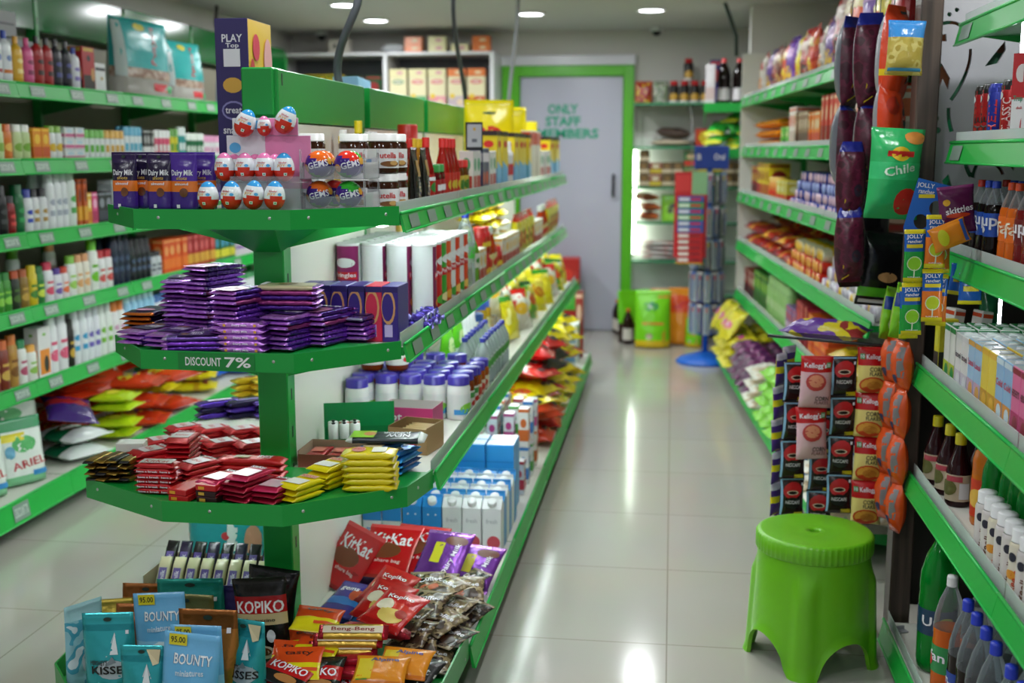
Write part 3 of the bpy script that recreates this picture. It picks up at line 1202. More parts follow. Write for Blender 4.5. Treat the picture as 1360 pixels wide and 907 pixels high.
GT = [('t', 'GEMS', .05, .5, .8, .24, M('#eceaf4', .3), 12), ('e', -.5, .36, .3, .3, M('#c98b4a', .4)), ('e', .55, .62, .26, .26, M('#e0a02a', .4))]
gemR, gemO, gemG = (ball('candy_ball', .0335, gem(c), 20, 14, 0, GT, .067) for c in ('#dd2f22', '#e4661d', '#2fa52e'))
gx0, gx1 = cx(399, 250, 2.8), cx(485, 250, 2.8)
for z, l in ((ZT1 + .001, 'clear plastic tray of candy balls standing on the top tray'), (ZT1 + .0745, 'clear plastic tray of candy balls stacked on the other clear tray')):
    b = MB()
    for q in ((gx0, gx1, 2.797, 2.799, z, z + .032), (gx0, gx1, 2.944, 2.946, z, z + .05), (gx0, gx0 + .002, 2.799, 2.944, z, z + .04), (gx1 - .002, gx1, 2.799, 2.944, z, z + .04), (gx0, gx1, 2.797, 2.946, z, z + .0015)):
        b.box(*q, CLR)
    for xx in (gx0, gx1 - .004):
        for yy in (2.799, 2.938):
            b.box(xx, xx + .004, yy, yy + .006, z, z + .0715, CLR)
    tag(obj('clear_tray', b), l, 'tray')
for px, Y, up, t, l in ((424, 2.838, 1, gemO, 'orange and purple candy ball beside the eggs in the upper clear tray'), (462, 2.838, 1, gemR, 'red topped candy ball showing its name in the upper clear tray'),
                        (466, 2.907, 1, gemG, 'green candy ball at the back of the upper clear tray, aisle side'), (430, 2.907, 1, gemO, 'orange candy ball behind the front ones in the upper clear tray'),
                        (424, 2.838, 0, gemO, 'orange topped candy ball in the lower clear tray'), (463, 2.838, 0, gemG, 'green topped candy ball in the lower clear tray'), (444, 2.907, 0, gemR, 'candy ball at the back of the lower clear tray')):
    place(t, (cx(px, 240, Y), Y, ZT1 + .003 + .0735 * up), l, 'candy ball', 'candy balls in the clear trays', R.uniform(.1, .5))

# hazelnut spread jars
nut = bottle('spread_jar', .102, .041, 'jar', LIQ('#3b1d0e', .1, .1), M('#e4e4e2', .35), M('#e9e8ea', .35), (.14, .62),
             [('t', 'n', -.2, .66, .055, .26, M('#161616', .4)), ('t', 'utella', .06, .66, .42, .3, M('#c8171e', .4)), ('e', .1, .22, .5, .3, M('#7a4a22', .4)), ('e', .2, .26, .22, .24, M('#c79a5c', .4)), ('r', -.52, .26, .3, .4, M('#5b8fc9', .4)), ('e', .52, .3, .2, .3, M('#b08a58', .4))], sy=.9, capname='lid')
for x, Y, k, l in ((cx(509, 230, 3.01), 3.01, 0, 'hazelnut spread jar at the bottom of the nearest stack of two'), (cx(509, 230, 3.01), 3.01, 1, 'hazelnut spread jar on top of the nearest stack of two'),
                   (cx(521, 230, 3.12), 3.12, 0, 'hazelnut spread jar at the bottom of the stack behind the nearest'), (cx(521, 230, 3.12), 3.12, 1, 'hazelnut spread jar on top of the stack behind the nearest'),
                   (cx(471, 230, 3.08), 3.08, 0, 'hazelnut spread jar behind the candy balls, under another'), (cx(471, 230, 3.08), 3.08, 1, 'tallest standing hazelnut spread jar behind the candy balls'),
                   (cx(412, 230, 2.99), 2.99, 0, 'hazelnut spread jar by the post, under another'), (cx(412, 230, 2.99), 2.99, 1, 'hazelnut spread jar peeping out behind the pink egg card')):
    place(nut, (x, Y, 1.239 + k * .1025 + (.018 if x < -.8 and x > -.9 else 0) * 0), l, 'spread jar', 'hazelnut spread jars', R.uniform(.3, .6))

# lolly carton standing beside the post
PD = M('#2e2263', .4)
b = MB()
b.box(-.045, .045, -.11, .07, 0, .5, PD, .001, {'R': M('#d9b13c', .4), 'T': M('#d9c8b0', .4)})
Lf = lambda u, v, e: (u, -.11 - e, v)
for q in (('t', 'PLAY', .02, .9, .62, .04, TXW), ('t', 'Top', .02, .86, .4, .03, TXW), ('r', .0, .8, .5, .09, TXW), ('e', 0, .66, .6, .08, M('#d9a640', .4)), ('e', 0, .53, .72, .1, M('#8d86c2', .4)), ('e', 0, .53, .62, .08, PD),
          ('t', 'treat', 0, .53, .5, .03, TXW), ('t', 'snacks', .02, .43, .7, .04, TXW), ('r', 0, .2, 1, .05, M('#c8b06a', .4))):
    b.decal(q, .09, .5, Lf, True)
Rt = lambda u, v, e: (.045 + e, u * .8 - .02, v)
for q in (('e', -.2, .86, .3, .14, M('#c8324a', .4)), ('e', -.38, .72, .2, .16, M('#b82a2a', .4)), ('e', .12, .62, .5, .26, M('#3a2f56', .4)), ('e', .3, .8, .36, .24, M('#dca0a0', .4)), ('e', -.35, .5, .3, .16, M('#3f8c3a', .4)), ('t', 'lickables', .1, .52, .7, .07, TXW, -6)):
    b.decal(q, .22, .5, Rt, True)
tag(obj('lolly_carton', b, loc=(-1.145, 3.125, 1.2388)), 'tall purple and yellow sweets carton standing beside the gondola post', 'carton')

# tray two: chocolate slabs
DM = [('r', 0, .5, .98, .55, M('#3b1a66', .3, .4)), ('t', 'Silk', .05, .52, .62, .2, M('#e9d7f0', .35), 90), ('e', -.1, .68, .5, .12, M('#7a4a2a', .4))]
slab = [bar('chocolate_tablet', .165, .078, .0118, PUR if k else FO('#5c2a9c', .25, .6, .9, 70), [], PURL, k + .3) for k in (0, 1, 2)]
slab.append(bar('chocolate_tablet', .165, .078, .0118, PURD, [], FO('#7a3a94', .25, .6, .9, 70), 3.1))
slab.append(bar('chocolate_tablet', .165, .078, .0118, FO('#98387a', .25, .6, .9, 70), [], PURL, 4.1))
topP = bar('chocolate_tablet', .165, .078, .0118, PURD, [('r', 0, .2, .98, .4, FO('#d88ac0', .25, .4)), ('e', 0, .38, .98, .2, FO('#d88ac0', .25, .4)), ('e', .05, .27, .5, .14, M('#6a3a3a', .4)), ('t', 'Dairy Milk', 0, .66, .8, .1, TXW)], PURL, 5.2)
topL = bar('chocolate_tablet', .165, .078, .0118, PURL, DM, PURL, 6.3)
topC = bar('chocolate_tablet', .165, .078, .0118, M('#cdbf9a', .3, .3), [('e', 0, .5, .5, .3, M('#8a6a3a', .4)), ('r', 0, .85, .8, .08, TXW)], PURL, 7.3)
topD = bar('chocolate_tablet', .165, .078, .0118, FO('#6b4a9a'), DM, FO('#c7b7dd'), 8.1)
nutty = bar('chocolate_tablet', .165, .085, .0118, FO('#3a1a5a'), [('e', 0, .3, .7, .2, M('#d287b0', .35))], FO('#c8691c', .3, .5), 9)
side = bar('chocolate_tablet', .125, .075, .0145, PURL, [('r', 0, .5, .9, .7, M('#3b1a66', .3, .4))], FO('#8a46b8'), 10, side=PURL)
side.parts.append(('side_print', (lambda m: (m.decal(('t', 'Dairy Milk', 0, .5, .3, .4, TXW), .125, .0145, lambda u, v, e: (.0385 + e, u, v), True), m.decal(('r', -.3, .5, .05, .4, M('#d8a03a', .4)), .125, .0145, lambda u, v, e: (.0385 + e, u, v), True), m.decal(('r', .3, .5, .05, .4, M('#d8a03a', .4)), .125, .0145, lambda u, v, e: (.0385 + e, u, v), True), m)[3])(MB()).mesh('side_print')))
g2 = 'purple chocolate tablets on the second tray'
z2 = ZT2 + .003
SL = [  # px centre, Y centre, top row y, tops, rz, name
    (245, 2.965, 362, topL, .05, 'tall stack at the outer back'), (284, 2.935, 345, topP, -.35, 'tallest stack, before the post'), (322, 2.752, 377, topP, -.3, 'stack under the tallest, touching the post'),
    (200, 2.96, 404, nutty, -.06, 'orange ended stack at the outer corner'), (201, 2.80, 428, topL, -.4, 'low stack at the outer corner lip'), (236, 2.765, 436, topL, -.25, 'low stack below the tall ones'),
    (388, 2.765, 412, topL, -.3, 'stack next to the sideways stack'), (433, 2.85, 404, topP, -.3, 'stack in the middle of the aisle half'), (482, 2.945, 410, topD, -.2, 'stack at the aisle corner of the tray')]
for px, Y, ty, tp, rz, nm in SL:
    p = atY(px, ty, Y)
    n = max(3, round((p.z - .01 - z2) / .0123))
    tt = nutty if tp is nutty else slab
    stack(tt, p.x, Y, z2, n, 'purple foil chocolate tablet', g2, rz=rz, tops=tp, where=nm, jr=.05, jit=.003)
p = atY(327, 455, 2.69)
stack(side, p.x, 2.69, z2, 5, 'purple tablet turned sideways', g2, rz=PI / 2 * 3, jr=.02, jit=.0015, where='neat sideways stack at the lip')
p = atY(377, 392, 2.80)
nj = max(3, round((atY(388, 412, 2.765).z - .01 - z2) / .0123))
stack([slab[3], slab[4]], p.x + .012, 2.80, z2 + nj * .0123 + .004, max(2, 12 - nj), 'dark chocolate tablet', g2, rz=PI / 2 + .06, jr=.03, jit=.002, tops=topC, where='short stack lying across the one by the post')
p = atY(262, 432, 2.7)
stack(slab, p.x, 2.7, z2, 3, 'purple foil chocolate tablet', g2, rz=PI / 2 + .25, tops=topD, where='crosswise stack at the lip', jr=.04, jit=.002)
cb = M('#3c2a86', .35)


def small_box(c, name='chocolate_box'):
    cm = M(c, .35)
    return carton(name, .042, .11, .145, cm, [('e', -.1, .62, .9, .62, M('#e0a06a', .4)), ('e', -.14, .62, .74, .5, cm), ('r', -.1, .2, .5, .22, M('#c8b8e8', .4)), ('r', 0, .94, 1, .1, M('#2a1a66', .4))], 'F')


bxP, bxR = small_box('#3b2384'), small_box('#d8284e')
for i in range(6):
    px = (430, 449, 470, 491, 513, 519)[i]
    Y = 2.965
    x = -.94 + .0455 * i
    place(bxR if i == 4 else bxP, (x, 2.985, .911), ('pink red chocolate box in the row of purple ones' if i == 4 else 'small purple chocolate box, %s from the post in its row' % ORD[i + 1]), 'chocolate box', 'row of small chocolate boxes before the snack tubes', R.uniform(-.05, .03))

# snack tubes
TUBES = {}


def tube_can(c1, c2, k):
    b = MB()
    wb = M('#e6e8ec', .3)
    r, h = .0366, .222
    prof = [(0, 0), (r, 0), (r, .004), (r, .012)] + [(r, .012 + (h - .02) * q / 6) for q in range(1, 7)]
    b.lathe(prof, None, 20, 1, lambda a, z, i: (M('#a9abb0', .3, .7) if z < .008 else (M(c1, .3) if (a < 1.25 or a > 5.05) else wb)))
    mp = lambda u, v, e: ((r + .0004 + e) * math.sin(u / r), -(r + .0004 + e) * math.cos(u / r), v)
    for q in (('e', 0, .74, .9, .13, wb), ('r', 0, .57, 1.05, .1, M('#c8202a', .4)), ('t', 'Pringles', 0, .57, .95, .075, TXW), ('e', -.1, .22, .8, .13, M(c2, .4)), ('e', .25, .3, .5, .09, M('#e0b45a', .4)), ('e', .3, .14, .5, .07, M('#d8a040', .4))):
        b.decal(q, 2 * r, h, mp, False, .0004)
    lid = MB()
    lid.lathe([(r + .0008, h - .009), (r + .0012, h - .001), (r * .93, h), (r * .9, h - .002), (0, h - .002)], M('#dcd7dc', .25), 20)
    return T('snack_tube', b, 2 * r, 2 * r, h, [('lid', lid)])


tc = [tube_can(*q) for q in (('#7d1c52', '#e07f3a', 0), ('#c2202a', '#5aa83a', 1), ('#3d9a36', '#e8d8a0', 2), ('#d8562a', '#e0a03a', 3), ('#d9dade', '#3d9a36', 4), ('#d8401f', '#f0c060', 5), ('#8d1f62', '#c05a9a', 6))]
tcn = ['maroon', 'red', 'green', 'orange', 'white', 'bright orange', 'magenta']
for r_ in range(4):
    for j in range(8):
        x, y = -.716 - .0752 * r_, 3.37 + .0762 * j
        k = [0, 1, 2, 3, 4, 5, 4, 5][j]
        if j == 7 and r_ > 1:
            continue
        if r_ == 3 and j == 0:
            k = 6
        rr = (2.2 if j == 0 else 1.7) if not (r_ == 3 and j == 0) else -.2
        place(tc[k], (x, y, .911), '%s snack tube, %s back, %s line from the aisle' % (tcn[k] if j else tcn[k] + ' and white', ORD[j + 1], ORD[r_ + 1]), 'snack tube', 'block of snack tubes', rr + R.uniform(-.06, .06))
cdy = bag_twist('wrapped_sweet', .05, .012, FO('#4a3aa0'), FO('#8f86d6'))
for i in range(12):
    place(cdy, (-.70 + .02 * (i % 3) - .012, 3.16 + .052 * (i // 3) + R.uniform(-.006, .006), .911 + (.02 if i % 3 == 1 else 0)), 'shiny blue purple wrapped sweet loose in the pile by the snack tubes', 'sweet', 'loose sweets by the snack tubes', R.uniform(-.5, .5))

# tray three: wafer bars and chocolate
z3 = ZT3 + .003
KT = [('r', 0, .5, .8, .5, M('#e8c9cf', .4)), ('t', 'KitKat', 0, .8, .8, .1, TXW)]
kk = [bar('wafer_bar', .106, .062, .0125, c, [], None, k + .2) for k, c in enumerate((FO('#cc1c26', .3, .2), FO('#b51626', .3, .2), FO('#d42832', .3, .2)))]
kkT = bar('wafer_bar', .106, .062, .0125, FO('#c01a28', .3, .25), [('r', 0, .48, .86, .5, M('#d9c9cf', .35, .3)), ('t', 'KitKat', 0, .48, .62, .16, M('#c01a28', .4)), ('t', 'KitKat', 0, .85, .8, .1, TXW)], None, 3.3)
kd = [bar('wafer_bar', .112, .066, .012, c, [], FO('#9a1230', .3, .3), k + .7) for k, c in enumerate((FO('#b0183a', .28, .3), FO('#8d102c', .28, .3)))]
kdT = bar('wafer_bar', .112, .066, .012, FO('#c22650', .3, .35), [('r', 0, .4, .84, .5, M('#e8c6d2', .3, .3)), ('t', 'KitKat', 0, .82, .7, .12, TXW)], FO('#d8396a', .3, .4), 4.2)
ky = [bar('wafer_bar', .108, .066, .0132, YEL, [], FI('#d9c60c'), k + .4) for k in range(3)]
kyT = bar('wafer_bar', .108, .066, .0132, YEL, [('r', 0, .38, .84, .36, M('#e6e3d8', .35)), ('r', 0, .8, .8, .18, M('#d8a98a', .4)), ('t', 'KitKat', 0, .8, .7, .12, M('#c02a22', .4))], FI('#d9c60c'), 5.4)
kyS = bar('wafer_bar', .132, .072, .0152, YEL, [], FI('#d9c60c'), 6.4)
kyST = bar('wafer_bar', .132, .072, .0152, YEL, [('r', 0, .32, .7, .26, M('#ece6da', .35)), ('e', 0, .7, .7, .26, M('#d98a80', .4)), ('t', 'KitKat', .05, .7, .3, .2, M('#c02a22', .4), 90)], FI('#d9c60c'), 7.4)
kks = bar('wafer_bar', .1, .05, .0118, FO('#b8141e', .3, .2), [], None, 8.1, side=FO('#b8141e', .3, .2))
kks.parts.append(('side_print', (lambda m: (m.decal(('t', 'have a break  have a', 0, .5, .84, .42, TXW), .1, .0118, lambda u, v, e: (.0258 + e, u, v), True), m)[1])(MB()).mesh('side_print')))
kksT = bar('wafer_bar', .1, .05, .0118, FO('#b8141e', .3, .2), [('r', 0, .5, .8, .8, M('#d2c4c8', .35, .3)), ('t', 'KitKat', .05, .5, .5, .6, M('#b8141e', .4), 90)], None, 9.1)
kl = bar('wafer_bar', .18, .05, .016, FO('#c41c20', .3, .2), [('r', .05, .62, .5, .22, M('#9a7a3a', .4)), ('t', 'KitKat', 0, .3, .6, .2, TXW, 90)], None, 1.7)
kbx = carton('wafer_bar', .052, .1, .014, M('#b81c20', .35), [('r', -.2, .5, .3, .5, M('#e0a02a', .4))], 'F', {'T': M('#c9302a', .35)})
kbxB = carton('wafer_bar', .052, .1, .014, M('#2a1214', .35), [('r', -.2, .5, .3, .5, M('#c9a23a', .4))], 'F', {'T': M('#c23a2a', .35)})
gw = FO('#a9853a', .3, .75)
gld = [bar('wafer_bar', .11, .026, .014, c, [], e, k) for k, (c, e) in enumerate(((gw, BK), (FO('#7a5a26', .3, .7), gw), (FO('#211a16', .3, .4), gw)))]
g3 = 'wafer bars on the third tray'


def stk3(px, Y, ty, t, tp, rz, lab, nm, jr=.05):
    p = atY(px, ty, Y)
    tt = t[0] if isinstance(t, list) else t
    n = max(2, round((p.z - .006 - z3) / (tt.h * 1.04)))
    stack(t, p.x, Y, z3, n, lab, g3, 'wafer bar', rz, .003, jr, None, tp, nm)


stk3(210, 2.59, 610, kks, kksT, PI * 1.5, 'red wafer bar with white edge print', 'sideways stack at the outer lip', .03)
stk3(237, 2.665, 616, kd, kdT, -.5, 'dark red foil wafer bar', 'stack behind the sideways stack')
stk3(262, 2.685, 612, kk, kkT, -.5, 'red wafer bar', 'tallest stack in the middle of the tray')
stk3(294, 2.575, 625, kd, kdT, -.42, 'dark red foil wafer bar', 'stack just outside the centre')
stk3(330, 2.572, 622, kd, kdT, -.35, 'dark red foil wafer bar', 'stack at the centre of the tray')
stk3(368, 2.574, 636, kd, kdT, -.3, 'dark red foil wafer bar', 'stack beside the yellow bars')
stk3(252, 2.565, 645, kbx, kbx, -.2, 'small red boxed bar with gold patch', 'low stack at the lip', .03)
p = atY(285, 650, 2.545)
stack([kbxB, kbxB, kbx], p.x, 2.562, z3, 3, 'small black and red boxed bar', g3, 'wafer bar', -.15, .002, .03, None, kbx, 'low stack beside the red boxes')
stk3(398, 2.59, 632, ky, kyT, -.45, 'yellow wafer bar', 'slanting stack by the red bars')
stk3(437, 2.70, 612, ky, kyT, -.4, 'yellow wafer bar', 'tallest of the yellow stacks')
p = atY(486, 628, 2.64)
stack(kyS, p.x, 2.685, z3, 6, 'long yellow wafer bar', g3, 'wafer bar', PI / 2 + .12, .002, .03, None, kyST, 'sideways stack at the aisle corner')
stk3(332, 2.745, 606, kl, kl, PI / 2 + .03, 'long red wafer bar', 'stack lying along the tray before the post', .02)
p = atY(198, 618, 2.72)
stk3(200, 2.735, 596, kk, kkT, -.7, 'red wafer bar', 'stack at the outer back')
stk3(243, 2.78, 578, kk, kkT, .1, 'red wafer bar', 'stack against the purple wafers')
for i in range(16):
    a, q = i % 4, i // 4
    t = gld[(i * 7 + q) % 3]
    place(t, (-1.40 + .028 * a, 2.685 + .004 * a + R.uniform(-.004, .004), z3 + .0148 * q), 'gold and black wrapped wafer stick, %s, %s in the outer corner heap' % (('lowest layer', 'second layer', 'third layer', 'top layer')[q], ORD[a + 1]), 'wafer stick', 'gold wafer sticks in the corner heap', -.12 + R.uniform(-.05, .05))
wb = carton('sweet_box', .07, .05, .06, M('#dcd9d4', .4), [('t', 'choco', 0, .35, .7, .14, M('#5a4a4a', .5))])
place(wb, (cx(178, 612, 2.83), 2.822, z3), 'small white sweets box at the outer back of the third tray', 'box', None, .2)

# blue wafers and the black-green top pack at the aisle end of tray three
BLU = FO('#1d6fc2', .25, .45)
bw = [bar('wafer_pack', .12, .07, .014, c, [], FO('#2f9ae0', .25, .4), k + .6) for k, c in enumerate((BLU, FO('#123f8a', .25, .4), FO('#2a86d2', .25, .4)))]
bwT = bar('wafer_pack', .12, .07, .014, BLU, [('r', 0, .3, .7, .3, M('#c9b48a', .4)), ('t', 'wafer', 0, .7, .7, .14, TXW)], FO('#2f9ae0', .25, .4), 4.4)
nw = bar('wafer_pack', .2, .085, .014, M('#18202a', .3), [('r', 0, .8, .9, .3, M('#8fc52a', .3)), ('e', .05, .72, .5, .16, M('#c9855a', .4)), ('t', 'NEW', -.16, .35, .4, .3, TXW, 90), ('t', 'JUNIOR', .22, .38, .32, .36, M('#d9e0e4', .3), 90)], M('#cdd2cf', .3), 5)
for px, Y, n, nm in ((470, 2.82, 3, 'stack by the yellow bars'), (505, 2.83, 5, 'stack at the aisle corner'), (530, 2.86, 4, 'stack beside the price rail')):
    p = atY(px, 630, Y)
    stack(bw, p.x, Y, z3, n, 'blue foil wafer pack', 'blue wafer packs on the third tray', 'wafer pack', -.3, .003, .08, None, bwT, nm)
p = atY(512, 600, 2.83)
place(nw, (p.x, 2.85, z3 + .078), 'black and green junior wafer pack lying across the blue packs', 'wafer pack', None, PI / 2 + .1)

# open cartons on the third shelf behind the tray
z3s = .581


def open_box(name, w, d, h, m, inner, lipf=1.0, dec=()):
    b = MB()
    t = .0015
    hf = h * lipf
    b.box(-w / 2, w / 2, -d / 2, d / 2, 0, t, inner)
    b.box(-w / 2, w / 2, -d / 2, -d / 2 + t, t, hf, m, 0, {'B': inner})
    b.box(-w / 2, w / 2, d / 2 - t, d / 2, t, h, m, 0, {'F': inner})
    for sx in (-1, 1):
        xs = sorted((sx * w / 2, sx * (w / 2 - t)))
        b.box(xs[0], xs[1], -d / 2 + t, d / 2 - t, t, h, m, 0, {'L' if sx > 0 else 'R': inner})
    for q in dec:
        b.decal(q, w, hf, lambda u, v, e: (u, -d / 2 - e, v), True)
    return b


def bar_rows(x0, x1, n, t, y, z, lab, grp, rz=0.0, rx=0, cat='wafer bar', layers=1, where=''):
    for l in range(layers):
        for k in range(n):
            place(t[k % len(t)] if isinstance(t, list) else t, (x0 + (x1 - x0) * (k + .5) / n, y, z + l * .0155), '%s, %s from the post%s, %s' % (lab, ORD[k + 1], (' in layer %s' % ORD[l + 1]) if layers > 1 else '', where), cat, grp, rz, rx)


o = obj('open_carton', open_box('open_carton', .19, .13, .045, M('#8a4a3a', .5), M('#a8927a', .6), .8), loc=(-.86, 2.945, z3s))
tag(o, 'open brown carton of red bars on the third shelf behind the post', 'carton')
bar_rows(-.945, -.775, 3, bar('wafer_bar', .11, .05, .013, FO('#a8282a', .3, .2), [('r', 0, .5, .7, .4, M('#c96a5a', .4))], None, 2), 2.945, z3s + .004, 'red bar lying in the brown carton', 'red bars in the brown carton', layers=2, where='brown carton')
GT_ = M('#0e8a4c', .4)
b = open_box('open_carton', .2, .15, .04, GT_, M('#0b7a42', .5), 1, [('t', 'chewy', 0, .5, .7, .4, M('#8fc7a0', .4))])
b.box(-.1, .1, .0735, .075, .04, .11, GT_, 0)
o = obj('open_carton', b, loc=(-.852, 3.125, z3s), rot=(0, 0, .3))
tag(o, 'green open display carton with a few white tubes on the third shelf', 'carton')
tb = MB()
tb.lathe([(0, 0), (.014, 0), (.014, .075), (0, .075)], [M('#cfd5d0', .35), M('#d8dcd8', .3), M('#e8e8ea', .3)], 12)
tb = T('sweet_tube', tb, .028, .028, .075, [('twist_end', MB().lathe([(.004, .075), (.006, .079), (0, .081)], BK, 8))])
tbr = MB()
tbr.lathe([(0, 0), (.014, 0), (.014, .075), (0, .075)], [M('#b02a22', .35), M('#b8322a', .3), M('#c8c8ca', .3)], 12)
tbr = T('sweet_tube', tbr, .028, .028, .075, [('twist_end', MB().lathe([(.004, .075), (.006, .079), (0, .081)], BK, 8))])
for i in range(6):
    a, q = i % 3, i // 3
    ox, oy = -.075 + .0295 * a, -.05 + .03 * q
    ca, sa = math.cos(.3), math.sin(.3)
    place(tbr if i > 3 else tb, (-.852 + ox * ca - oy * sa, 3.125 + ox * sa + oy * ca, z3s + .002), '%s sweet tube standing in the green carton, %s' % ('red' if i > 3 else 'white', ORD[i + 1]), 'sweet tube', 'sweet tubes in the green carton', .3)
jb = open_box('open_carton', .16, .11, .085, M('#c23a78', .4), M('#b9b2b0', .6), 1, [('t', 'Lot', -.25, .68, .35, .28, TXW), ('t', 'Jelly', -.22, .35, .42, .3, TXW)])
tag(obj('open_carton', jb, loc=(-.745, 3.305, z3s), rot=(0, 0, -.08)), 'pink open jelly carton on the third shelf before the white jars', 'carton')
KRF = M('#a8865a', .55)
jb = open_box('open_carton', .115, .12, .075, KRF, M('#8a6c46', .6), .95, [('r', .0, .5, .5, .7, M('#8a4a2e', .5)), ('e', 0, .42, .4, .34, M('#c8402a', .4))])
tag(obj('open_carton', jb, loc=(-.69, 3.115, z3s), rot=(0, 0, -.2)), 'brown open carton of sachets before the pink jelly carton', 'carton')
sachet = pouch('sachet', .08, .06, .008, M('#b59a6a', .35), [], [('r', 0, .5, .6, .4, M('#d8cfae', .3))], seal=(.1, .1), nu=6, nv=6)
for i in range(5):
    place(sachet, (-.69 + .004 * i, 3.075 + .02 * i, z3s + .004), 'beige sachet upright in the brown carton, %s from its front' % ORD[i + 1], 'sachet', 'sachets in the brown carton', -.2)

# jars on the third shelf
VIO = M('#3d2f9a', .3)
hor = bottle('malt_jar', .135, .036, 'jar', M('#e3e3e2', .3), VIO, M('#dcdfe0', .3), (.1, .6), [('e', .1, .35, .7, .5, M('#7ec23a', .35)), ('r', 0, .2, .9, .24, M('#3a8fd0', .35))], capname='lid')
amb = bottle('malt_jar', .135, .036, 'jar', LIQ('#7a3212', .12, .15), VIO, M('#d9d6d0', .35), (.14, .56), [('r', 0, .75, 1, .3, M('#3a8a3e', .4)), ('e', .2, .3, .3, .3, M('#c22a22', .4))], capname='lid')
amb2 = bottle('jam_jar', .12, .034, 'jar', LIQ('#a8501e', .12, .2), VIO, M('#d8c8b0', .35), (.18, .55), [('e', 0, .5, .6, .6, M('#c0392b', .4))], capname='lid')
dkj = bottle('honey_jar', .11, .033, 'jar', LIQ('#5a1f10', .1, .15), M('#2c2a5a', .2, .5), None, capname='lid')
place(hor, (-.94, 3.418, z3s), 'tall white malt jar with violet lid nearest the post', 'jar', 'white malt jars', .6)
for r_ in range(6):
    for k in range(5):
        x, y = -.943 + .0757 * k, 3.50 + .078 * r_
        if r_ == 0:
            t, l = hor, 'white malt jar with violet lid'
        elif r_ < 3:
            t, l = (amb if k > 3 or r_ == 1 and k < 2 else hor), None
        else:
            t, l = (amb2 if k == 4 else dkj if r_ == 4 else amb), None
        l = l or {hor: 'white malt jar with violet lid', amb: 'brown malt jar with violet lid', amb2: 'orange jam jar with violet lid', dkj: 'dark honey jar with blue lid'}[t]
        place(t, (x, y, z3s), '%s, %s row back, %s from the panel' % (l, ORD[r_ + 1], ORD[k + 1]), 'jar', 'jars with violet lids on the third shelf', .7 + R.uniform(-.3, .3))
for k, (x, y) in enumerate(((-.93, 3.57), (-.85, 3.575))):
    place(amb, (x + .0, y, z3s + .1355), 'brown malt jar stacked on the jars, %s from the panel' % ORD[k + 1], 'jar', 'jars stacked on other jars', .6)

# milk and juice on the bottom shelf, from the near end back
MB1, MW = M('#2a86cf', .3), M('#dfe0e4', .3)


def tetra(name, w, d, h, mf, top, dec, cap=None, wrap='FL'):
    t = carton(name, w, d, h, mf, dec, wrap, {'T': top}, .002)
    if cap:
        b = MB()
        b.lathe([(.013, h - .001), (.013, h + .014), (.011, h + .016), (0, h + .016)], cap, 12)
        t.parts.append(('screw_cap', b.mesh('screw_cap')))
    return t


def gable(name, w, h, mf, mtop, capc, dec):
    t = tetra(name, w, w, h, mf, mtop, dec, None, 'FL')
    b = MB()
    b.add([(-w / 2, -w / 2, h), (w / 2, -w / 2, h), (w / 2, w / 2, h), (-w / 2, w / 2, h), (-w / 2, 0, h + .026), (w / 2, 0, h + .026)], [(0, 1, 5, 4), (2, 3, 4, 5), (0, 4, 3), (1, 2, 5)], mtop)
    b.box(-w / 2, w / 2, -.0015, .0015, h + .02, h + .034, mtop)
    t.parts.append(('gable_top', b.mesh('gable_top')))
    b = MB()
    b.lathe([(.015, 0), (.015, .018), (.012, .02), (0, .02)], capc, 12)
    b.xf(Matrix.Translation((0, -w * .24, h + .008)) @ Matrix.Rotation(.55, 4, 'X'))
    t.parts.append(('screw_cap', b.mesh('screw_cap')))
    return t


mkB = gable('milk_carton', .062, .15, MW, MB1, MW, [('r', 0, .82, 1, .36, MB1), ('t', 'milk', 0, .45, .6, .14, MB1)])
mkC = gable('milk_carton', .062, .15, MB1, MB1, MW, [('e', -.2, .82, .1, .04, MW), ('e', .2, .82, .1, .04, MW), ('r', 0, .3, .7, .3, M('#1d6cb8', .3))])
mkW = gable('milk_carton', .062, .15, MW, MW, MW, [('e', .1, .25, .7, .3, M('#c8485a', .4)), ('t', 'fresh', 0, .72, .6, .1, M('#b8b8c0', .4))])
for r_ in range(6):
    for k in range(7):
        x, y = -.945 + .0655 * k, 3.62 + .0655 * r_
        t = mkB if k < 2 else mkC if (k < 4 and r_ == 0) else mkW if r_ == 0 else (mkC if r_ % 2 else mkW)
        l = {mkB: 'white milk carton with blue top', mkC: 'blue milk carton', mkW: 'white milk carton with red patch'}[t]
        place(t, (x, y, .116), '%s, %s row back, %s from the panel' % (l, ORD[r_ + 1], ORD[k + 1]), 'milk carton', 'milk cartons on the bottom shelf', R.uniform(-.04, .04))
blb = tetra('milk_box', .1, .075, .125, M('#2f97dd', .3), MW, [('r', 0, .12, 1, .24, M('#1d6cb8', .3)), ('e', 0, .1, .14, .1, MW), ('r', 0, .5, 1, .02, M('#1d6cb8', .3))], None, 'FL')
for r_ in range(2):
    for k in range(4):
        place(blb, (-.90 + .104 * k, 4.06 + .08 * r_, .116), 'lower blue milk box, %s from the panel, %s row back' % (ORD[k + 1], ORD[r_ + 1]), 'milk box', 'blue milk boxes', 0)
        place(blb, (-.90 + .104 * k, 4.06 + .08 * r_, .2415), 'blue milk box on top, %s from the panel, %s row back' % (ORD[k + 1], ORD[r_ + 1]), 'milk box', 'blue milk boxes', 0)
gh = tetra('ghee_box', .2, .12, .085, M('#2e9be2', .3), M('#e6d58a', .35), [('r', 0, .5, 1, .04, M('#1d6cb8', .3))], None, 'FL')
o = place(gh, (-.83, 4.10, .367), 'wide blue box with yellow top lying across the blue milk boxes', 'box', None)
b = MB()
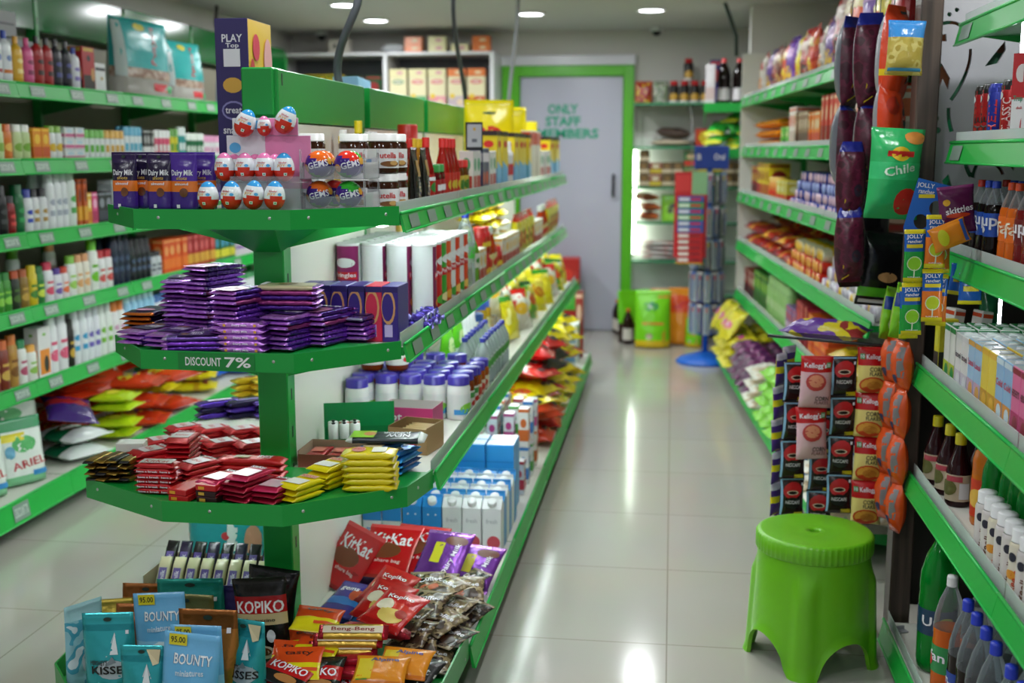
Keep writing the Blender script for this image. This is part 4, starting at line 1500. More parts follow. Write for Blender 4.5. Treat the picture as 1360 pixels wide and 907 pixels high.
b.decal(('e', 0, 0, .1, .07, M('#c8862a', .4)), 1, 1, lambda u, v, e: (u, v, .0855 + e), True)
obj('lid_print', b, o)
JB = [('#d9d9dc', '#c23a4a'), ('#e0e0e2', '#3a78c0'), ('#dcdcdf', '#4aa03c'), ('#e4e0da', '#d06a2a'), ('#d8dade', '#b03a7a')]
jt = [tetra('juice_carton', .052, .04, .13 + .02 * (k % 2), M(a, .35), M('#d4d6da', .35), [('r', 0, .3, 1, .3, M(c, .35)), ('e', 0, .62, .6, .24, M(c, .35)), ('r', 0, .95, 1, .08, M(c, .35))], None, 'FL') for k, (a, c) in enumerate(JB)]
for r_ in range(11):
    for k in range(5):
        if k < 2 and r_ % 3:
            continue
        t = jt[(r_ * 2 + k * 3) % 5]
        z = .116 + (.0 if r_ < 3 or k > 2 else .0)
        place(t, (-.55 - .058 * k, 4.28 + .0455 * r_, z), 'small juice carton, %s row back, %s from the aisle edge' % (ORD[r_ + 1], ORD[k + 1]), 'juice carton', 'juice cartons on the bottom shelf', PI / 2)
        if k in (0, 1, 2) and r_ > 1 and not (k < 2 and r_ % 3):
            place(jt[(r_ + k) % 5], (-.55 - .058 * k, 4.28 + .0455 * r_, z + .1515), 'small juice carton stacked above, %s row back, %s from the aisle' % (ORD[r_ + 1], ORD[k + 1]), 'juice carton', 'stacked juice cartons', PI / 2)
wt = carton('tall_carton', .07, .07, .24, M('#d9d6d6', .35), [('r', .3, .5, .3, .9, M('#a8302a', .4)), ('r', 0, .2, .8, .02, M('#bbbbc0', .4)), ('r', 0, .45, .8, .02, M('#bbbbc0', .4))], 'FL')
for k in range(3):
    place(wt, (-.93, 4.33 + .08 * k, .116), 'tall white and red carton, %s from the milk boxes by the panel' % ORD[k + 1], 'carton', 'tall white cartons by the panel', PI / 2)
    place(wt, (-.85, 4.33 + .08 * k, .116), 'tall white and red carton, %s from the milk boxes, second line' % ORD[k + 1], 'carton', 'tall white cartons by the panel', PI / 2)
gt = carton('green_carton', .06, .05, .2, M('#dfe3dc', .35), [('r', 0, .5, .8, .5, M('#3a9a40', .35)), ('e', 0, .5, .5, .2, TXW)], 'FL')
for k in range(3):
    place(gt, (-.78 + .065 * k, 4.87, .116), 'white and green carton, %s from the panel before the noodle packs' % ORD[k + 1], 'carton', 'white and green cartons before the noodle packs')

# lying packs: helper and the pile at the near end of the bottom shelf
SOFT = []


def lay(t, px, py, z, rz, label, cat, grp=None, tilt=0.0, roll=0.0, s=1.0):
    c = atZ(px, py, z)
    rot = Matrix.Rotation(rz, 3, 'Z') @ Matrix.Rotation(roll, 3, 'Y') @ Matrix.Rotation(-PI / 2 + tilt, 3, 'X')
    off = rot @ Vector((0, 0, t.h * s / 2))
    o = place(t, c - off, label, cat, grp, s=s)
    o.rotation_euler = rot.to_euler()
    SOFT.append(o)
    o['_hero'] = 1
    return o


kp = pouch('wafer_pouch', .17, .2, .024, FI('#c3151c'), [(.0, .08, FI('#a01016')), (.93, 1, FI('#d8454a'))], [('t', 'KitKat', 0, .72, .8, .22, TXW), ('e', -.1, .5, .7, .3, M('#7a3d1e', .4)), ('t', 'share bag', .05, .3, .5, .08, M('#e8c8c8', .4)), ('e', .35, .1, .1, .07, TXW)], FI('#a8141a'), wrk=.002)
pp = pouch('chocolate_pouch', .15, .19, .022, FO('#7a3aa0', .25, .45), [(0, .08, PURL), (.92, 1, PURL)], [('r', -.12, .55, .22, .38, M('#d8d02a', .35)), ('e', .2, .8, .5, .2, M('#6a3a2a', .4)), ('t', 'Dairy Milk', .24, .45, .14, .6, TXW, 80)], wrk=.0022, k=2)
for t, px, py, z, rz, tl, rl, l in ((kp, 465, 742, .2, -.6, .9, .15, 'red wafer share bag propped against the panel'), (kp, 516, 732, .22, -.12, .55, 0, 'red wafer share bag lying flat on top of the others'), (kp, 552, 740, .19, -.18, .5, 0, 'red wafer share bag between the flat one and the purple bags'),
                                    (pp, 588, 748, .2, -.22, .6, 0, 'purple chocolate share bag with yellow sticker nearer the panel'), (pp, 628, 757, .175, -.22, .45, 0, 'purple chocolate share bag with yellow sticker at the aisle edge'), (kp, 455, 760, .15, -.5, 1.1, .0, 'red wafer share bag standing on edge behind the propped one')):
    lay(t, px, py, z, rz, l, 'share bag', None, tl, rl)
pd = pouch('chocolate_pouch', .13, .17, .018, FO('#4a1c6a', .25, .4), [], [('t', 'Dairy Milk', 0, .6, .7, .12, TXW)], wrk=.002, k=3)
lay(pd, 490, 756, .16, -.5, 'dark purple chocolate bag under the flat red share bag', 'share bag', None, .35)
gp_ = pouch('sweets_bag', .12, .15, .018, FI('#3b2f8a'), [(.3, .5, M('#2a6fc0', .3))], [('e', .2, .6, .4, .3, M('#c8502a', .4)), ('t', 'gems', -.1, .72, .5, .14, TXW)], wrk=.002, k=4)
lay(gp_, 462, 805, .16, -.35, 'blue purple sweets bag lying below the propped share bag', 'sweets bag', None, .3)
lay(gp_, 478, 822, .145, -.1, 'blue purple sweets bag underneath, by the panel foot', 'sweets bag', None, .15)
rc = pouch('sweets_bag', .13, .14, .024, FI('#c41a1c'), [(.0, .1, FI('#a81216')), (.4, .6, FI('#d8372a'))], [('t', 'Kopiko', 0, .75, .6, .14, TXW, 8), ('e', .1, .3, .6, .34, M('#e0c060', .35)), ('e', -.2, .5, .4, .3, M('#e8d8c0', .35)), ('e', .3, .4, .26, .2, M('#a82014', .4))], wrk=.003, k=1.4)
for px, py, z, rz, tl, l in ((515, 783, .24, -.5, .5, 'red milk sweets bag, highest of the three red ones'), (507, 805, .25, -.35, .45, 'red milk sweets bag in the middle of the three red ones'), (523, 826, .23, -.45, .35, 'red milk sweets bag with cream splash, lowest of the three')):
    lay(rc, px, py, z, rz, l, 'sweets bag', 'red milk sweets bags', tl, .1)
cf = [pouch('sweets_bag', .1, .115, .018, PR(a, b_, c, 45, .25), [(0, .08, FI('#8a7a62')), (.92, 1, FI('#9a8a70'))], [('t', 'Coffee', 0, .62, .7, .16, TXW, 5), ('e', .1, .3, .5, .3, M('#3a2418', .35)), ('e', -.2, .3, .3, .26, M('#b8562a', .4))], wrk=.003, k=k) for k, (a, b_, c) in enumerate((('#4a382a', '#8a7658', '#241a14'), ('#76644a', '#a8946e', '#3a2a22'), ('#2a2220', '#5a4a3e', '#9a8a6e')))]
for i, (px, py, z) in enumerate(((572, 785, .2), (598, 783, .19), (622, 772, .17), (560, 803, .2), (588, 803, .2), (612, 797, .17), (575, 820, .19), (600, 822, .17), (622, 812, .15), (560, 838, .17), (585, 840, .165), (608, 838, .15), (548, 858, .16), (575, 858, .15), (598, 860, .145), (540, 845, .18), (620, 790, .19), (605, 812, .19), (556, 870, .14), (590, 876, .14))):
    lay(cf[i % 3], px, py, z, R.uniform(-.9, .4), 'brown and beige coffee sweets bag in the heap at the aisle edge', 'sweets bag', 'heap of coffee sweets bags', R.uniform(.1, .4), R.uniform(-.15, .15))
og = pouch('sweets_bag', .13, .1, .018, FI('#e08a1e'), [(0, .1, FI('#c86a12'))], [('r', -.3, .5, .3, .7, M('#d8c02a', .35)), ('p', [(-.42, .12), (-.2, .12), (-.42, .5)], M('#3a9a3a', .35)), ('t', 'Alpine', .05, .78, .55, .16, M('#2a3a8a', .4))], wrk=.002, k=5)
lay(og, 522, 880, .19, -.1, 'orange yellow sweets bag lying at the aisle corner', 'sweets bag', 'orange sweets bags', .35)
lay(og, 506, 905, .165, .05, 'orange yellow sweets bag at the very front edge', 'sweets bag', 'orange sweets bags', .3)
bk = pouch('sweets_bag', .1, .12, .024, PR('#1c1a1c', '#2c282a', '#d8d4d0', 45), [], [('t', 'mint', 0, .5, .7, .2, TXW)], wrk=.002, k=6)
lay(bk, 556, 894, .15, -.3, 'black and white sweets bag beside the orange one', 'sweets bag', None, .25)
bb = bar('wafer_bar', .17, .04, .02, FO('#b8201e', .28, .3), [], FO('#b51c34'), 2.2, [(.12, .88, FO('#c9a23a', .28, .4))])
bbt = MB()
for q in (('r', 0, .5, .86, .5, M('#e0d0b8', .35)), ('t', 'Beng-Beng', 0, .5, .62, .34, M('#8a1420', .4))):
    bbt.decal(q, .17, .04, lambda u, v, e: (v - .02, -u, .0226 + e), True, .0006)
bb.parts.append(('print_panel', bbt.mesh('print_panel')))
bbt = MB()
bb2 = bar('wafer_bar', .17, .04, .02, FO('#b01a30', .28, .4), [], FO('#c22a44'), 4.2)
for i, (px, py, z, l) in enumerate(((470, 843, .235, 'topmost wafer bar'), (463, 854, .215, 'second wafer bar'), (456, 865, .195, 'third wafer bar'), (448, 876, .17, 'lowest printed wafer bar'))):
    c = atZ(px, py, z)
    place(bb, c, l + ' of the gold and red slanting row', 'wafer bar', 'gold and red wafer bars', PI / 2 + .12, 0, -.55)
for i, (px, py, z) in enumerate(((456, 886, .17), (440, 898, .16), (500, 848, .2), (472, 896, .14))):
    c = atZ(px, py, z)
    place(bb2, c, 'red foil wafer bar, %s below the gold and red row' % ORD[i + 1], 'wafer bar', 'red foil wafer bars', PI / 2 + R.uniform(-.2, .3), R.uniform(-.15, .15))
yr = pouch('sweets_bag', .12, .1, .017, FI('#d84a1a'), [(.0, .5, FI('#dccb1a'))], [('t', 'tasty', 0, .78, .6, .16, M('#4a1a12', .4)), ('r', .2, .3, .5, .1, M('#d84a1a', .4))], wrk=.002, k=7)
for i, (px, py, z, rz) in enumerate(((420, 838, .22, .05), (408, 850, .2, .1), (422, 858, .21, -.1), (392, 872, .19, .15), (410, 880, .18, -.1), (400, 893, .17, .1))):
    lay(yr, px, py, z, rz, 'orange and yellow sweets bag, %s from the panel foot in its heap' % ORD[i + 1], 'sweets bag', 'orange and yellow sweets bags by the post', R.uniform(.2, .45), R.uniform(-.1, .1))
rb_ = pouch('sweets_bag', .13, .12, .018, FI('#1e1a1c'), [(.3, .7, FI('#b5161c'))], [('t', 'KOPIKO', 0, .5, .8, .2, TXW), ('e', .1, .2, .5, .2, M('#a8703a', .4))], wrk=.002, k=8)
for i, (px, py, z, rz) in enumerate(((385, 888, .2, -.3), (365, 900, .18, .2), (425, 902, .16, .1), (345, 904, .17, -.2), (450, 905, .15, .2))):
    lay(rb_, px, py, z, rz, 'black and red coffee sweets bag, %s from the copper pouch along the front' % ORD[i + 1], 'sweets bag', 'black and red coffee sweets bags', R.uniform(.15, .4), R.uniform(-.15, .15))

# tray four: stand-up pouches
TL, TLD = FO('#34aab0', .25, .45, .5, 25), FO('#17827a', .28, .4)
z4 = ZT4 + .0005
KISS = [(.0, .12, FO('#2890a0', .28, .4)), (.84, .9, FO('#1f8a92', .28, .4))]
KD = [('e', .1, .42, .62, .2, M('#b9c3c9', .3, .4)), ('p', [(-.1, .44), (.34, .44), (.14, .8)], M('#c8ced2', .3, .4)), ('p', [(.06, .58), (.22, .58), (.14, .8)], M('#e4e8ea', .3)), ('p', [(-.04, .46), (.18, .5), (.1, .56)], M('#7c868c', .3)), ('t', "HERSHEY'S", -.16, .5, .34, .05, M('#2a2422', .4)), ('t', 'KISSES', .06, .42, .74, .085, M('#17120f', .4)), ('r', .38, .8, .06, .04, TXW)]
ks = pouch('chocolate_pouch', .108, .2, .05, TL, KISS, KD, TLD, True, (0, .14), wrk=.0022, hole=True, k=1.1)
kb = pouch('chocolate_pouch', .074, .14, .045, TL, KISS, KD[:5] + KD[5:6] + [('p', [(.12, .96), (.44, .96), (.4, .8), (.28, .78)], M('#d8c8a0', .4)), ('t', '50', .3, .88, .16, .07, M('#7a3a1a', .4))], TLD, True, (0, .14), wrk=.0022, hole=True, k=2.1)
ksp = pouch('chocolate_pouch', .108, .2, .05, PR('#8fc4d0', '#4aa0b8', '#d0e0e6', 22, .25), [(.84, 1, FI('#a8d4dc'))], [('e', 0, .3, .5, .3, M('#c8d4da', .4))], None, True, (0, .14), wrk=.004, k=1.6)
BB_ = FI('#6ab4e2', .3)
BND = [(0, .2, FI('#3f8fca')), (.2, .5, FI('#8cc8e8')), (.78, 1, FI('#6fb4e0'))]
BND2 = [('t', 'BOUNTY', .05, .755, .68, .1, M('#3a5a8a', .4)), ('t', 'BOUNTY', .06, .757, .68, .1, M('#eef3f6', .35)), ('t', 'miniatures', .02, .63, .5, .055, M('#d8e6f0', .4), 4), ('e', .05, .36, .5, .28, M('#cfe2ea', .3)), ('e', .05, .34, .36, .2, M('#6f95a8', .35)), ('r', -.24, .93, .32, .11, M('#dfd02a', .4)), ('t', '95.00', -.24, .93, .26, .06, M('#2a2a1a', .5))]
bo = pouch('chocolate_pouch', .105, .19, .045, BB_, BND, BND2, FI('#4a96cc'), True, (0, .16), wrk=.003, k=3.1)
CU = FO('#c47c38', .3, .6)
cu = pouch('chocolate_pouch', .112, .185, .045, CU, [(0, .3, FO('#c47a34', .3, .55)), (.84, 1, FO('#8a5220', .3, .6))], [('r', .36, .8, .07, .05, TXW), ('e', -.1, .25, .3, .2, M('#3a1a10', .4))], FO('#8a5220', .3, .6), True, (0, .16), wrk=.002, hole=True, k=4.1)
cus = pouch('chocolate_pouch', .07, .12, .03, FO('#9a5a2a', .3, .55), [], [('e', .2, .7, .3, .2, M('#d8a04a', .4))], None, True, (0, .14), wrk=.002, k=5.1)
gpo = pouch('chocolate_pouch', .09, .14, .035, FO('#a8923a', .3, .7), [], [('r', 0, .5, .6, .2, M('#7a5a22', .4))], None, True, (0, .14), wrk=.003, k=6.1)
tgp = pouch('chocolate_pouch', .13, .15, .04, FO('#1a9486', .28, .4), [], [('r', .38, .75, .06, .05, TXW)], None, True, (0, .16), wrk=.002, hole=True, k=7.1)
olp = pouch('chocolate_pouch', .105, .14, .04, FO('#6a6636', .3, .45), [], [('r', .34, .5, .07, .05, TXW)], None, True, (0, .16), wrk=.002, hole=True, k=8.1)
for t, px, py, Y, rz, rx, s, l in (
        (ks, 144, 818, 2.43, .12, -.06, 1, 'large teal chocolate pouch with a silver drop, nearest the outer corner'), (kb, 189, 860, 2.345, .05, -.04, 1, 'small teal chocolate pouch with price corner in front of the large one'),
        (ksp, 108, 805, 2.53, 1.15, -.05, 1, 'teal chocolate pouch turned edge-on at the outer corner'), (bo, 214, 793, 2.545, .1, -.08, .95, 'blue coconut chocolate pouch standing farthest back of three'),
        (bo, 243, 848, 2.315, .02, -.08, 1.06, 'blue coconut chocolate pouch at the front with its name in full'), (bo, 262, 835, 2.385, -.05, -.05, 1.06, 'blue coconut chocolate pouch half behind the front one'),
        (cu, 277, 812, 2.46, .0, -.03, 1, 'copper chocolate pouch standing before the black coffee bag'), (cu, 188, 778, 2.70, .2, -.05, 1, 'copper chocolate pouch behind the blue coconut pouches'),
        (cus, 178, 807, 2.575, .25, -.1, 1, 'small copper pouch between the teal and blue pouches'), (gpo, 147, 802, 2.64, .3, -.2, 1, 'gold crinkled pouch behind the large teal pouch'),
        (tgp, 255, 775, 2.70, 0, -.08, 1, 'dark teal green pouch standing behind the olive pouch'), (olp, 244, 792, 2.635, 0, -.06, 1, 'olive pouch standing before the dark teal green pouch'),
        (kb, 323, 826, 2.47, -.25, -.05, 1.1, 'teal pouch half hidden by the copper pouch, with price corner')):
    top = atY(px, py, Y)
    s_ = max(.6, min(1.9, (top.z - z4) / t.h))
    place(t, (top.x, Y, z4), l, 'chocolate pouch', 'stand-up chocolate pouches on the lowest tray', rz, rx, R.uniform(-.07, .07), s_)
ko = pouch('coffee_sweets_bag', .142, .23, .04, FI('#15110f'), [(.6, .8, FI('#b5161c')), (.5, .6, FI('#cbb88a')), (.95, 1, FI('#2a2624'))], [('t', 'KOPIKO', .02, .7, .9, .13, M('#f0ecec', .35)), ('t', 'Cappuccino', 0, .55, .6, .05, M('#2a1a12', .4)), ('e', .0, .2, .5, .16, M('#d9cdb4', .35)), ('e', 0, .21, .36, .1, M('#6a3a1c', .35)), ('e', .2, .38, .16, .14, M('#d6d8dc', .3)), ('e', -.2, .4, .2, .1, M('#c04a1a', .4)), ('e', -.3, .14, .3, .1, M('#9a6a3a', .4)), ('e', .3, .12, .3, .1, M('#9a6a3a', .4))], None, wrk=.002, k=3.3)
p = atY(352, 782, 2.66)
place(ko, (p.x, 2.655, z4), 'black coffee sweets bag with large red name band leaning on the post', 'sweets bag', None, -.02, -.1, -.1, max(1, (p.z - z4) / .23))
kob = pouch('coffee_sweets_bag', .15, .24, .04, FI('#131012'), [], [('e', 0, .93, .2, .03, M('#3a3a3c', .4))], None, wrk=.003, k=4.4)
p = atY(352, 758, 2.78)
place(kob, (p.x, 2.77, z4), 'plain black bag behind the coffee sweets bag at the post foot', 'sweets bag', None, 0, -.1, .1, (p.z - z4) / .24)
pv = pouch('chocolate_pouch', .06, .13, .03, FO('#33276a', .3, .3), [], [('r', 0, .5, .6, .3, M('#b8b0c8', .4))], None, True, wrk=.002, k=5.5)
p = atY(304, 780, 2.72)
place(pv, (p.x, 2.72, z4), 'dark violet pouch squeezed between the coffee bag and green pouch', 'chocolate pouch', None, 0, -.05, 0, (p.z - z4) / .13)

# chocolate bars in an open box and the nappy pack, bottom shelf on the toiletries side
BX = M('#c8c2b0', .5)
tag(obj('open_carton', open_box('open_carton', .34, .2, .13, BX, M('#a89c80', .6), .8), loc=(-1.25, 3.02, .116)), 'low open carton holding upright cream and black chocolate bars', 'carton')
cbs = [bar('chocolate_bar', .15, .034, .016, c, [('r', 0, .62, .7, .3, M('#6a58a8', .35)), ('t', 'milk', 0, .62, .4, .2, TXW, 90)], None, k) for k, c in enumerate((FI('#d6cfa8'), FI('#1c1a1c'), FI('#2c2440')))]
for i in range(16):
    a, q = i % 8, i // 8
    place(cbs[0 if q == 0 else 1 + a % 2], (-1.395 + .041 * a, 2.99 + .05 * q, .20 + .03 * q), '%s chocolate bar leaning in the open carton, %s from its outer end' % ('cream wrapped' if q == 0 else 'black wrapped', ORD[a + 1]), 'chocolate bar', 'bars leaning in the open carton', R.uniform(-.015, .015), .95)
DI = [('t', 'Pampers', -.12, .72, .5, .14, TXW), ('r', -.2, .6, .3, .06, M('#c8323c', .4)), ('r', .08, .5, .12, .8, M('#d8e6e6', .35)), ('e', .3, .74, .24, .2, M('#d8c02a', .4)), ('e', .32, .35, .2, .4, M('#b98a70', .4)), ('e', 0, .4, .1, .1, M('#c83a42', .4))]
nap = pouch('nappy_pack', .27, .24, .11, FI('#1d9aa0', .3), [(0, .12, FI('#17868c'))], DI, FI('#a8d4d8'), True, (0, .04), pu=.25, wrk=.003, k=1.9)
p = atY(306, 700, 3.42)
place(nap, (p.x, 3.42, .116), 'teal nappy pack on the bottom shelf behind the leaning bars', 'nappy pack', None, .05, 0, 0, max(1, (p.z - .116) / .24))

# sticks and bars on the third shelf of the toiletries side
pb = [bar('chocolate_bar', .15, .05, .016, c, [('r', 0, .5, .5, .5, m2)], e, k) for k, (c, m2, e) in enumerate(((FO('#4a2a9a'), M('#c8c4d8', .4), FO('#7a58c0')), (FO('#1d1438'), M('#6a58a0', .4), FO('#2f2258'))))]
yb = bar('chocolate_bar', .16, .035, .02, FO('#c9a318', .3, .5), [('r', 0, .5, .5, .4, M('#7a4a1a', .4))], FO('#e0c23a', .3, .5), 3)
bl = bar('chocolate_bar', .16, .05, .02, FO('#1d5fb8', .3, .4), [('r', 0, .5, .5, .4, M('#d8e2ea', .4))], FO('#3a8ad0', .3, .5), 4)
for i in range(12):
    a, q = i % 4, i // 4
    place(pb[(a + q) % 2], (-1.38 + .085 * a, 3.42 + .02 * a, z3s + .002 + .0178 * q), 'dark purple chocolate bar behind the red wafers, %s, layer %s from the bottom' % (ORD[a + 1], ORD[q + 1]), 'chocolate bar', 'dark purple bars on the third shelf', -.9 + R.uniform(-.05, .05), 0)
for i in range(15):
    a, q = i % 5, i // 5
    place(yb if a < 4 else bl, (-1.39 + .065 * a, 3.75 + .01 * a, z3s + .002 + .0218 * q), '%s chocolate bar, %s across, layer %s, third shelf behind the purple bars' % ('gold' if a < 4 else 'blue', ORD[a + 1], ORD[q + 1]), 'chocolate bar', 'gold bars on the third shelf', -.7 + R.uniform(-.06, .06))
for i in range(12):
    a, q = i % 4, i // 4
    place(bl if a > 1 else yb, (-1.365 + .078 * a, 4.02, z3s + .002 + .0218 * q), '%s chocolate bar in the far heap, %s across, layer %s, third shelf' % ('blue' if a > 1 else 'gold', ORD[a + 1], ORD[q + 1]), 'chocolate bar', 'far heap of bars on the third shelf', -.6 + R.uniform(-.06, .06))

for i in range(24):
    a, q, r_ = i % 4, (i // 4) % 3, i // 12
    place(kk[i % 3] if q < 2 else kkT, (-1.375 + .088 * a, 2.98 + .155 * r_ + R.uniform(-.004, .004), z3s + .002 + .0128 * q), 'red wafer bar behind the tray, %s across, layer %s, %s heap' % (ORD[a + 1], ORD[q + 1], ('nearer', 'farther')[r_]), 'wafer bar', 'red wafer heaps behind the third tray', -.8 + R.uniform(-.06, .06), 0)

# ------------------------------------------------------------------ rows of goods on the shelves
FR = {'LW': (lambda s, d: (LX - d, s), PI / 2, 8.55)}


def gr(xe):
    return (lambda s, d: (xe - d, s), PI / 2, 7.385)


def dr(xe):
    return (lambda s, d: (xe + d, s), -PI / 2, 3.2)


def rw(xe=0.0):
    def f(s, d):
        lx, ly = xe + d, s - SO.y
        return (SO.x + lx * math.cos(SA) - ly * math.sin(SA), SO.y + lx * math.sin(SA) + ly * math.cos(SA))
    return (f, SA - PI / 2, 7.62)


def nb(yf):
    return (lambda s, d: (s, yf + d), 0.0, .9)


def row(fr, z, s, items, where, d=.03, gap=.004, jr=.06, jd=.006):
    """stand items side by side from s on; item = (template, count, description, category[, options])"""
    f, rz, smax = fr
    for it in items:
        t, n, desc, cat = it[:4]
        o = it[4] if len(it) > 4 else {}
        if t is None:
            s += n
            continue
        if 's' in o:
            s = o['s']
        deep, high, turn = o.get('deep', 1), o.get('high', 1), o.get('turn', 0)
        wd, dp = (t.d, t.w) if turn else (t.w, t.d)
        n = min(n, max(0, int((smax - s + gap) / (wd + o.get('gap', gap)))))
        m = n * deep * high
        for k in range(n):
            for q in range(deep):
                for h in range(high):
                    dd = o.get('d', d) + dp / 2 + q * (dp + .004) + R.uniform(0, jd)
                    x, y = f(s + wd / 2, dd)
                    bits = []
                    if n > 1:
                        bits.append('%s of %d from the near end' % (ORD[k + 1], n))
                    if deep > 1:
                        bits.append('front line' if q == 0 else ORD[q + 1] + ' line')
                    if high > 1:
                        bits.append('layer %d' % (h + 1))
                    lab = ', '.join([desc] + bits + [where])
                    place(t, (x, y, z + .0008 + o.get('z', 0) + h * (t.h + .0008)), lab, cat, '%s, %s' % (desc, where) if m > 1 else None, rz + (PI / 2 if turn else 0) + R.uniform(-jr, jr), 0, 0)
            s += wd + o.get('gap', gap)
    return s


def BT(name, sty, h, r, body, cap, lab=None, dec=None, sy=1.0, **k):
    bm = body if not isinstance(body, str) else M(body, .3)
    lm = None if lab is None else (lab if not isinstance(lab, str) else M(lab, .35))
    dd = dec or ()
    return bottle(name, h, r, sty, bm, M(cap, .35) if isinstance(cap, str) else cap, lm, k.pop('lz', (.15, .62)), dd, sy=sy, seg=12, **k)


def label2(c1, c2='#ffffff', txt=None):
    q = [('r', 0, .3, .8, .24, M(c1, .4)), ('e', 0, .7, .4, .3, M(c2, .4))]
    return q


def CT(name, w, d, h, base, c1, c2=None, wrap='FLR'):
    q = [('r', 0, .28, .96, .3, M(c1, .35)), ('e', 0, .66, .66, .3, M(c2 or c1, .35)), ('r', 0, .93, .9, .06, M(c2 or c1, .35))]
    return carton(name, w, d, h, M(base, .35), q, wrap)


# -- toiletries shelving, top shelf
hs = lambda c: BT('shampoo_bottle', 'shampoo', .2, .034, '#e4e6ec', '#2743a8', '#e4e6ec', [('r', .0, .2, .7, .14, M(c, .4)), ('e', 0, .72, .34, .24, M('#7d8fc4', .4))], .6)
sh = lambda b, c, e='#ffffff', h=.185, r=.034, sty='shampoo': BT('shampoo_bottle', sty, h, r, b, c, b, [('e', 0, .75, .5, .2, M(e, .4)), ('r', 0, .3, .5, .2, M(e, .4))], .6)
ltop = 'top toiletries shelf'
row(FR['LW'], LZ['top'], 3.99, [
    (hs('#2a9a58'), 2, 'white shampoo bottle with blue cap and green stripe', 'shampoo bottle'), (hs('#b03a4a'), 1, 'white shampoo bottle with blue cap and red stripe', 'shampoo bottle'),
    (hs('#d8762a'), 1, 'white shampoo bottle with blue cap and orange stripe', 'shampoo bottle'), (sh('#e0ac2a', '#e0a022', '#f0d890'), 1, 'yellow shampoo bottle', 'shampoo bottle'),
    (sh('#d85a92', '#d84a86', '#8a2a5a'), 1, 'pink shampoo bottle', 'shampoo bottle'), (sh('#a81a20', '#151516', '#3a1214', .2), 2, 'red shampoo bottle with black cap', 'shampoo bottle'),
    (sh('#1c1c2a', '#111114', '#4a4a8a', .2), 2, 'black shampoo bottle', 'shampoo bottle'), (sh('#e0e0ea', '#2a3a9a', '#8a7ac0', .18), 1, 'white shampoo bottle with violet print', 'shampoo bottle'),
    (carton('soap_box', .1, .07, .19, M('#b01c24', .35), [('r', 0, .2, .9, .36, M('#2a1a18', .4)), ('e', 0, .75, .3, .14, M('#2a1416', .4)), ('r', 0, .94, .8, .08, M('#c8a23a', .4)), ('e', .3, .4, .3, .3, M('#c8925a', .4))], 'FL'), 1, 'red and black gift box', 'box'),
    (carton('soap_box', .1, .06, .13, M('#dcdce0', .35), [('r', 0, .8, .9, .1, M('#2a2a2e', .4)), ('r', .1, .5, .2, .1, M('#b89a5a', .4))], 'FL'), 1, 'white cream box', 'box')], ltop, gap=.006)
gb = carton('grey_box', .13, .08, .1, M('#9a9c9e', .3), [('r', 0, .5, .8, .1, M('#6a6c70', .4))], 'FL')
row(FR['LW'], LZ['top'], 4.46, [(gb, 1, 'grey box standing on boxes at the back', 'box', {'d': .2, 'z': .205}), ], ltop)
row(FR['LW'], LZ['top'], 4.46, [(gb, 2, 'lower grey box at the back', 'box', {'d': .2, 'high': 2, 'gap': .01})], ltop)
npk = lambda k, w, h, c1, c2: pouch('nappy_pack', w, h, .14, PR(c1, c1, c1, 9, .3), [(0, .28, FI('#a3a09a')), (.28, .38, PR('#8a6a5a', '#b09a8a', '#a89484', 40))], [('t', 'Pampers', .15, .68, .12, .5, M('#b8323c', .4), 82), ('e', -.05, .9, .2, .1, M('#c8b82a', .4)), ('r', .2, .15, .26, .1, M('#c8323a', .4)), ('e', .4, .14, .16, .1, M('#2a9a5a', .4)), ('r', -.42, .6, .14, .7, M('#a8b4b4', .4))], FI(c2), True, (0, .03), pu=.25, wrk=.004, k=k)
n1, n2 = npk(1.2, .42, .38, '#159a9c', '#c8ccd0'), npk(2.4, .33, .32, '#1a9c9a', '#d8d02a')
for t, y, l in ((n1, 5.62, 'large teal nappy pack with red name, highest on the top toiletries shelf'), (n2, 6.12, 'smaller teal nappy pack with yellow edge beside the large one')):
    place(t, (-2.62, y, LZ['top'] + .001), l, 'nappy pack', None, PI / 2 - .25, 0, .03)
tis = pouch('tissue_pack', .2, .26, .08, FI('#7d9ad0'), [(.75, 1, FI('#c2262c'))], [('e', 0, .4, .6, .4, M('#dcd0e0', .4)), ('e', .2, .3, .3, .3, M('#d8c83a', .4)), ('r', .1, .15, .5, .1, M('#d86a9a', .4))], None, True, (0, .05), pu=.3, wrk=.003)
row(FR['LW'], LZ['top'], 6.42, [(tis, 3, 'blue and red pad pack', 'pad pack', {'gap': .03})], ltop)
nv = pouch('pad_pack', .18, .22, .09, FI('#1c2a7a'), [(.7, 1, FI('#2a1a6a'))], [('e', 0, .5, .6, .4, M('#c25aa0', .4)), ('r', 0, .2, .6, .1, M('#d8d8e8', .4))], None, True, (0, .05), pu=.3, wrk=.003)
row(FR['LW'], LZ['top'], 7.25, [(nv, 5, 'navy blue pad pack with pink flower', 'pad pack', {'gap': .02})], ltop)

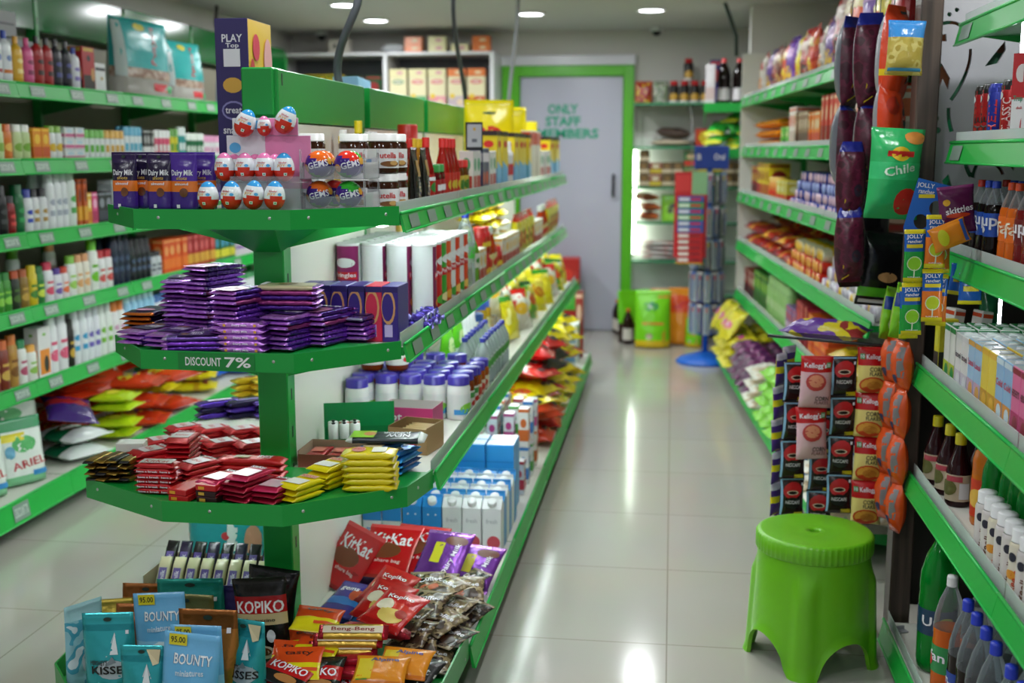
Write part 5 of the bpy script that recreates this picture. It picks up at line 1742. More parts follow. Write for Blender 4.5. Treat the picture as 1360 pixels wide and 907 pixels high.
# second shelf: tubes, baby care
l2 = 'second toiletries shelf'
tube = lambda c1, c2, h=.13: BT('cream_tube', 'tub', h, .022, c1, c2, c1, [('r', 0, .5, .6, .5, M(c2, .4))], .55)
bz = lambda b, c, e: BT('baby_bottle', 'lotion', .14, .03, b, c, b, [('e', 0, .5, .8, .5, M(e, .4))], .65)
row(FR['LW'], LZ['second'], 3.99, [
    (bz('#c9d8a8', '#b8d08a', '#8ab04a'), 3, 'pale green baby lotion bottle', 'bottle'), (bz('#d8762a', '#d0601a', '#e8b85a'), 1, 'orange baby lotion bottle with round cap', 'bottle'), (bz('#c2d49a', '#e8e8e0', '#7aa83a'), 2, 'pale green bottle with white cap', 'bottle'),
    (CT('cream_box', .06, .05, .13, '#e08a1c', '#c8501a', '#f0c040'), 2, 'orange cream box', 'box', {'deep': 2}), (bz('#dcdfe0', '#7cae2c', '#d8b02a'), 2, 'white and green baby cream', 'bottle'),
    (CT('soap_carton', .08, .05, .045, '#dfe0e2', '#c25a8a', '#b8d0e0'), 2, 'small baby soap carton', 'box', {'high': 3}), (tube('#dfe3e4', '#5fae3a'), 4, 'white tube with green print', 'tube', {'deep': 2}),
    (tube('#e4e4e6', '#d0a03a'), 4, 'white tube with yellow print', 'tube', {'deep': 2}), (tube('#dde4ea', '#58a8c8', .15), 4, 'white tube with blue print', 'tube', {'deep': 2}), (CT('face_wash_box', .04, .03, .14, '#18181a', '#d8d8d8', '#aaaaaa'), 3, 'black and white slim box', 'box'),
    (tube('#d8567a', '#e0e0e0', .14), 4, 'pink tube', 'tube', {'deep': 2}), (tube('#d8cf3a', '#5a9a3a', .15), 2, 'yellow tube', 'tube'), (tube('#2f9a9a', '#d8e0e0', .16), 2, 'teal tube', 'tube'),
    (tube('#1a6a44', '#d8e0d8', .13), 5, 'dark green tube', 'tube'), (tube('#e2dfe4', '#d08ab0', .12), 5, 'white tube with pink print', 'tube'), (CT('soap_carton', .09, .06, .1, '#c8c0bc', '#b83a4a', '#4a3a7a'), 4, 'red and violet soap carton', 'box', {'high': 1}),
    (tube('#e0762a', '#e8d0a0', .13), 4, 'orange tube', 'tube'), (CT('soap_carton', .1, .06, .1, '#d8dadc', '#b8244a', '#e0e0e0'), 3, 'white and crimson carton', 'box'), (CT('grey_carton', .12, .07, .15, '#a9abad', '#8d8f92', '#c0c2c4'), 4, 'grey carton', 'box', {'gap': .03}),
    (CT('soap_carton', .1, .06, .11, '#d8dadc', '#2a6ab8', '#e0e0e0'), 6, 'white and blue carton at the far end', 'box')], l2, gap=.003)
# third shelf: sprays and bottles
l3 = 'third toiletries shelf'
sp = lambda b, c, h=.2, e='#9aa0b0', r=.024: BT('spray_can', 'can', h, r, b, c, b, [('e', 0, .7, .6, .24, M(e, .4)), ('r', 0, .3, .6, .2, M(e, .4))])
row(FR['LW'], LZ['third'], 3.99, [
    (sp('#17191c', '#0e0e10', .19, '#4a4a4e', .03), 3, 'black body wash bottle', 'bottle', {'deep': 2}), (sp('#8d1c20', '#15151a', .15, '#d84a4a'), 1, 'red and black small bottle', 'bottle'), (sp('#12693a', '#0d5a30', .19, '#3a9a5a', .028), 1, 'green body wash bottle', 'bottle'),
    (sp('#e2e3e8', '#2a3aa0', .17, '#3a4ab8', .026), 1, 'white bottle with blue cap', 'bottle'), (sp('#dfe0e4', '#16161a', .17, '#b08a4a', .024), 2, 'white bottle with black cap', 'bottle', {'gap': .01}),
    (sp('#e4e5ea', '#dcdde2', .235, '#aab0c0', .026), 3, 'tall white spray bottle', 'bottle', {'deep': 2}), (sp('#e0e6e2', '#e6ece8', .25, '#5aa85a', .03), 1, 'tallest white pump bottle with green print', 'bottle'),
    (CT('soap_carton', .035, .05, .2, '#c2531c', '#e0a02a', '#7a2a12'), 2, 'brown orange tall box', 'box'), (CT('soap_carton', .04, .05, .14, '#e0ac1c', '#d0761a', '#f0e0a0'), 1, 'yellow box', 'box'), (CT('soap_carton', .05, .05, .14, '#e04a88', '#b82a60', '#f0b0d0'), 1, 'pink box', 'box'),
    (CT('soap_carton', .06, .06, .14, '#17171c', '#3a3a4a', '#8a8a9a'), 2, 'black box', 'box'), (CT('hair_carton', .1, .07, .19, '#b9bcc2', '#6a6c72', '#e0e2e6'), 2, 'grey and white tall carton', 'box'), (CT('hair_carton', .08, .06, .17, '#b02a8a', '#3a8ab0', '#e0e0e0'), 2, 'magenta carton', 'box'),
    (CT('hair_carton', .08, .06, .16, '#3a9a4a', '#d8d84a', '#e0e0e0'), 4, 'green carton', 'box'), (sp('#dfe0e4', '#c02a4a', .17, '#c02a4a', .026), 8, 'white bottle with crimson cap', 'bottle'), (sp('#3a2a6a', '#18182a', .17, '#8a7ac0', .026), 8, 'violet bottle', 'bottle'),
    (CT('hair_carton', .1, .06, .16, '#d87a2a', '#7a2a1a', '#f0d0a0'), 8, 'orange carton at the far end', 'box')], l3)
# fourth shelf: talc and deodorant
l4 = 'fourth toiletries shelf'
tlc = lambda b, c, e, h=.15, r=.028: BT('talc_bottle', 'can', h, r, b, c, b, [('e', 0, .3, .8, .44, M(e, .4)), ('r', 0, .75, .6, .12, M(e, .4))], .7)
row(FR['LW'], LZ['fourth'], 3.99, [
    (tlc('#3a8a2a', '#1c7a2a', '#8ac84a'), 3, 'green tin with green cap', 'tin'), (tlc('#1d2a1c', '#b8481a', '#4a6a2a'), 1, 'black green tin', 'tin'), (tlc('#8a6a2a', '#a8521c', '#c8a04a'), 1, 'bronze tin', 'tin'), (tlc('#d0b81c', '#d8c01a', '#3a7a2a', .16), 1, 'yellow tin', 'tin'), (tlc('#2a7a3a', '#1c6a30', '#c8d84a'), 1, 'dark green tin', 'tin'),
    (tlc('#dedfe4', '#c82a4a', '#d84a6a', .16, .032), 1, 'white talc with pink red cap', 'talc'), (tlc('#dcdce4', '#4a2a8a', '#7a5ab0', .13), 1, 'small white talc with violet cap', 'talc'), (tlc('#e0d8dc', '#c8381c', '#e06a3a', .13), 1, 'small talc with orange cap', 'talc'),
    (tlc('#e0e2e0', '#7ab83a', '#9ac85a', .17, .032), 1, 'white talc with green cap', 'talc'), (tlc('#e2dccf', '#d89a6a', '#d8a06a', .17), 2, 'white talc with peach cap', 'talc'), (tlc('#e2e4e0', '#6aba1c', '#6aba1c', .22, .034), 1, 'tall white talc with green cap', 'talc'), (tlc('#e0e0e2', '#b81c2a', '#c84a4a', .17, .032), 2, 'white talc with red cap', 'talc'),
    (sp('#16203a', '#10131f', .25, '#3a4a6a', .027), 3, 'tall navy deodorant', 'deodorant', {'deep': 2}), (sp('#12161f', '#0c0d12', .2, '#4a5a7a', .025), 4, 'black deodorant', 'deodorant', {'deep': 2}), (sp('#c8ccd2', '#16181c', .12, '#5a5a6a', .03), 2, 'short black capped bottle', 'bottle'),
    (CT('orange_box', .07, .06, .17, '#dd4f16', '#e8732a', '#f0a060'), 4, 'orange box', 'box', {'deep': 2}), (CT('razor_box', .07, .05, .17, '#b02a2a', '#d8a03a', '#d86a6a'), 5, 'red and yellow box', 'box'), (CT('razor_box', .07, .05, .15, '#2a6a4a', '#d8d03a', '#4aa0c0'), 4, 'green and yellow box', 'box'),
    (sp('#d8cfd8', '#6a4a9a', .18, '#8a5ab0', .028), 6, 'lilac bottle', 'bottle'), (sp('#e0dfda', '#d8862a', .18, '#d8a04a', .028), 8, 'white bottle with orange cap', 'bottle'), (CT('razor_box', .09, .05, .15, '#d8b02a', '#2a4aa0', '#c02a2a'), 10, 'yellow box at the far end', 'box')], l4)
row(FR['LW'], LZ['fourth'], 4.13, [(tlc('#dfe0e4', '#b01c2a', '#9a9aa4', .235, .036), 2, 'tall white talc with red cap at the back', 'talc', {'d': .14}), (None, .07, '', ''), (tlc('#dfe2e0', '#5a9a1c', '#9ac0a0', .22, .034), 1, 'tall white talc with green lid at the back', 'talc', {'d': .14}), (None, .2, '', ''), (tlc('#dfdad4', '#d8905a', '#d0b09a', .23, .034), 1, 'tall white talc with peach lid at the back', 'talc', {'d': .13})], l4)
# fifth shelf
l5 = 'fifth toiletries shelf'
row(FR['LW'], LZ['fifth'], 3.99, [
    (tlc('#7a2a1a', '#c85a1a', '#c8a04a', .19, .03), 2, 'red brown bottle', 'bottle'), (tlc('#b0823a', '#c86a1c', '#7a4a1a', .2, .03), 1, 'golden brown bottle', 'bottle'), (tlc('#dfe0de', '#1a7a4a', '#b04a6a', .17, .03), 1, 'white bottle with dark green cap', 'bottle'), (tlc('#e2e2dc', '#e0a03a', '#8ab84a', .14, .032), 1, 'small white bottle with amber cap', 'bottle'),
    (carton('wash_carton', .09, .06, .2, M('#dcdadb', .35), [('r', 0, .3, .8, .5, M('#e0872a', .4)), ('e', .1, .25, .4, .34, M('#2a2a2a', .4)), ('e', 0, .85, .3, .06, M('#7ab84a', .4))], 'FL'), 1, 'white carton with orange picture', 'box'), (tlc('#e0e0e4', '#d8d8de', '#d8567a', .24, .036), 2, 'tall white bottle with pink print', 'bottle'),
    (tlc('#1c1814', '#12100e', '#c8a03a', .2, .022), 1, 'slim black bottle with gold dots', 'bottle'), (sp('#dfe1e6', '#d8dae0', .235, '#3a9ac8', .028), 2, 'white bottle with blue foot', 'bottle'), (sp('#dedee6', '#d0d0da', .23, '#6a5ab0', .027), 2, 'white bottle with violet print', 'bottle'), (sp('#dfe3df', '#d4d8d4', .23, '#7ab83a', .027), 2, 'white bottle with lime print', 'bottle'),
    (sp('#e0dfe0', '#e07a1c', .22, '#c89ab8', .03), 2, 'white bottle with orange cap', 'bottle'), (sp('#8ec0e0', '#b8d8ea', .25, '#c83a5a', .03), 5, 'light blue bottle', 'bottle', {'deep': 2}), (sp('#dfe1e6', '#3a6ab0', .2, '#4a9ac8', .03), 5, 'white bottle with blue cap', 'bottle'), (sp('#1a1c22', '#0f1014', .2, '#5a5a6a', .03), 5, 'black bottle', 'bottle'),
    (CT('tall_box', .08, .06, .16, '#c8401c', '#e0a03a'), 5, 'orange red box', 'box'), (sp('#dfe1e6', '#3a9a5a', .18, '#4aa86a', .03), 10, 'white bottle with green cap', 'bottle')], l5)

# bottom toiletries shelf: washing powder
ar = pouch('detergent_bag', .2, .25, .07, FI('#dde3dd'), [(0, .1, FI('#7ab88a')), (.82, 1, FI('#2f8a55'))], [('e', .05, .6, .5, .26, M('#4aa85a', .4)), ('r', -.15, .72, .5, .12, M('#e0cf2a', .4)), ('t', 'ARIEL', .1, .3, .7, .12, M('#b8343c', .4), 6), ('e', -.25, .5, .2, .2, M('#6aa8c8', .4)), ('r', .3, .14, .3, .08, M('#3a8ac8', .4))], FI('#cdd8cf'), True, (0, .05), pu=.3, wrk=.004, k=2.2)
arh = pouch('detergent_bag', .3, .3, .08, FI('#dcdcd6'), [(.85, 1, FI('#3a9a5a'))], [('t', 'ARIEL', .05, .45, .8, .2, M('#c02a3a', .4), 8), ('e', 0, .75, .5, .2, M('#5ab06a', .4))], None, True, (0, .05), pu=.3, wrk=.004, k=3.2)
grn = pouch('detergent_bag', .22, .26, .06, FI('#e0e4e2'), [(.3, .7, FI('#146a44')), (.9, 1, FI('#146a44'))], [('e', 0, .5, .5, .2, M('#dfe6e0', .4))], None, wrk=.004, k=4.2)
srf = pouch('detergent_bag', .24, .3, .06, FI('#d8401c'), [(0, .1, FI('#b8300f')), (.9, 1, FI('#c8350f'))], [('e', 0, .55, .8, .3, M('#e0d02a', .4)), ('e', .1, .55, .5, .18, M('#2a4ab0', .4)), ('p', [(-.4, .2), (.4, .3), (.4, .38), (-.4, .28)], M('#e4e6e8', .4)), ('p', [(-.4, .14), (.4, .24), (.4, .3), (-.4, .2)], M('#2a7a4a', .4))], None, wrk=.004, k=5.2)
ylw = pouch('detergent_bag', .2, .24, .05, FI('#e0cf1c'), [(.4, .48, FI('#c8a01a'))], [('e', 0, .6, .5, .3, M('#c8401c', .4)), ('r', 0, .25, .7, .1, M('#8a2a1a', .4))], None, wrk=.004, k=6.2)
lmn = pouch('detergent_bag', .18, .2, .04, FI('#b8d41c'), [], [('e', 0, .5, .5, .3, M('#e8e03a', .4))], None, wrk=.003, k=7.2)
blu = pouch('detergent_bag', .22, .26, .06, FI('#2f6fd0'), [(.3, .4, FI('#8ac0ea'))], [('e', 0, .6, .6, .3, M('#d8e2f0', .4)), ('e', .2, .3, .4, .2, M('#d87ab0', .4))], None, wrk=.004, k=8.2)
pnk = pouch('detergent_bag', .2, .24, .06, FI('#d07ac0'), [(.4, .6, FI('#b8a0dc'))], [('e', 0, .5, .5, .3, M('#e8d0e8', .4))], None, wrk=.004, k=9.2)
ZB = .142
lb = 'bottom toiletries shelf'


def flat(t, x, y, z, rz, label, grp=None, tilt=0.0, roll=0.0, cat='detergent bag'):
    rot = Matrix.Rotation(rz, 3, 'Z') @ Matrix.Rotation(roll, 3, 'Y') @ Matrix.Rotation(-PI / 2 + tilt, 3, 'X')
    o = place(t, Vector((x, y, z)) - rot @ Vector((0, 0, t.h / 2)), label, cat, grp)
    o.rotation_euler = rot.to_euler()
    SOFT.append(o)
    return o


for i, (x, y, rz, t, l) in enumerate(((-2.44, 4.06, PI / 2 - .5, ar, 'white and green washing powder bag standing at the shelf front'), (-2.47, 3.84, PI / 2 - .5, ar, 'white and green washing powder bag beside the front one'), (-2.58, 4.2, PI / 2 - .5, arh, 'large washing powder bag with red name standing against the back'),
                                      (-2.55, 4.0, PI / 2 - .4, ar, 'white and green washing powder bag behind the front one'))):
    place(t, (x, y, ZB), l + ', ' + lb if len(l.split()) < 12 else l, 'detergent bag', None, rz, -.12)


def pile(t, x, y, n, dz, rz, desc, where, jit=.015, tilt=0, tops=None):
    for k in range(n):
        pos = 'topmost' if k == n - 1 else 'lowest' if k == 0 else ORD[n - k] + ' from the top'
        flat(tops if tops and k == n - 1 else t, x + R.uniform(-jit, jit), y + R.uniform(-jit, jit), ZB + .03 + dz * k, rz + R.uniform(-.12, .12), '%s, %s, %s' % (desc, pos, where), where, tilt)


pile(grn, -2.44, 4.45, 2, .05, PI / 2 - .4, 'white and dark green washing powder bag', 'heap behind the standing bags')
pile(lmn, -2.42, 4.78, 4, .03, PI / 2 + .1, 'lime yellow soap pack', 'stack at the lip')
pile(srf, -2.62, 4.7, 5, .055, PI / 2 - .2, 'orange red washing powder bag', 'nearest orange heap')
pile(srf, -2.46, 5.05, 3, .055, PI / 2 + .25, 'orange red washing powder bag', 'orange heap at the lip')
pile(srf, -2.66, 5.15, 6, .055, PI / 2, 'orange red washing powder bag', 'tallest orange heap')
pile(srf, -2.47, 5.4, 2, .055, PI / 2 - .2, 'orange red washing powder bag', 'farthest orange heap')
pile(ylw, -2.6, 5.55, 8, .048, PI / 2, 'yellow washing powder bag', 'tall yellow stack')
pile(ylw, -2.5, 5.82, 3, .045, PI / 2 + .3, 'yellow washing powder bag', 'low yellow stack')
pile(blu, -2.6, 6.15, 5, .055, PI / 2, 'blue washing powder bag', 'nearer blue heap')
pile(blu, -2.45, 6.4, 3, .055, PI / 2 + .2, 'blue washing powder bag', 'farther blue heap')
pile(pnk, -2.5, 6.75, 4, .055, PI / 2, 'pink washing powder bag', 'pink heap')
pile(grn, -2.5, 7.1, 4, .055, PI / 2, 'green striped washing powder bag', 'far green heap')
pile(blu, -2.55, 7.5, 5, .055, PI / 2, 'blue washing powder bag', 'farthest blue heap')
dkb = pouch('wash_bag', .2, .26, .06, FI('#3b1d6a'), [(.5, .7, FI('#9a1c24'))], [], None, wrk=.004, k=3.7)
flat(dkb, -2.43, 4.42, ZB + .21, PI / 2 - .9, 'violet and red bag draped over the green washing powder bags', None, .2, .2)
flat(srf, -2.60, 4.98, ZB + .3, PI / 2 - .3, 'orange bag leaning above the heaps against the back panel', None, .8)

# ------------------------------------------------------------------ gondola, aisle side, beyond the end trays
G1, G2, G3, G0 = gr(GS['one'][0]), gr(GS['two'][0]), gr(GS['three'][0]), gr(-.497)
z1, z2s, z3s, z0 = GS['one'][1], GS['two'][1], GS['three'][1], .115
w1, w2, w3, w0 = 'top gondola shelf', 'second gondola shelf', 'third gondola shelf', 'bottom gondola shelf'
cofp = pouch('coffee_pouch', .1, .17, .035, FI('#15120f'), [(.84, 1, FI('#1a1614'))], [('r', .05, .66, .44, .26, M('#b08a4a', .4)), ('e', .05, .3, .5, .36, PR('#2a3a6a', '#c8b890', '#1a1a22', 60)), ('r', -.42, .5, .06, .7, M('#2a2a2a', .4))], None, True, (0, .1), wrk=.002, hole=True, k=1.3)
ks_ = BT('ketchup_bottle', 'sauce', .2, .026, LIQ('#7a120c', .12, .1), '#c81c1a', '#b8241c', [('e', 0, .5, .6, .4, M('#3a8a3a', .4)), ('r', 0, .82, .8, .14, TXW)], lz=(.08, .46))
kr = BT('ketchup_bottle', 'sauce', .2, .026, LIQ('#a01810', .12, .1), '#d02220', '#c8302a', [('e', 0, .5, .5, .4, M('#d8c03a', .4))], lz=(.08, .46))
my = BT('mustard_bottle', 'sauce', .2, .026, LIQ('#b8861c', .12, .2), '#dcb61a', '#d8b82a', [('e', 0, .5, .6, .4, M('#3a6a2a', .4))], lz=(.08, .46))
sw = BT('soy_bottle', 'sauce', .22, .027, LIQ('#2a100a', .1, .1), '#dcdcda', '#b01c1a', [('r', 0, .5, .7, .4, M('#8a1410', .4))], lz=(.5, .66))
gb_ = BT('vinegar_bottle', 'sauce', .25, .028, LIQ('#9a8a3a', .08, .5), '#d8c21c', '#d8d8c8', [('e', 0, .5, .6, .4, M('#6a8a3a', .4))], lz=(.1, .44))
jam = BT('jam_jar', 'jar', .12, .042, LIQ('#5a0f14', .08, .15), '#2a8a3a', '#a81c26', [('r', -.05, .6, .34, .3, TXW), ('e', .4, .5, .3, .6, M('#3a7a3a', .4))], lz=(.12, .62), capname='lid')
jam2 = BT('pickle_jar', 'jar', .13, .04, LIQ('#6a3a14', .1, .2), '#c8241c', '#d8c04a', [('e', 0, .5, .7, .6, M('#3a7a2a', .4))], lz=(.15, .6), capname='lid')
row(G1, z1, 3.19, [(cofp, 2, 'black coffee pouch with photo print', 'coffee pouch', {'gap': .02}), (ks_, 1, 'ketchup bottle with red cap before the jam jar', 'sauce bottle'), (jam, 2, 'dark red jam jar with green lid', 'jar'), (kr, 4, 'bright red sauce bottle', 'sauce bottle', {'deep': 1}), (jam2, 2, 'pickle jar with red lid', 'jar')], w1, .03, .006)
row(G1, z1, 3.12, [(my, 4, 'yellow capped mustard bottle', 'sauce bottle', {'deep': 2}), (ks_, 6, 'red capped ketchup bottle', 'sauce bottle', {'deep': 2}), (my, 3, 'yellow capped mustard bottle past the ketchup', 'sauce bottle')], w1 + ' rear', .14, .012)
row(G1, z1, 3.32, [(sw, 1, 'tall brown bottle with white cap', 'sauce bottle'), (None, .1, '', ''), (gb_, 1, 'tallest golden vinegar bottle with yellow cap', 'bottle'), (None, .06, '', ''), (sw, 2, 'brown bottle with white cap farther back', 'sauce bottle')], w1 + ' by the panel', .25, .01)
hl = BT('malt_tin', 'can', .25, .045, '#b01c2a', '#c8241c', '#b8262e', [('r', 0, .6, .7, .5, M('#c8b0b8', .4)), ('r', 0, .95, 1, .1, M('#e0c02a', .4))], lz=(.1, .75))
cnm = carton('mix_box', .09, .05, .16, M('#d8d6d4', .35), [('r', 0, .3, .8, .3, M('#b83a3a', .4)), ('e', 0, .7, .6, .3, M('#3a9a6a', .4))], 'FL')
bxb = carton('mix_box', .09, .05, .17, M('#2a2a5a', .35), [('e', 0, .35, .6, .3, M('#c8502a', .4)), ('r', 0, .8, .9, .2, M('#d8d0d8', .4))], 'FL')
myp = pouch('milk_powder_pouch', .2, .34, .09, FI('#e6d312'), [(0, .12, FI('#2a5aa8')), (.93, 1, FI('#d8c80a'))], [('e', 0, .6, .5, .2, M('#c8241c', .4)), ('e', 0, .35, .6, .2, M('#f0e8c0', .4)), ('e', 0, .85, .3, .03, M('#3a5a2a', .4))], None, True, (0, .1), wrk=.005, k=2.5)
ycb = carton('milk_powder_box', .13, .07, .24, M('#e0c81a', .35), [('r', 0, .25, 1, .5, M('#58aadc', .35)), ('p', [(-.5, .5), (.5, .38), (.5, .62), (-.5, .6)], M('#e0c81a', .35)), ('r', 0, .96, 1, .08, M('#2a1a1a', .4)), ('e', 0, .78, .6, .12, M('#c8241c', .4))], 'FL')
tnb = carton('pasta_box', .05, .05, .26, M('#d8d4c8', .35), [('r', 0, .85, .9, .24, M('#c8241c', .4)), ('r', 0, .3, .3, .4, M('#e0d8c0', .4))], 'FL')
row(G1, z1, 4.0, [(hl, 1, 'red malt tin with yellow band', 'tin', {'d': .2}), ], w1)
row(G1, z1, 4.12, [(cnm, 2, 'white mix box with red print', 'box', {'high': 1}), (bxb, 2, 'navy mix box with pale top', 'box'), (cnm, 2, 'white mix box beyond the navy ones', 'box'), (ycb, 2, 'yellow and blue milk powder box', 'box', {'gap': .03}), (BT('malt_tin', 'can', .2, .05, '#dcdce0', '#dcdce0', '#d8d8dc', [('r', 0, .5, .8, .4, M('#c83a4a', .4))], lz=(.1, .7)), 2, 'white malt tin', 'tin'),
                  (ycb, 4, 'yellow and blue milk powder box farther on', 'box', {'gap': .03}), (tnb, 6, 'tall thin pasta box', 'box', {'gap': .02}), (cnm, 5, 'white mix box near the door end', 'box'), (ycb, 4, 'yellow and blue box near the door end', 'box')], w1, .03, .008)
for k, (x, y, s_) in enumerate(((-.845, 5.45, 1.15), (-.865, 6.1, 1.12), (-.865, 6.75, .95))):
    place(myp, (x, y, z1 + .001), 'tall yellow milk powder pouch facing the shop front, %s from the sauces' % ORD[k + 1], 'pouch', 'tall yellow milk powder pouches', .3 + R.uniform(-.1, .1), 0, 0, s_)
prd = carton('price_board', .062, .008, .1, M('#15151c', .4), [('r', 0, .52, .84, .8, M('#b9bbc2', .4)), ('e', 0, .75, .16, .12, M('#c8a03a', .4)), ('r', 0, .35, .3, .12, M('#6a6c78', .4))], 'F')
place(prd, (-.705, 4.20, z1 + .1625), 'small black framed price board standing on the navy mix boxes', 'sign', None, .35)

# second gondola shelf
wbt = bottle('water_bottle', .275, .036, 'soda', CLEAR('#e8eef0', .8, .06), M('#2437a8', .35), CLEAR('#c8d8d0', .6, .2), (.34, .6), [('e', 0, .5, 1.1, .7, M('#3fb53a', .4))], seg=14)
glj = BT('glass_jar', 'jar', .17, .045, LIQ('#b89a5a', .06, .5), '#d8d2b8', '#c8bfa0', [('r', 0, .4, .9, .5, M('#b03a2a', .4))], lz=(.1, .5), capname='lid')
rtin = BT('spice_tin', 'can', .1, .03, '#b01c22', '#c02a2a', '#b82a24', [('r', 0, .4, .7, .4, M('#e0c23a', .4))])
stn = BT('sauce_bottle', 'sauce', .19, .027, LIQ('#b83a14', .1, .2), '#d8d8d4', '#d8c88a', [('e', 0, .5, .6, .5, M('#c8241c', .4))], lz=(.1, .46))
yst = pouch('noodle_pack', .2, .12, .04, M('#f2e012', .35), [(.4, .5, FI('#d8b00a'))], [('e', 0, .5, .4, .5, M('#c83a1c', .4))], None, wrk=.004, k=1.8)
ptp = pouch('snack_pack', .16, .2, .05, PR('#d8ca1a', '#e0d86a', '#6a9a2a', 18), [(.8, 1, FI('#c8241c'))], [('e', 0, .4, .6, .4, M('#c8502a', .4))], None, wrk=.004, k=2.8)
wpk = CT('spice_box', .06, .04, .13, '#d8d2c8', '#b83a2a', '#e0b02a')
grb = BT('water_bottle', 'soda', .2, .03, LIQ('#7ab83a', .1, .4), '#3a9a2a', '#d8d8d0', [('e', 0, .5, .6, .4, M('#3a8a2a', .4))], lz=(.34, .6))
row(G2, z2s, 4.12, [(wbt, 1, 'clear water bottle with blue cap behind the snack tubes', 'bottle'), (grb, 1, 'short green bottle', 'bottle'), (wpk, 2, 'spice box with red print', 'box'), (rtin, 2, 'red and yellow spice tin', 'tin', {'high': 2}), (stn, 3, 'orange sauce bottle with white cap', 'sauce bottle'), (rtin, 2, 'red spice tin past the sauce', 'tin'), (wpk, 8, 'spice box past the tins', 'box'),
                    (ptp, 4, 'yellow green snack pack', 'snack pack', {'gap': .01}), (wpk, 5, 'spice box among the snack packs', 'box'), (stn, 5, 'sauce bottle near the snack packs', 'sauce bottle'), (ptp, 4, 'yellow snack pack near the door end', 'snack pack'), (CT('tall_box', .06, .05, .22, '#c83a2a', '#e0c02a'), 6, 'tall red box at the door end', 'box')], w2, .03, .006)
row(G2, z2s, 4.16, [(glj, 7, 'glass jar with cream lid', 'jar')], w2 + ' rear', .12, .008)
row(G2, z2s, 3.95, [(BT('sauce_bottle', 'sauce', .24, .03, LIQ('#8a3a14', .1, .2), '#c8a03a', '#d8b04a', lz=(.1, .46)), 3, 'tall amber bottle by the panel', 'bottle'), (stn, 6, 'tall orange sauce bottle by the panel', 'sauce bottle')], w2 + ' by the panel', .24, .01)
for i in range(3):
    x = -.83
    for k in range(4):
        y = 4.95 + .26 * i
        flat(yst, x + R.uniform(-.01, .01), y + R.uniform(-.01, .01), z2s + .132 + .024 + .034 * k, PI / 2 + R.uniform(-.15, .15), 'yellow noodle pack, %s, %s stack of the second gondola shelf' % ('topmost' if k == 3 else 'lowest' if k == 0 else ORD[4 - k] + ' from the top', ('nearest', 'middle', 'farthest')[i]), 'yellow noodle packs stacked on the second gondola shelf', 0, 0, 'noodle pack')
for i in range(9):
    place(wpk, (-.89 + .06 * (i % 3), 4.9 + .26 * (i // 3), z2s + .0008), 'spice box under the yellow noodle packs, %s in its line, %s line' % (ORD[i % 3 + 1], ORD[i // 3 + 1]), 'box', 'spice boxes under the yellow noodle packs', PI / 2)
# third gondola shelf
bwb = bottle('oil_bottle', .17, .03, 'soda', CLEAR('#e4ecec', .75, .08), M('#2a2f9a', .35), CLEAR('#dfe8e0', .5, .2), (.34, .6), [('e', 0, .5, .9, .7, M('#4a9a3a', .4))], seg=12)
bwh = BT('cleaner_bottle', 'sauce', .19, .03, '#e2e4e4', '#e4e4e6', '#d8e2dc', [('e', 0, .5, .7, .5, M('#3a9a4a', .4))], lz=(.1, .46))
may = BT('mayonnaise_jar', 'jar', .16, .055, '#e4dfc0', '#2a4a8a', '#e0c81c', [('r', 0, .75, 1, .4, M('#e8e6da', .4))], lz=(.06, .7), capname='lid')
gpk = pouch('chutney_pouch', .18, .2, .06, FI('#5fc21c'), [(0, .4, FI('#2f9ad0')), (.4, .5, FI('#e0e8d8'))], [('e', 0, .65, .6, .3, M('#d8e8a0', .4))], None, True, (0, .08), wrk=.004, k=2.4)
mix = [pouch('snack_pack', .15, .19, .05, PR(a, b_, c_, 16), [(.85, 1, FI(e))], [('e', 0, .5, .6, .3, M(e2, .4))], None, wrk=.004, k=k) for k, (a, b_, c_, e, e2) in enumerate((('#ecdc20', '#e0cc1a', '#f0e890', '#3a8a2a', '#e8d83a'), ('#c8c0b0', '#e0dcd0', '#c83a2a', '#c8241c', '#e0b02a'), ('#5a9a2a', '#d8d04a', '#e8e8d8', '#2a6a2a', '#d84a2a'), ('#ead81c', '#f0e060', '#d8a81c', '#e8d02a', '#c8781c')))]
row(G3, z3s, 3.99, [(bwb, 8, 'clear bottle with blue cap', 'bottle', {'deep': 2})], w3, .03, .004)
row(G3, z3s, 3.99, [(gpk, 2, 'bright green pouch with blue foot', 'pouch', {'gap': .02}), (bwh, 4, 'white cleaner bottle behind the blue capped ones', 'bottle', {'deep': 2}), (may, 1, 'mayonnaise jar with blue lid', 'jar', {'z': .0}), (BT('oil_bottle', 'lotion', .2, .04, LIQ('#c8a02a', .1, .3), '#2a4a9a', '#e0d8a0', lz=(.1, .6)), 2, 'golden oil bottle with blue cap', 'bottle')], w3 + ' rear', .17, .01)
for i in range(22):
    a, q, h = i % 8, (i // 8) % 2, i // 16
    place(mix[(i * 5 + q + h) % 4], (-.665 - .11 * q - .05 * h + R.uniform(-.01, .01), 5.0 + .3 * a + .1 * h + R.uniform(-.02, .02), z3s + .001 + .105 * q + .055 * h), '%s snack pack, %s along the third gondola shelf, %s line%s' % (('yellow', 'white and red', 'green', 'orange')[(i * 5 + q + h) % 4], ORD[a + 1], ('front', 'second')[q], ', upper' if h else ''), 'snack pack', 'snack packs on the third gondola shelf', PI / 2 - .5 + R.uniform(-.35, .35), -.28, R.uniform(-.1, .1))
row(G3, z3s, 4.6, [(CT('spice_box', .07, .05, .1, '#d8d2c8', '#b83a2a', '#e0b02a'), 19, 'spice box propping up the snack packs', 'box', {'gap': .05, 'd': .17, 's': 4.95})], w3 + ' rear', .1)
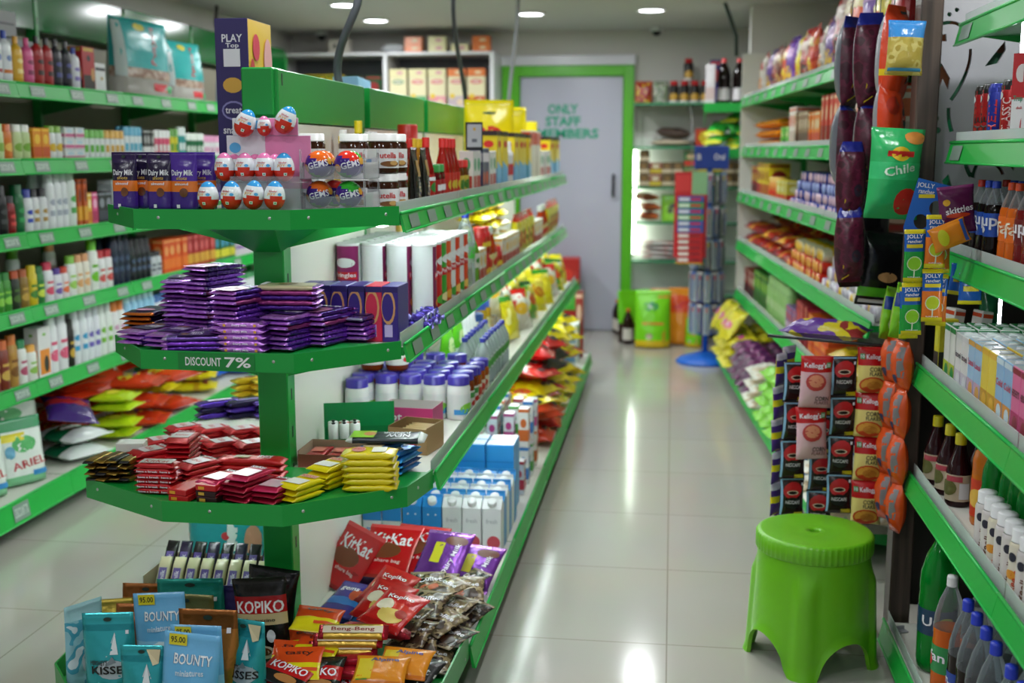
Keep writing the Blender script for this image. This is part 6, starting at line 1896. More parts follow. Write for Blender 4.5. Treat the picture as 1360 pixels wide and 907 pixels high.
# bottom gondola shelf beyond the juice
nd = [pouch('noodle_bag', .19, .25, .075, FI(a), [(.35, .6, FI(b_))], [('e', 0, .5, .5, .26, M(e, .4)), ('r', .1, .2, .4, .1, M('#1c1418', .4))], None, wrk=.005, k=k) for k, (a, b_, e) in enumerate((('#c8201c', '#a8161a', '#e0c8b8'), ('#e0cc14', '#d8b80c', '#c83a1c'), ('#d8401c', '#e0c41a', '#f0e8c0')))]
k_ = 0
for y, zs, idx in ((5.05, (.0, .09, .17), (2, 2, 1)), (5.2, (.0, .08, .16, .24), (2, 1, 0, 0)), (5.34, (0, .08, .16, .24), (0, 0, 0, 0)), (5.58, (0, .08, .16, .24), (0, 0, 0, 0)), (5.82, (0, .08, .16, .24), (1, 1, 0, 1)), (6.12, (0, .08, .16, .24), (1, 1, 1, 1)), (6.4, (0, .08, .16, .24), (1, 1, 1, 1)), (6.65, (0, .1, .2), (1, 2, 1))):
    k_ += 1
    for q, (zz, i) in enumerate(zip(zs, idx)):
        for h, x in enumerate((-.62, -.80)):
            flat(nd[i], x + R.uniform(-.01, .01) - .01 * q, y + R.uniform(-.02, .02), z0 + .05 + zz + .03 * h, PI / 2 - .3 + R.uniform(-.4, .4), '%s noodle bag, %s heap along the bottom shelf, layer %d, %s' % (('red', 'yellow', 'orange')[i], ORD[k_], q + 1, ('aisle side', 'panel side')[h]), 'noodle bags on the bottom gondola shelf', R.uniform(.0, .2), R.uniform(-.1, .1), 'noodle bag')
blk = pouch('noodle_bag', .18, .24, .07, FI('#1c1a1e'), [(.3, .5, FI('#b81c26'))], [('e', 0, .6, .4, .2, M('#d8d0d0', .4))], None, wrk=.004, k=4)
for i, (y, z) in enumerate(((5.62, .36), (5.44, .34))):
    flat(blk, -.6, y, z0 + z, PI / 2 - .3, 'black and red noodle bag high on the red heap, %s' % ORD[i + 1], 'black noodle bags on the red heap', .6, 0, 'noodle bag')
clp = pouch('rice_pack', .2, .42, .1, PR('#d8d6cc', '#c8d4b8', '#b8c8a0', 10), [(.5, .6, FI('#7ab03a'))], [], None, True, (0, .08), wrk=.005, k=3)
for i in range(2):
    place(clp, (-.74, 6.82 + .17 * i, z0 + .001), 'tall pale clear topped pack standing past the yellow bags, %s from them' % ORD[i + 1], 'pack', 'tall pale packs', PI / 2, -.1)
rbx = CT('stick_box', .05, .05, .42, '#8a2a24', '#b03a2a', '#c8a08a')
place(rbx, (-.56, 7.28, z0 + .001), 'tall dark red box at the end of the bottom gondola shelf', 'box', None, PI / 2)
tp = carton('tissue_box', .2, .12, .12, M('#d8dcd8', .35), [('r', 0, .3, .8, .4, M('#5a8ab0', .4)), ('e', 0, .7, .6, .3, M('#5ab04a', .4))], 'FL')
for k in range(2):
    place(tp, (-.61, 7.12, z0 + .001 + .1215 * k), 'white and blue tissue box at the door end, %s' % ('upper' if k else 'lower'), 'box', 'tissue boxes at the door end', PI / 2)

# blue picture box and goods standing behind the gondola header (toiletries side, top shelf)
bb_ = carton('picture_box', .34, .09, .42, M('#8fc4e6', .35), [('r', .02, .42, .82, .66, M('#d9c27a', .4)), ('e', -.05, .4, .4, .5, M('#58b0dc', .4)), ('e', .25, .38, .3, .44, M('#c87a4a', .4))], 'FR')
place(bb_, (-1.17, 4.33, 1.239), 'light blue picture box standing behind the gondola header panel', 'box', None, PI / 2 + .12, -.03)
for i in range(4):
    place(hl, (-1.2 - .02 * (i % 2), 4.7 + .25 * i, 1.239), 'red malt tin on the toiletries side of the gondola, %s from the picture box' % ORD[i + 1], 'tin', 'red tins behind the gondola header', 1.5)
for (x0, y0), (px, py, Y), bend, l in (((-1.03, 3.62), (476, 0, 3.5), .07, 'thick grey flexible conduit bending down to the nearest end of the gondola'), ((-1.03, 5.9), (602, 0, 5.6), .02, 'dark flexible conduit dropping to the middle of the gondola'), ((-1.02, 7.36), (688, 0, 7.2), .0, 'pale flexible conduit dropping to the door end of the gondola')):
    e = atY(px, py, Y)
    pts = []
    for k in range(44):
        t = k / 43
        z = 1.602 + (CEIL_Z - 1.604) * t
        q = min(1.0, (z - 1.602) / max(.05, e.z - 1.602))
        s_ = q * q * (3 - 2 * q) + .25 * max(0, z - e.z)
        pts.append((x0 + (e.x - x0) * s_ - bend * math.sin(PI * min(1, q)) * .3, y0 + (Y - y0) * min(1, s_), z))
    m = MB()
    m.tube(pts, .0125 if bend > .05 else .011, M('#55585f' if bend > .05 else '#3a3e45' if bend else '#9a9ba6', .4), 10)
    c = obj('conduit', m)
    tag(c, l, 'conduit', 'flexible conduits from the ceiling')

# ------------------------------------------------------------------ green plastic stool
STX, STY_ = .41, 3.2
STM = M('#6cb81c', .3)


def stool():
    H, RT, RB = .366, .15, .168
    b = MB()
    na, nz = 96, 16
    legs = [math.radians(q) for q in (-14, 76, 166, 256)]

    def prof(a, z):
        r = RB + (RT - RB) * (z / H)
        for l in legs:
            d = abs((a - l + PI) % (2 * PI) - PI)
            t = max(0, 1 - (d / .2) ** 2)
            rise = min(1, max(0, (.27 - z) / .03))
            r += .013 * math.sqrt(t) * math.sqrt(rise) if t > 0 else 0
        return r

    def bot(a):
        m = min(abs((a - l + PI) % (2 * PI) - PI) for l in legs)
        t = (m - .27) / (PI / 4 - .27)
        return 0 if t <= 0 else .1 * math.sqrt(max(0, 1 - (1 - t) ** 2))
    for inner in (0, 1):
        vs, fs = [], []
        for j in range(nz + 1):
            for k in range(na):
                a = 2 * PI * k / na
                z = bot(a) + (H - .012 - bot(a)) * j / nz
                r = prof(a, z) - (.005 if inner else 0) + (.006 if (not inner and j == 0) else 0)
                vs.append((r * math.sin(a), -r * math.cos(a), z))
        for j in range(nz):
            for k in range(na):
                f = (j * na + k, j * na + (k + 1) % na, (j + 1) * na + (k + 1) % na, (j + 1) * na + k)
                fs.append(f if not inner else tuple(reversed(f)))
        b.add(vs, fs, STM, True)
    n0 = (nz + 1) * na
    b.add([b.v[k] for k in range(na)] + [b.v[n0 + k] for k in range(na)], [(k, na + k, na + (k + 1) % na, (k + 1) % na) for k in range(na)], STM)
    o = obj('stool', b, loc=(STX, STY_, 0))
    tag(o, 'lime green round plastic stool standing on the floor by the wooden post', 'stool')
    s = MB()
    n = 180
    vs, fs, rings = [], [], []
    pr = [(RT + .004, H - .05), (RT + .009, H - .046), (RT + .0085, H - .006), (RT + .003, H), (RT - .006, H + .001), (.11, H + .001), (.06, H + .0005), (.05, H - .001), (.03, H), (.016, H), (.014, H - .004), (.014, H - .02)]
    for r, z in pr:
        for k in range(n):
            fl = .0035 * (math.cos(k * PI * 2 * 60 / n) > 0) if 1 <= pr.index((r, z)) <= 2 else 0
            a = 2 * PI * k / n
            vs.append(((r - fl) * math.sin(a), -(r - fl) * math.cos(a), z))
    for j in range(len(pr) - 1):
        for k in range(n):
            fs.append((j * n + k, j * n + (k + 1) % n, (j + 1) * n + (k + 1) % n, (j + 1) * n + k))
    s.add(vs, fs, STM, True)
    obj('seat', s, o)


stool()

# ------------------------------------------------------------------ hanging packs between the snack shelving and the post
def hang(t, px, py, Y, label, cat='snack bag', grp=None, rz=0.0, ry=0.0, s=1.0):
    """pack whose top edge hangs at the given point"""
    p = atY(px, py, Y)
    return place(t, (p.x, Y, p.z - t.h * s), label, cat, grp, rz, 0, ry, s)


MAR = PR('#4a1228', '#5c1a34', '#3a0e20', 30, .3)
chA = pouch('hanging_snack_bag', .12, .285, .085, MAR, [(0, .07, FI('#1c1416')), (.9, 1, FI('#232a8a'))], [('p', [(-.35, .1), (-.1, .16), (-.3, .3)], M('#dcb81a', .4)), ('e', .1, .4, .3, .16, M('#2a2030', .4)), ('r', .42, .5, .1, .8, FI('#1a1618'))], FI('#6d6f78'), wrk=.004, k=1.6, taper=.4)
chB = pouch('hanging_snack_bag', .12, .285, .085, FI('#d8421c'), [(.3, .36, FI('#dcc01a'))], [('r', .3, .5, .3, .9, FI('#1c1a1c')), ('e', -.2, .7, .4, .2, M('#b8301a', .4))], FI('#8d8f96'), wrk=.004, k=2.6, taper=.4)
chD = pouch('hanging_snack_bag', .15, .24, .07, FI('#2fae62'), [(.45, .6, FI('#3abf74'))], [('e', -.0, .72, .36, .16, M('#e0b81a', .4)), ('r', 0, .72, .5, .06, M('#c8201c', .4)), ('t', 'Chile', 0, .55, .6, .1, M('#d8ecd8', .4), 12), ('e', .2, .2, .5, .3, M('#c8281c', .4)), ('e', .3, .9, .4, .14, M('#d88a3a', .4))], None, wrk=.004, k=3.6)
chE = pouch('hanging_snack_bag', .14, .2, .06, FI('#3a8ad0'), [(.0, .7, PR('#b8a24a', '#c8b86a', '#a8903a', 20))], [('r', 0, .1, .9, .06, M('#4a9ac8', .4))], None, wrk=.004, k=4.6)
chBlk = pouch('hanging_snack_bag', .12, .27, .06, FI('#18161a'), [], [('t', 'Doritos', 0, .6, .7, .1, M('#b8b8bc', .4))], None, wrk=.004, k=5.6)
gp = 'maroon snack bags hanging in strips by the post'
for px, py, Y, rz, t, l in ((1132, 22, 3.80, .9, chA, 'maroon snack bag, top of the outer strip'), (1163, 18, 3.62, .35, chA, 'maroon snack bag, top of the inner strip'), (1124, 132, 3.80, 1.0, chA, 'maroon snack bag, second in the outer strip'),
                            (1160, 128, 3.63, .4, chA, 'maroon snack bag, second in the inner strip'), (1132, 188, 3.56, .3, chA, 'maroon snack bag with blue marks below the outer strip'), (1160, 205, 3.72, .2, chBlk, 'black snack bag hanging lowest behind the maroon ones'),
                            (1133, 276, 3.54, .15, chA, 'maroon snack bag, lowest of the outer strip')):
    hang(t, px, py, Y, l, 'snack bag', gp if t is chA else None, rz, R.uniform(-.05, .05), .82 if py in (276, 188) else 1)
for px, py, Y, rz, t, l, s in ((1188, 8, 3.5, .7, chB, 'orange and black snack bag, top of the strip by the post', 1), (1186, 105, 3.5, .75, chB, 'orange and black snack bag, second of the strip by the post', .9), (1203, 28, 3.275, .1, chE, 'blue and beige snack bag hanging against the post', .7),
                               (1188, 172, 3.275, .25, chD, 'green chilli snack bag hanging against the post', 1)):
    hang(t, px, py, Y, l, 'snack bag', None, rz, R.uniform(-.08, .08), s)
chF = pouch('hanging_snack_bag', .1, .2, .05, FI('#7ac21c'), [(.55, .8, FI('#1c3a8a'))], [('e', 0, .3, .6, .3, M('#c8dca0', .4)), ('r', 0, .68, .5, .06, M('#d8d8e0', .4))], FI('#8ab03a'), wrk=.004, k=6.6)
for px, py, Y, rz, l in ((1180, 385, 3.44, .8, 'green and blue snack bag below the black bag, outer one'), (1195, 380, 3.36 - .1, .7, 'green and blue snack bag below the black bag, nearer one')):
    hang(chF, px, py, Y, l, 'snack bag', None, rz, .2, .75)
chG = pouch('hanging_snack_bag', .16, .22, .06, FI('#141416'), [(.1, .25, FI('#5ab82a'))], [('e', 0, .4, .4, .14, M('#b88a5a', .4)), ('r', 0, .06, .9, .05, M('#d8d8d8', .4))], None, wrk=.004, k=7.6)
hang(chG, 1172, 312, 3.6, 'black and green snack bag hanging over the white rolls', 'snack bag', None, .3, .1)
b = MB()
b.tube([(.47, 3.84, 1.99), (.68, 3.51, 1.99), (.68, 3.40, 1.99)], .006, M('#3a3a3e', .35, .7), 8)
for px, py, Y in ((1132, 22, 3.80), (1163, 18, 3.62), (1188, 8, 3.5), (1160, 205, 3.72)):
    p = atY(px, py, Y)
    b.tube([(p.x, Y, 1.99), (p.x, Y, min(p.z, 1.8) + .004)], .0016, M('#8a8a8c', .4), 6)
tag(obj('hanging_rail', b), 'thin metal rail and strips carrying the snack bags by the post', 'rail')

# strips of sachets under the fourth shelf
def strip(name, w, hh, n, fn, px, py, Y, rz, label, flip=0, grp=None):
    """a strip of n joined sachets hanging from its top edge"""
    p = atY(px, py, Y)
    o = bpy.data.objects.new(name, None)
    COL.objects.link(o)
    o.location = (p.x, Y, p.z)
    o.rotation_euler = (0, 0, rz)
    tag(o, label, 'sachet strip', grp)
    t = fn
    for k in range(n):
        c = bpy.data.objects.new('sachet', t.me)
        COL.objects.link(c)
        c.parent = o
        c.location = (R.uniform(-.002, .002), 0, -hh * (k + (0 if flip else 1)) + (0 if not flip else 0))
        c.rotation_euler = (R.uniform(-.08, .08), PI if flip else R.uniform(-.03, .03), R.uniform(-.12, .12))
    return o


CUPD = [('e', 0, .68, .8, .42, M('#b81c22', .35), 20), ('e', 0, .62, .5, .12, M('#d8c8b0', .4)), ('e', 0, .62, .38, .08, M('#1a0e0a', .3)), ('e', 0, .36, .7, .3, BK), ('t', 'NESCAFE', 0, .38, .6, .09, TXW), ('r', .26, .08, .36, .1, M('#dccb1a', .4)), ('r', .4, .84, .08, .07, TXW)]
nes = pouch('sachet', .078, .122, .024, FI('#2a1c1c'), [], CUPD + [('r', -.45, .5, .08, .9, M('#8ab8d8', .4)), ('r', 0, .96, .9, .04, M('#8ab8d8', .4))], FI('#8ab8d8'), wrk=.002, nu=8, nv=10)
kel = pouch('sachet', .088, .136, .03, FI('#e0cf7a'), [(.62, 1, FI('#b8161c')), (0, .04, FI('#b8161c'))], [('t', "Kellogg's", .1, .78, .66, .14, TXW), ('r', -.36, .8, .16, .12, M('#2a8a4a', .4)), ('t', '10', -.36, .8, .12, .08, TXW), ('t', 'CORN', .14, .52, .5, .1, M('#1c1a1a', .4)), ('t', 'FLAKES', .14, .42, .5, .08, M('#1c1a1a', .4)), ('e', 0, .18, .9, .36, M('#c8401c', .4)), ('e', 0, .18, .78, .3, M('#d89a3a', .4)), ('e', .05, .17, .5, .18, M('#c07a2a', .4))], FI('#b8161c'), wrk=.002, nu=8, nv=10, k=2)
kelp = pouch('sachet', .095, .158, .034, FI('#dcb0ba'), [(.72, 1, FI('#b8161c')), (0, .05, FI('#b8161c'))], [('t', "Kellogg's", -.05, .82, .7, .12, TXW), ('r', .36, .84, .14, .1, M('#2a8a4a', .4)), ('t', '20', .36, .84, .1, .06, TXW), ('e', -.02, .52, .66, .34, M('#b83a3a', .4)), ('e', -.02, .54, .5, .24, M('#d88a6a', .4)), ('t', 'CORN', .2, .2, .44, .09, M('#3a2a2a', .4)), ('t', 'FLAKES', .2, .11, .44, .07, M('#7a4a4a', .4))], FI('#b8161c'), wrk=.0025, nu=8, nv=10, k=3)
org = pouch('sachet', .072, .14, .05, FI('#d8501a'), [], [('r', .2, .6, .3, .6, M('#7a7478', .4)), ('e', -.1, .25, .3, .2, M('#2a2a4a', .4))], FI('#d8501a'), wrk=.004, nu=8, nv=12, k=4, taper=.4)
vio = pouch('sachet', .07, .1, .02, FI('#4a2a7a'), [(.4, .6, FI('#dccb1a')), (.8, 1, FI('#cfc8d8'))], [], FI('#d8c81c'), wrk=.003, nu=8, nv=10, k=5)
for (nm, w, hh, n, t, px, py, Y, rz, fl, l) in (
        ('violet_strip', .07, .102, 6, vio, 1038, 468, 3.60, 1.0, 0, 'violet and yellow sachet strip hanging outermost on the aisle side'), ('violet_strip', .07, .102, 6, vio, 1047, 458, 3.66, .8, 0, 'violet and yellow sachet strip behind the outermost one'),
        ('coffee_strip', .08, .12, 4, nes, 1058, 482, 3.57, .2, 0, 'coffee sachet strip with red cups half hidden by the pink sachets'), ('cereal_strip', .09, .157, 2, kelp, 1084, 472, 3.50, .1, 0, 'pair of large pink and red cereal sachets hanging in front'),
        ('coffee_strip', .08, .12, 4, nes, 1122, 474, 3.53, -.02, 0, 'coffee sachet strip with red cups between the pink and yellow sachets'), ('coffee_strip', .08, .12, 4, nes, 1095, 500, 3.60, 0, 0, 'coffee sachet strip behind the pink cereal sachets'),
        ('cereal_strip', .09, .134, 4, kel, 1160, 462, 3.51, -.1, 0, 'yellow and red cereal sachet strip beside the orange packs'), ('orange_strip', .07, .134, 4, org, 1186, 448, 3.43, -.9, 0, 'orange sachet strip seen edge-on beside the yellow cereal strip'),
        ('orange_strip', .07, .134, 4, org, 1201, 455, 3.28, -1.1, 0, 'orange sachet strip seen edge-on nearest the wooden post')):
    strip(nm, w, hh, n, t, px, py, Y, rz, l, fl, None)
tw = pouch('snack_bag', .26, .11, .06, PR('#5a2a8a', '#c8b81a', '#8a2a2a', 14), [], [], None, wrk=.008, k=6)
flat(tw, .47, 3.62, .862, -.45, 'violet and yellow bag lying on the hooks above the sachet strips', None, .1, 0, 'snack bag')
b = MB()
b.tube([(.30, 3.62, .842), (.66, 3.45, .842)], .005, M('#3a3a3e', .35, .7), 8)
tag(obj('hanging_hook_rail', b), 'thin rail the sachet strips hang from, by the post', 'rail')

# lollipop card and strips at the end of the drinks rack
p = [atY(*q, 3.0) for q in ((1218, 236), (1270, 252), (1251, 306), (1199, 303))]
CO = p[0]


def l2w(q, Y=3.0):
    w = atY(q[0], q[1], Y)
    return (w.x, w.z)


card = MB()
outline = [l2w(q) for q in ((1219, 236), (1270, 249), (1268, 262), (1254, 305), (1246, 307), (1200, 308), (1199, 302))]
holes = [[l2w((1222 + 9.5 * math.cos(2 * PI * k / 16), 294 + 10 * math.sin(2 * PI * k / 16))) for k in range(16)], [l2w((1243 + 10 * math.cos(2 * PI * k / 16), 277 + 10.5 * math.sin(2 * PI * k / 16))) for k in range(16)]]
from mathutils.geometry import delaunay_2d_cdt
pts, eds = [], []
for pl in [outline] + holes:
    o_ = len(pts)
    pts += [Vector(q) for q in pl]
    eds += [(o_ + k, o_ + (k + 1) % len(pl)) for k in range(len(pl))]
vs, _, fs = delaunay_2d_cdt(pts, eds, [], 0, 1e-5)[:3]
keep = [tuple(f) for f in fs if (lambda c: inside(c, outline) and not any(inside(c, h) for h in holes))(sum((vs[i] for i in f), Vector((0, 0))) / len(f))]
n = len(vs)
CBL = M('#1c63c2', .4)
card.add([(v.x, 2.992, v.y) for v in vs] + [(v.x, 2.994, v.y) for v in vs], keep + [tuple(n + i for i in reversed(f)) for f in keep], CBL)
fl2 = lambda u, v, e: (u, 2.9918 - e, v)
for s_, px, py, w, h, m in (('JOLLY', 1230, 247, 22, 7.5, TXW), ('rancher', 1231, 254.5, 20, 6, TXW)):
    q = atY(px, py, 2.99)
    card.decal(('t', s_, q.x, q.z, w * 2.99 / 1580, h * 2.99 / 1580, m, -8), 1, 1, fl2, True)
q = atY(1231, 260.5, 2.99)
card.decal(('r', q.x, q.z, .038, .009, M('#e0c81a', .4)), 1, 1, fl2, True)
q = atY(1262, 258, 2.99)
card.decal(('e', q.x, q.z, .022, .022, M('#d8a01c', .4)), 1, 1, fl2, True)
tag(obj('hanging_card', card), 'blue lollipop display card with two round holes hanging at the drinks rack', 'display card')


def loli(c1, c2):
    return pouch('sachet', .05, .13, .014, FI(c1), [(.62, .95, FI('#1c5ab0')), (.95, 1, FI('#d8c81a')), (0, .06, FI('#d8c81a'))], [('t', 'JOLLY', 0, .86, .8, .09, TXW), ('t', 'rancher', 0, .78, .7, .06, TXW), ('r', 0, .69, .8, .07, M('#e0c81a', .4)), ('e', 0, .36, .74, .28, M('#d8e4c8', .4)), ('e', 0, .36, .66, .25, M(c2, .4)), ('r', 0, .17, .06, .16, M('#d8e4c8', .4)), ('t', 'lollipops', 0, .1, .6, .03, TXW)], FI('#1c5ab0'), wrk=.0015, nu=8, nv=12)


lg, lo_ = loli('#1c9a3a', '#8ac81c'), loli('#e0741c', '#b8c81c')
strip('lollipop_strip', .05, .132, 2, lg, 1217, 303, 2.985, .05, 'green lollipop sachet strip hanging from the blue card')
strip('lollipop_strip', .05, .132, 2, lo_, 1245, 284, 2.975, .05, 'orange lollipop sachet strip hanging from the blue card')
strip('lollipop_strip', .05, .132, 2, lg, 1214, 310, 3.03, .3, 'lollipop sachet strip behind the green one')
strip('lollipop_strip', .05, .132, 2, lo_, 1251, 292, 3.03, -.2, 'lollipop sachet strip behind the orange one')
ski = pouch('hanging_sweets_bag', .1, .13, .03, FI('#5a1a4a'), [(.92, 1, FI('#7a2a64'))], [('t', 'skittles', .05, .5, .8, .14, TXW, 6), ('e', -.3, .66, .2, .14, M('#d8a01c', .4)), ('e', 0, .38, .7, .1, M('#c8401c', .4))], None, wrk=.003, k=2.2)
hang(ski, 1276, 249, 2.98, 'maroon sweets bag beside the lollipop card', 'sweets bag', None, .05, -.12, .88)
ors = pouch('hanging_sweets_bag', .09, .06, .02, FI('#e0861c'), [], [('e', -.2, .5, .3, .7, M('#c8c81c', .4)), ('r', .4, .5, .1, .9, M('#2a5ab0', .4))], None, wrk=.002, k=3.2)
hang(ors, 1268, 304, 2.95, 'small orange sweets bag tilted under the maroon one', 'sweets bag', None, .05, -.4)
bls = pouch('hanging_sweets_bag', .06, .08, .016, FI('#1c5ab0'), [(0, .12, FI('#d8c81a'))], [('r', 0, .5, .7, .16, M('#e0c81a', .4)), ('e', 0, .75, .5, .2, TXW)], None, wrk=.002, k=4.2)
hang(bls, 1276, 352, 3.1, 'small blue lollipop bag hanging under the third drinks shelf, outer one', 'sweets bag', None, -.2, .1)
hang(bls, 1290, 362, 3.05, 'small blue lollipop bag hanging under the third drinks shelf, beside the light', 'sweets bag', None, .1)
gbg = pouch('hanging_snack_bag', .06, .2, .04, FI('#12603a'), [(0, .25, FI('#c8b81a'))], [], None, wrk=.003, k=5.2)
hang(gbg, 1316, 368, 3.2, 'dark green snack bag hanging in the shade under the third drinks shelf', 'snack bag', None, .6)

# ------------------------------------------------------------------ drinks rack
DB = dr(DZ['second'][0]), dr(DZ['third'][0]), dr(DZ['fourth'][0]), dr(DZ['fifth'][0]), dr(.6)


def can(c1, c2, txt, tm):
    b = MB()
    r, h = .0262, .148
    b.lathe([(0, .004), (r * .8, 0), (r, .01), (r, h - .014), (r * .86, h - .003), (r * .84, h), (r * .78, h - .004), (0, h - .004)], [M('#8a8c90', .3, .8), M('#8a8c90', .3, .8), M(c1, .25, .3), M(c2, .3, .3), M('#a0a2a6', .3, .8), M('#a0a2a6', .3, .8), M('#a0a2a6', .3, .8)], 18)
    mp = lambda u, v, e: ((r + e) * math.sin(u / r), -(r + e) * math.cos(u / r), v)
    b.decal(('r', 0, .88, 1.6, .07, M(c2, .3)), 2 * r, h, mp, False, .0005)
    b.decal(('t', txt, .0, .45, .42, .55, tm, 90), 2 * r, h, mp, False, .0005)
    b.decal(('e', -.4, .76, .4, .12, M('#c8c8cc', .4)), 2 * r, h, mp, False, .0005)
    return T('drink_can', b, 2 * r, 2 * r, h)


cH, cB, cC = can('#a8161c', '#151212', 'HELL', BK), can('#23309a', '#23309a', 'HELL', M('#c8202a', .4)), can('#b01c20', '#151212', 'CLASSIC', M('#d8b8b8', .4))
trop = carton('juice_carton', .07, .06, .2, M('#d8d8da', .35), [('r', 0, .75, 1, .5, M('#b01c28', .4)), ('e', -.1, .78, .5, .2, M('#c8c0c0', .4)), ('t', 'Tropicana', 0, .5, .8, .08, M('#1c8a6a', .4)), ('e', .2, .2, .5, .3, M('#b02a3a', .4)), ('t', 'delight', 0, .4, .5, .04, M('#b83a4a', .4))], 'FR')
x = DZ['second'][0]
for i, (y, xx, t, l) in enumerate(((3.14, x + .045, cH, 'red and black drink can nearest the screen'), (3.075, x + .045, cH, 'red and black drink can, second from the screen'), (3.01, x + .045, cB, 'blue drink can, front one between the red ones'), (3.01, x + .105, cB, 'blue drink can behind the front blue one'),
                                  (2.945, x + .1, cH, 'red and black drink can behind the plain red one'), (2.895, x + .045, cC, 'plain red drink can with its name running upwards'), (3.12, x + .1, cH, 'red drink can in the second line near the screen'))):
    place(t, (xx, y, DZ['second'][1] + .001), l, 'drink can', 'drink cans on the second drinks shelf', -.85 + R.uniform(-.1, .1))
for k in range(4):
    place(trop, (x + .06 + .08 * (k // 2), 2.79 - .085 * (k % 2), DZ['second'][1] + .001), 'red and white fruit juice carton beside the drink cans, %s' % ORD[k + 1], 'juice carton', 'fruit juice cartons on the second drinks shelf', -1.1)
# small soft drink bottles
col = lambda c, cap, lab, lt, tc_, h=.2, r=.0265, clear=True, fl=.72: bottle('drink_bottle', h, r, 'soda', LIQ(c, .06, .25), M(cap, .35), M(lab, .35), (.34, .62), [('t', lt, 0, .55, .6, .5, tc_), ('e', -.3, .3, .3, .3, M('#d8d8e0', .4))], fill=fl, clear=CLEAR('#e6eaec', .93, .05), seg=14)
thr, thb = col('#160807', '#c8281c', '#1c3a8a', 'up', TXW), col('#120706', '#2a48c0', '#1c4aa8', 'up', M('#d8dce8', .4))
fan = col('#e0691a', '#dd4a1c', '#e06a1a', 'fa', M('#e8d8c0', .4))
red_ = col('#7a1418', '#2a48c0', '#6a1014', 'up', TXW)
x = DZ['third'][0]
seq = [(3.1, thr, 'dark cola bottle with red cap, nearest the screen'), (3.03, thb, 'dark cola bottle with blue cap, second from the screen'), (2.965, thb, 'dark cola bottle with blue cap, third from the screen'), (2.83, fan, 'orange soda bottle, first past the colas'), (2.77, fan, 'orange soda bottle, second past the colas'), (2.70, red_, 'dark red soda bottle with blue cap, past the orange sodas'), (2.64, red_, 'second dark red soda bottle with blue cap')]
for y, t, l in seq:
    for q in range(2):
        place(t, (x + .045 + .058 * q, y - .0 * q, DZ['third'][1] + .001), l if q == 0 else l.replace('bottle', 'bottle in the line behind'), 'drink bottle', 'small soft drink bottles on the third drinks shelf', -.9 + R.uniform(-.2, .2))
# cartons
x, z = DZ['fourth']
def jc(base, c1, c2, txt=None, tcol='#2a2a2e', w=.058, h=.15, top=None):
    q = [('r', 0, .2, .96, .36, M(c1, .35)), ('e', .1, .22, .6, .24, M(c2, .35)), ('r', 0, .94, .96, .08, M(c2, .35))]
    if txt:
        q += [('t', txt, 0, .64, .86, .1, M(tcol, .4))]
    t = carton('juice_carton', w, .045, h, M(base, .35), q, 'FR', {'T': M(top or '#b8bcc2', .35)})
    b = MB()
    b.box(-w * .2, w * .2, -.006, .006, h, h + .0025, M('#d8dade', .4))
    b.tube([(w * .3, -.015, h + .001), (w * .3, .015, h + .001)], .002, M('#e0e0e4', .4), 6)
    t.parts.append(('straw', b.mesh('straw')))
    return t


ck = [(jc('#dfe0dd', '#b8c83a', '#1c8a4a', None, top='#1c8a4a'), 'green and white juice carton with fruit'), (jc('#e0e0e2', '#c8c0d0', '#d8d8de', 'issei', '#2a2a4a', .06, .145), 'white carton with dark name'), (jc('#9ac0e0', '#c8a8c0', '#d8a04a', 'Lassi', '#c83a5a'), 'light blue carton with peach'),
      (jc('#e0c84a', '#c8962a', '#e0b03a', None), 'yellow fruit carton'), (jc('#8ab4da', '#d8903a', '#c8dce8', 'Cold', '#c83a5a'), 'blue and orange carton'), (jc('#d86a9a', '#b03a6a', '#8a2a3a', "HERSHEY'S", '#3a1c1c'), 'pink milkshake carton'), (jc('#94b8da', '#d8842a', '#e0d8c0', 'Cold', '#c83a5a'), 'pale blue carton with orange fruit'),
      (jc('#c8561c', '#8a3a1a', '#d8a02a', "HERSHEY'S", '#2a1410'), 'orange brown milkshake carton'), (jc('#d8cfa8', '#8a5a2a', '#2a6ac0', "HERSHEY'S", '#3a2414'), 'cream milkshake carton'), (jc('#d87a2a', '#5a2a1a', '#e0b06a', 'Bourn', '#3a1a4a'), 'orange chocolate drink carton'), (jc('#7a3aa0', '#4a1c6a', '#c8a8d8', 'Choco', '#e0d0f0'), 'violet chocolate drink carton')]
wbk = CT('wafer_box', .05, .03, .17, '#d8d6d2', '#a8a6a2', '#c8451c')
for k, (y, dx) in enumerate(((3.22, .06), (3.18, .12))):
    place(wbk, (x + dx, y, z + .001), 'white slim packet leaning at the far end of the carton shelf, %s' % ORD[k + 1], 'packet', None, -1.3, -.12)
ylp = CT('wafer_box', .03, .05, .15, '#d8cc2a', '#2a2a2a', '#e0d84a')
place(ylp, (x + .045, 3.165, z + .001), 'yellow slim packet at the far end of the carton shelf', 'packet', None, -1.4)
y = 3.10
for k, (t, l) in enumerate(ck):
    for j in range(2):
        for q in range(4):
            place(t, (x + .026 + t.d / 2 + .052 * q, y - t.w / 2, z + .001), '%s, %s of its kind from the screen, %s line' % (l, 'first' if j == 0 else 'second', ('front', 'second', 'third', 'fourth')[q]), 'juice carton', l + 's on the fourth drinks shelf', -PI / 2)
        y -= t.w + .003
grt = jc('#dfe4df', '#1c8a4a', '#1c9a52', None, top='#1c9a52', h=.185)
for k in range(8):
    for q in range(2):
        place(grt, (x + .27 + .05 * q, 3.08 - .065 * k, z + .001), 'taller green topped carton at the back of the carton shelf, %s from the screen, %s' % (ORD[k + 1], ('nearer line', 'rear line')[q]), 'juice carton', 'green topped cartons at the back', -PI / 2)
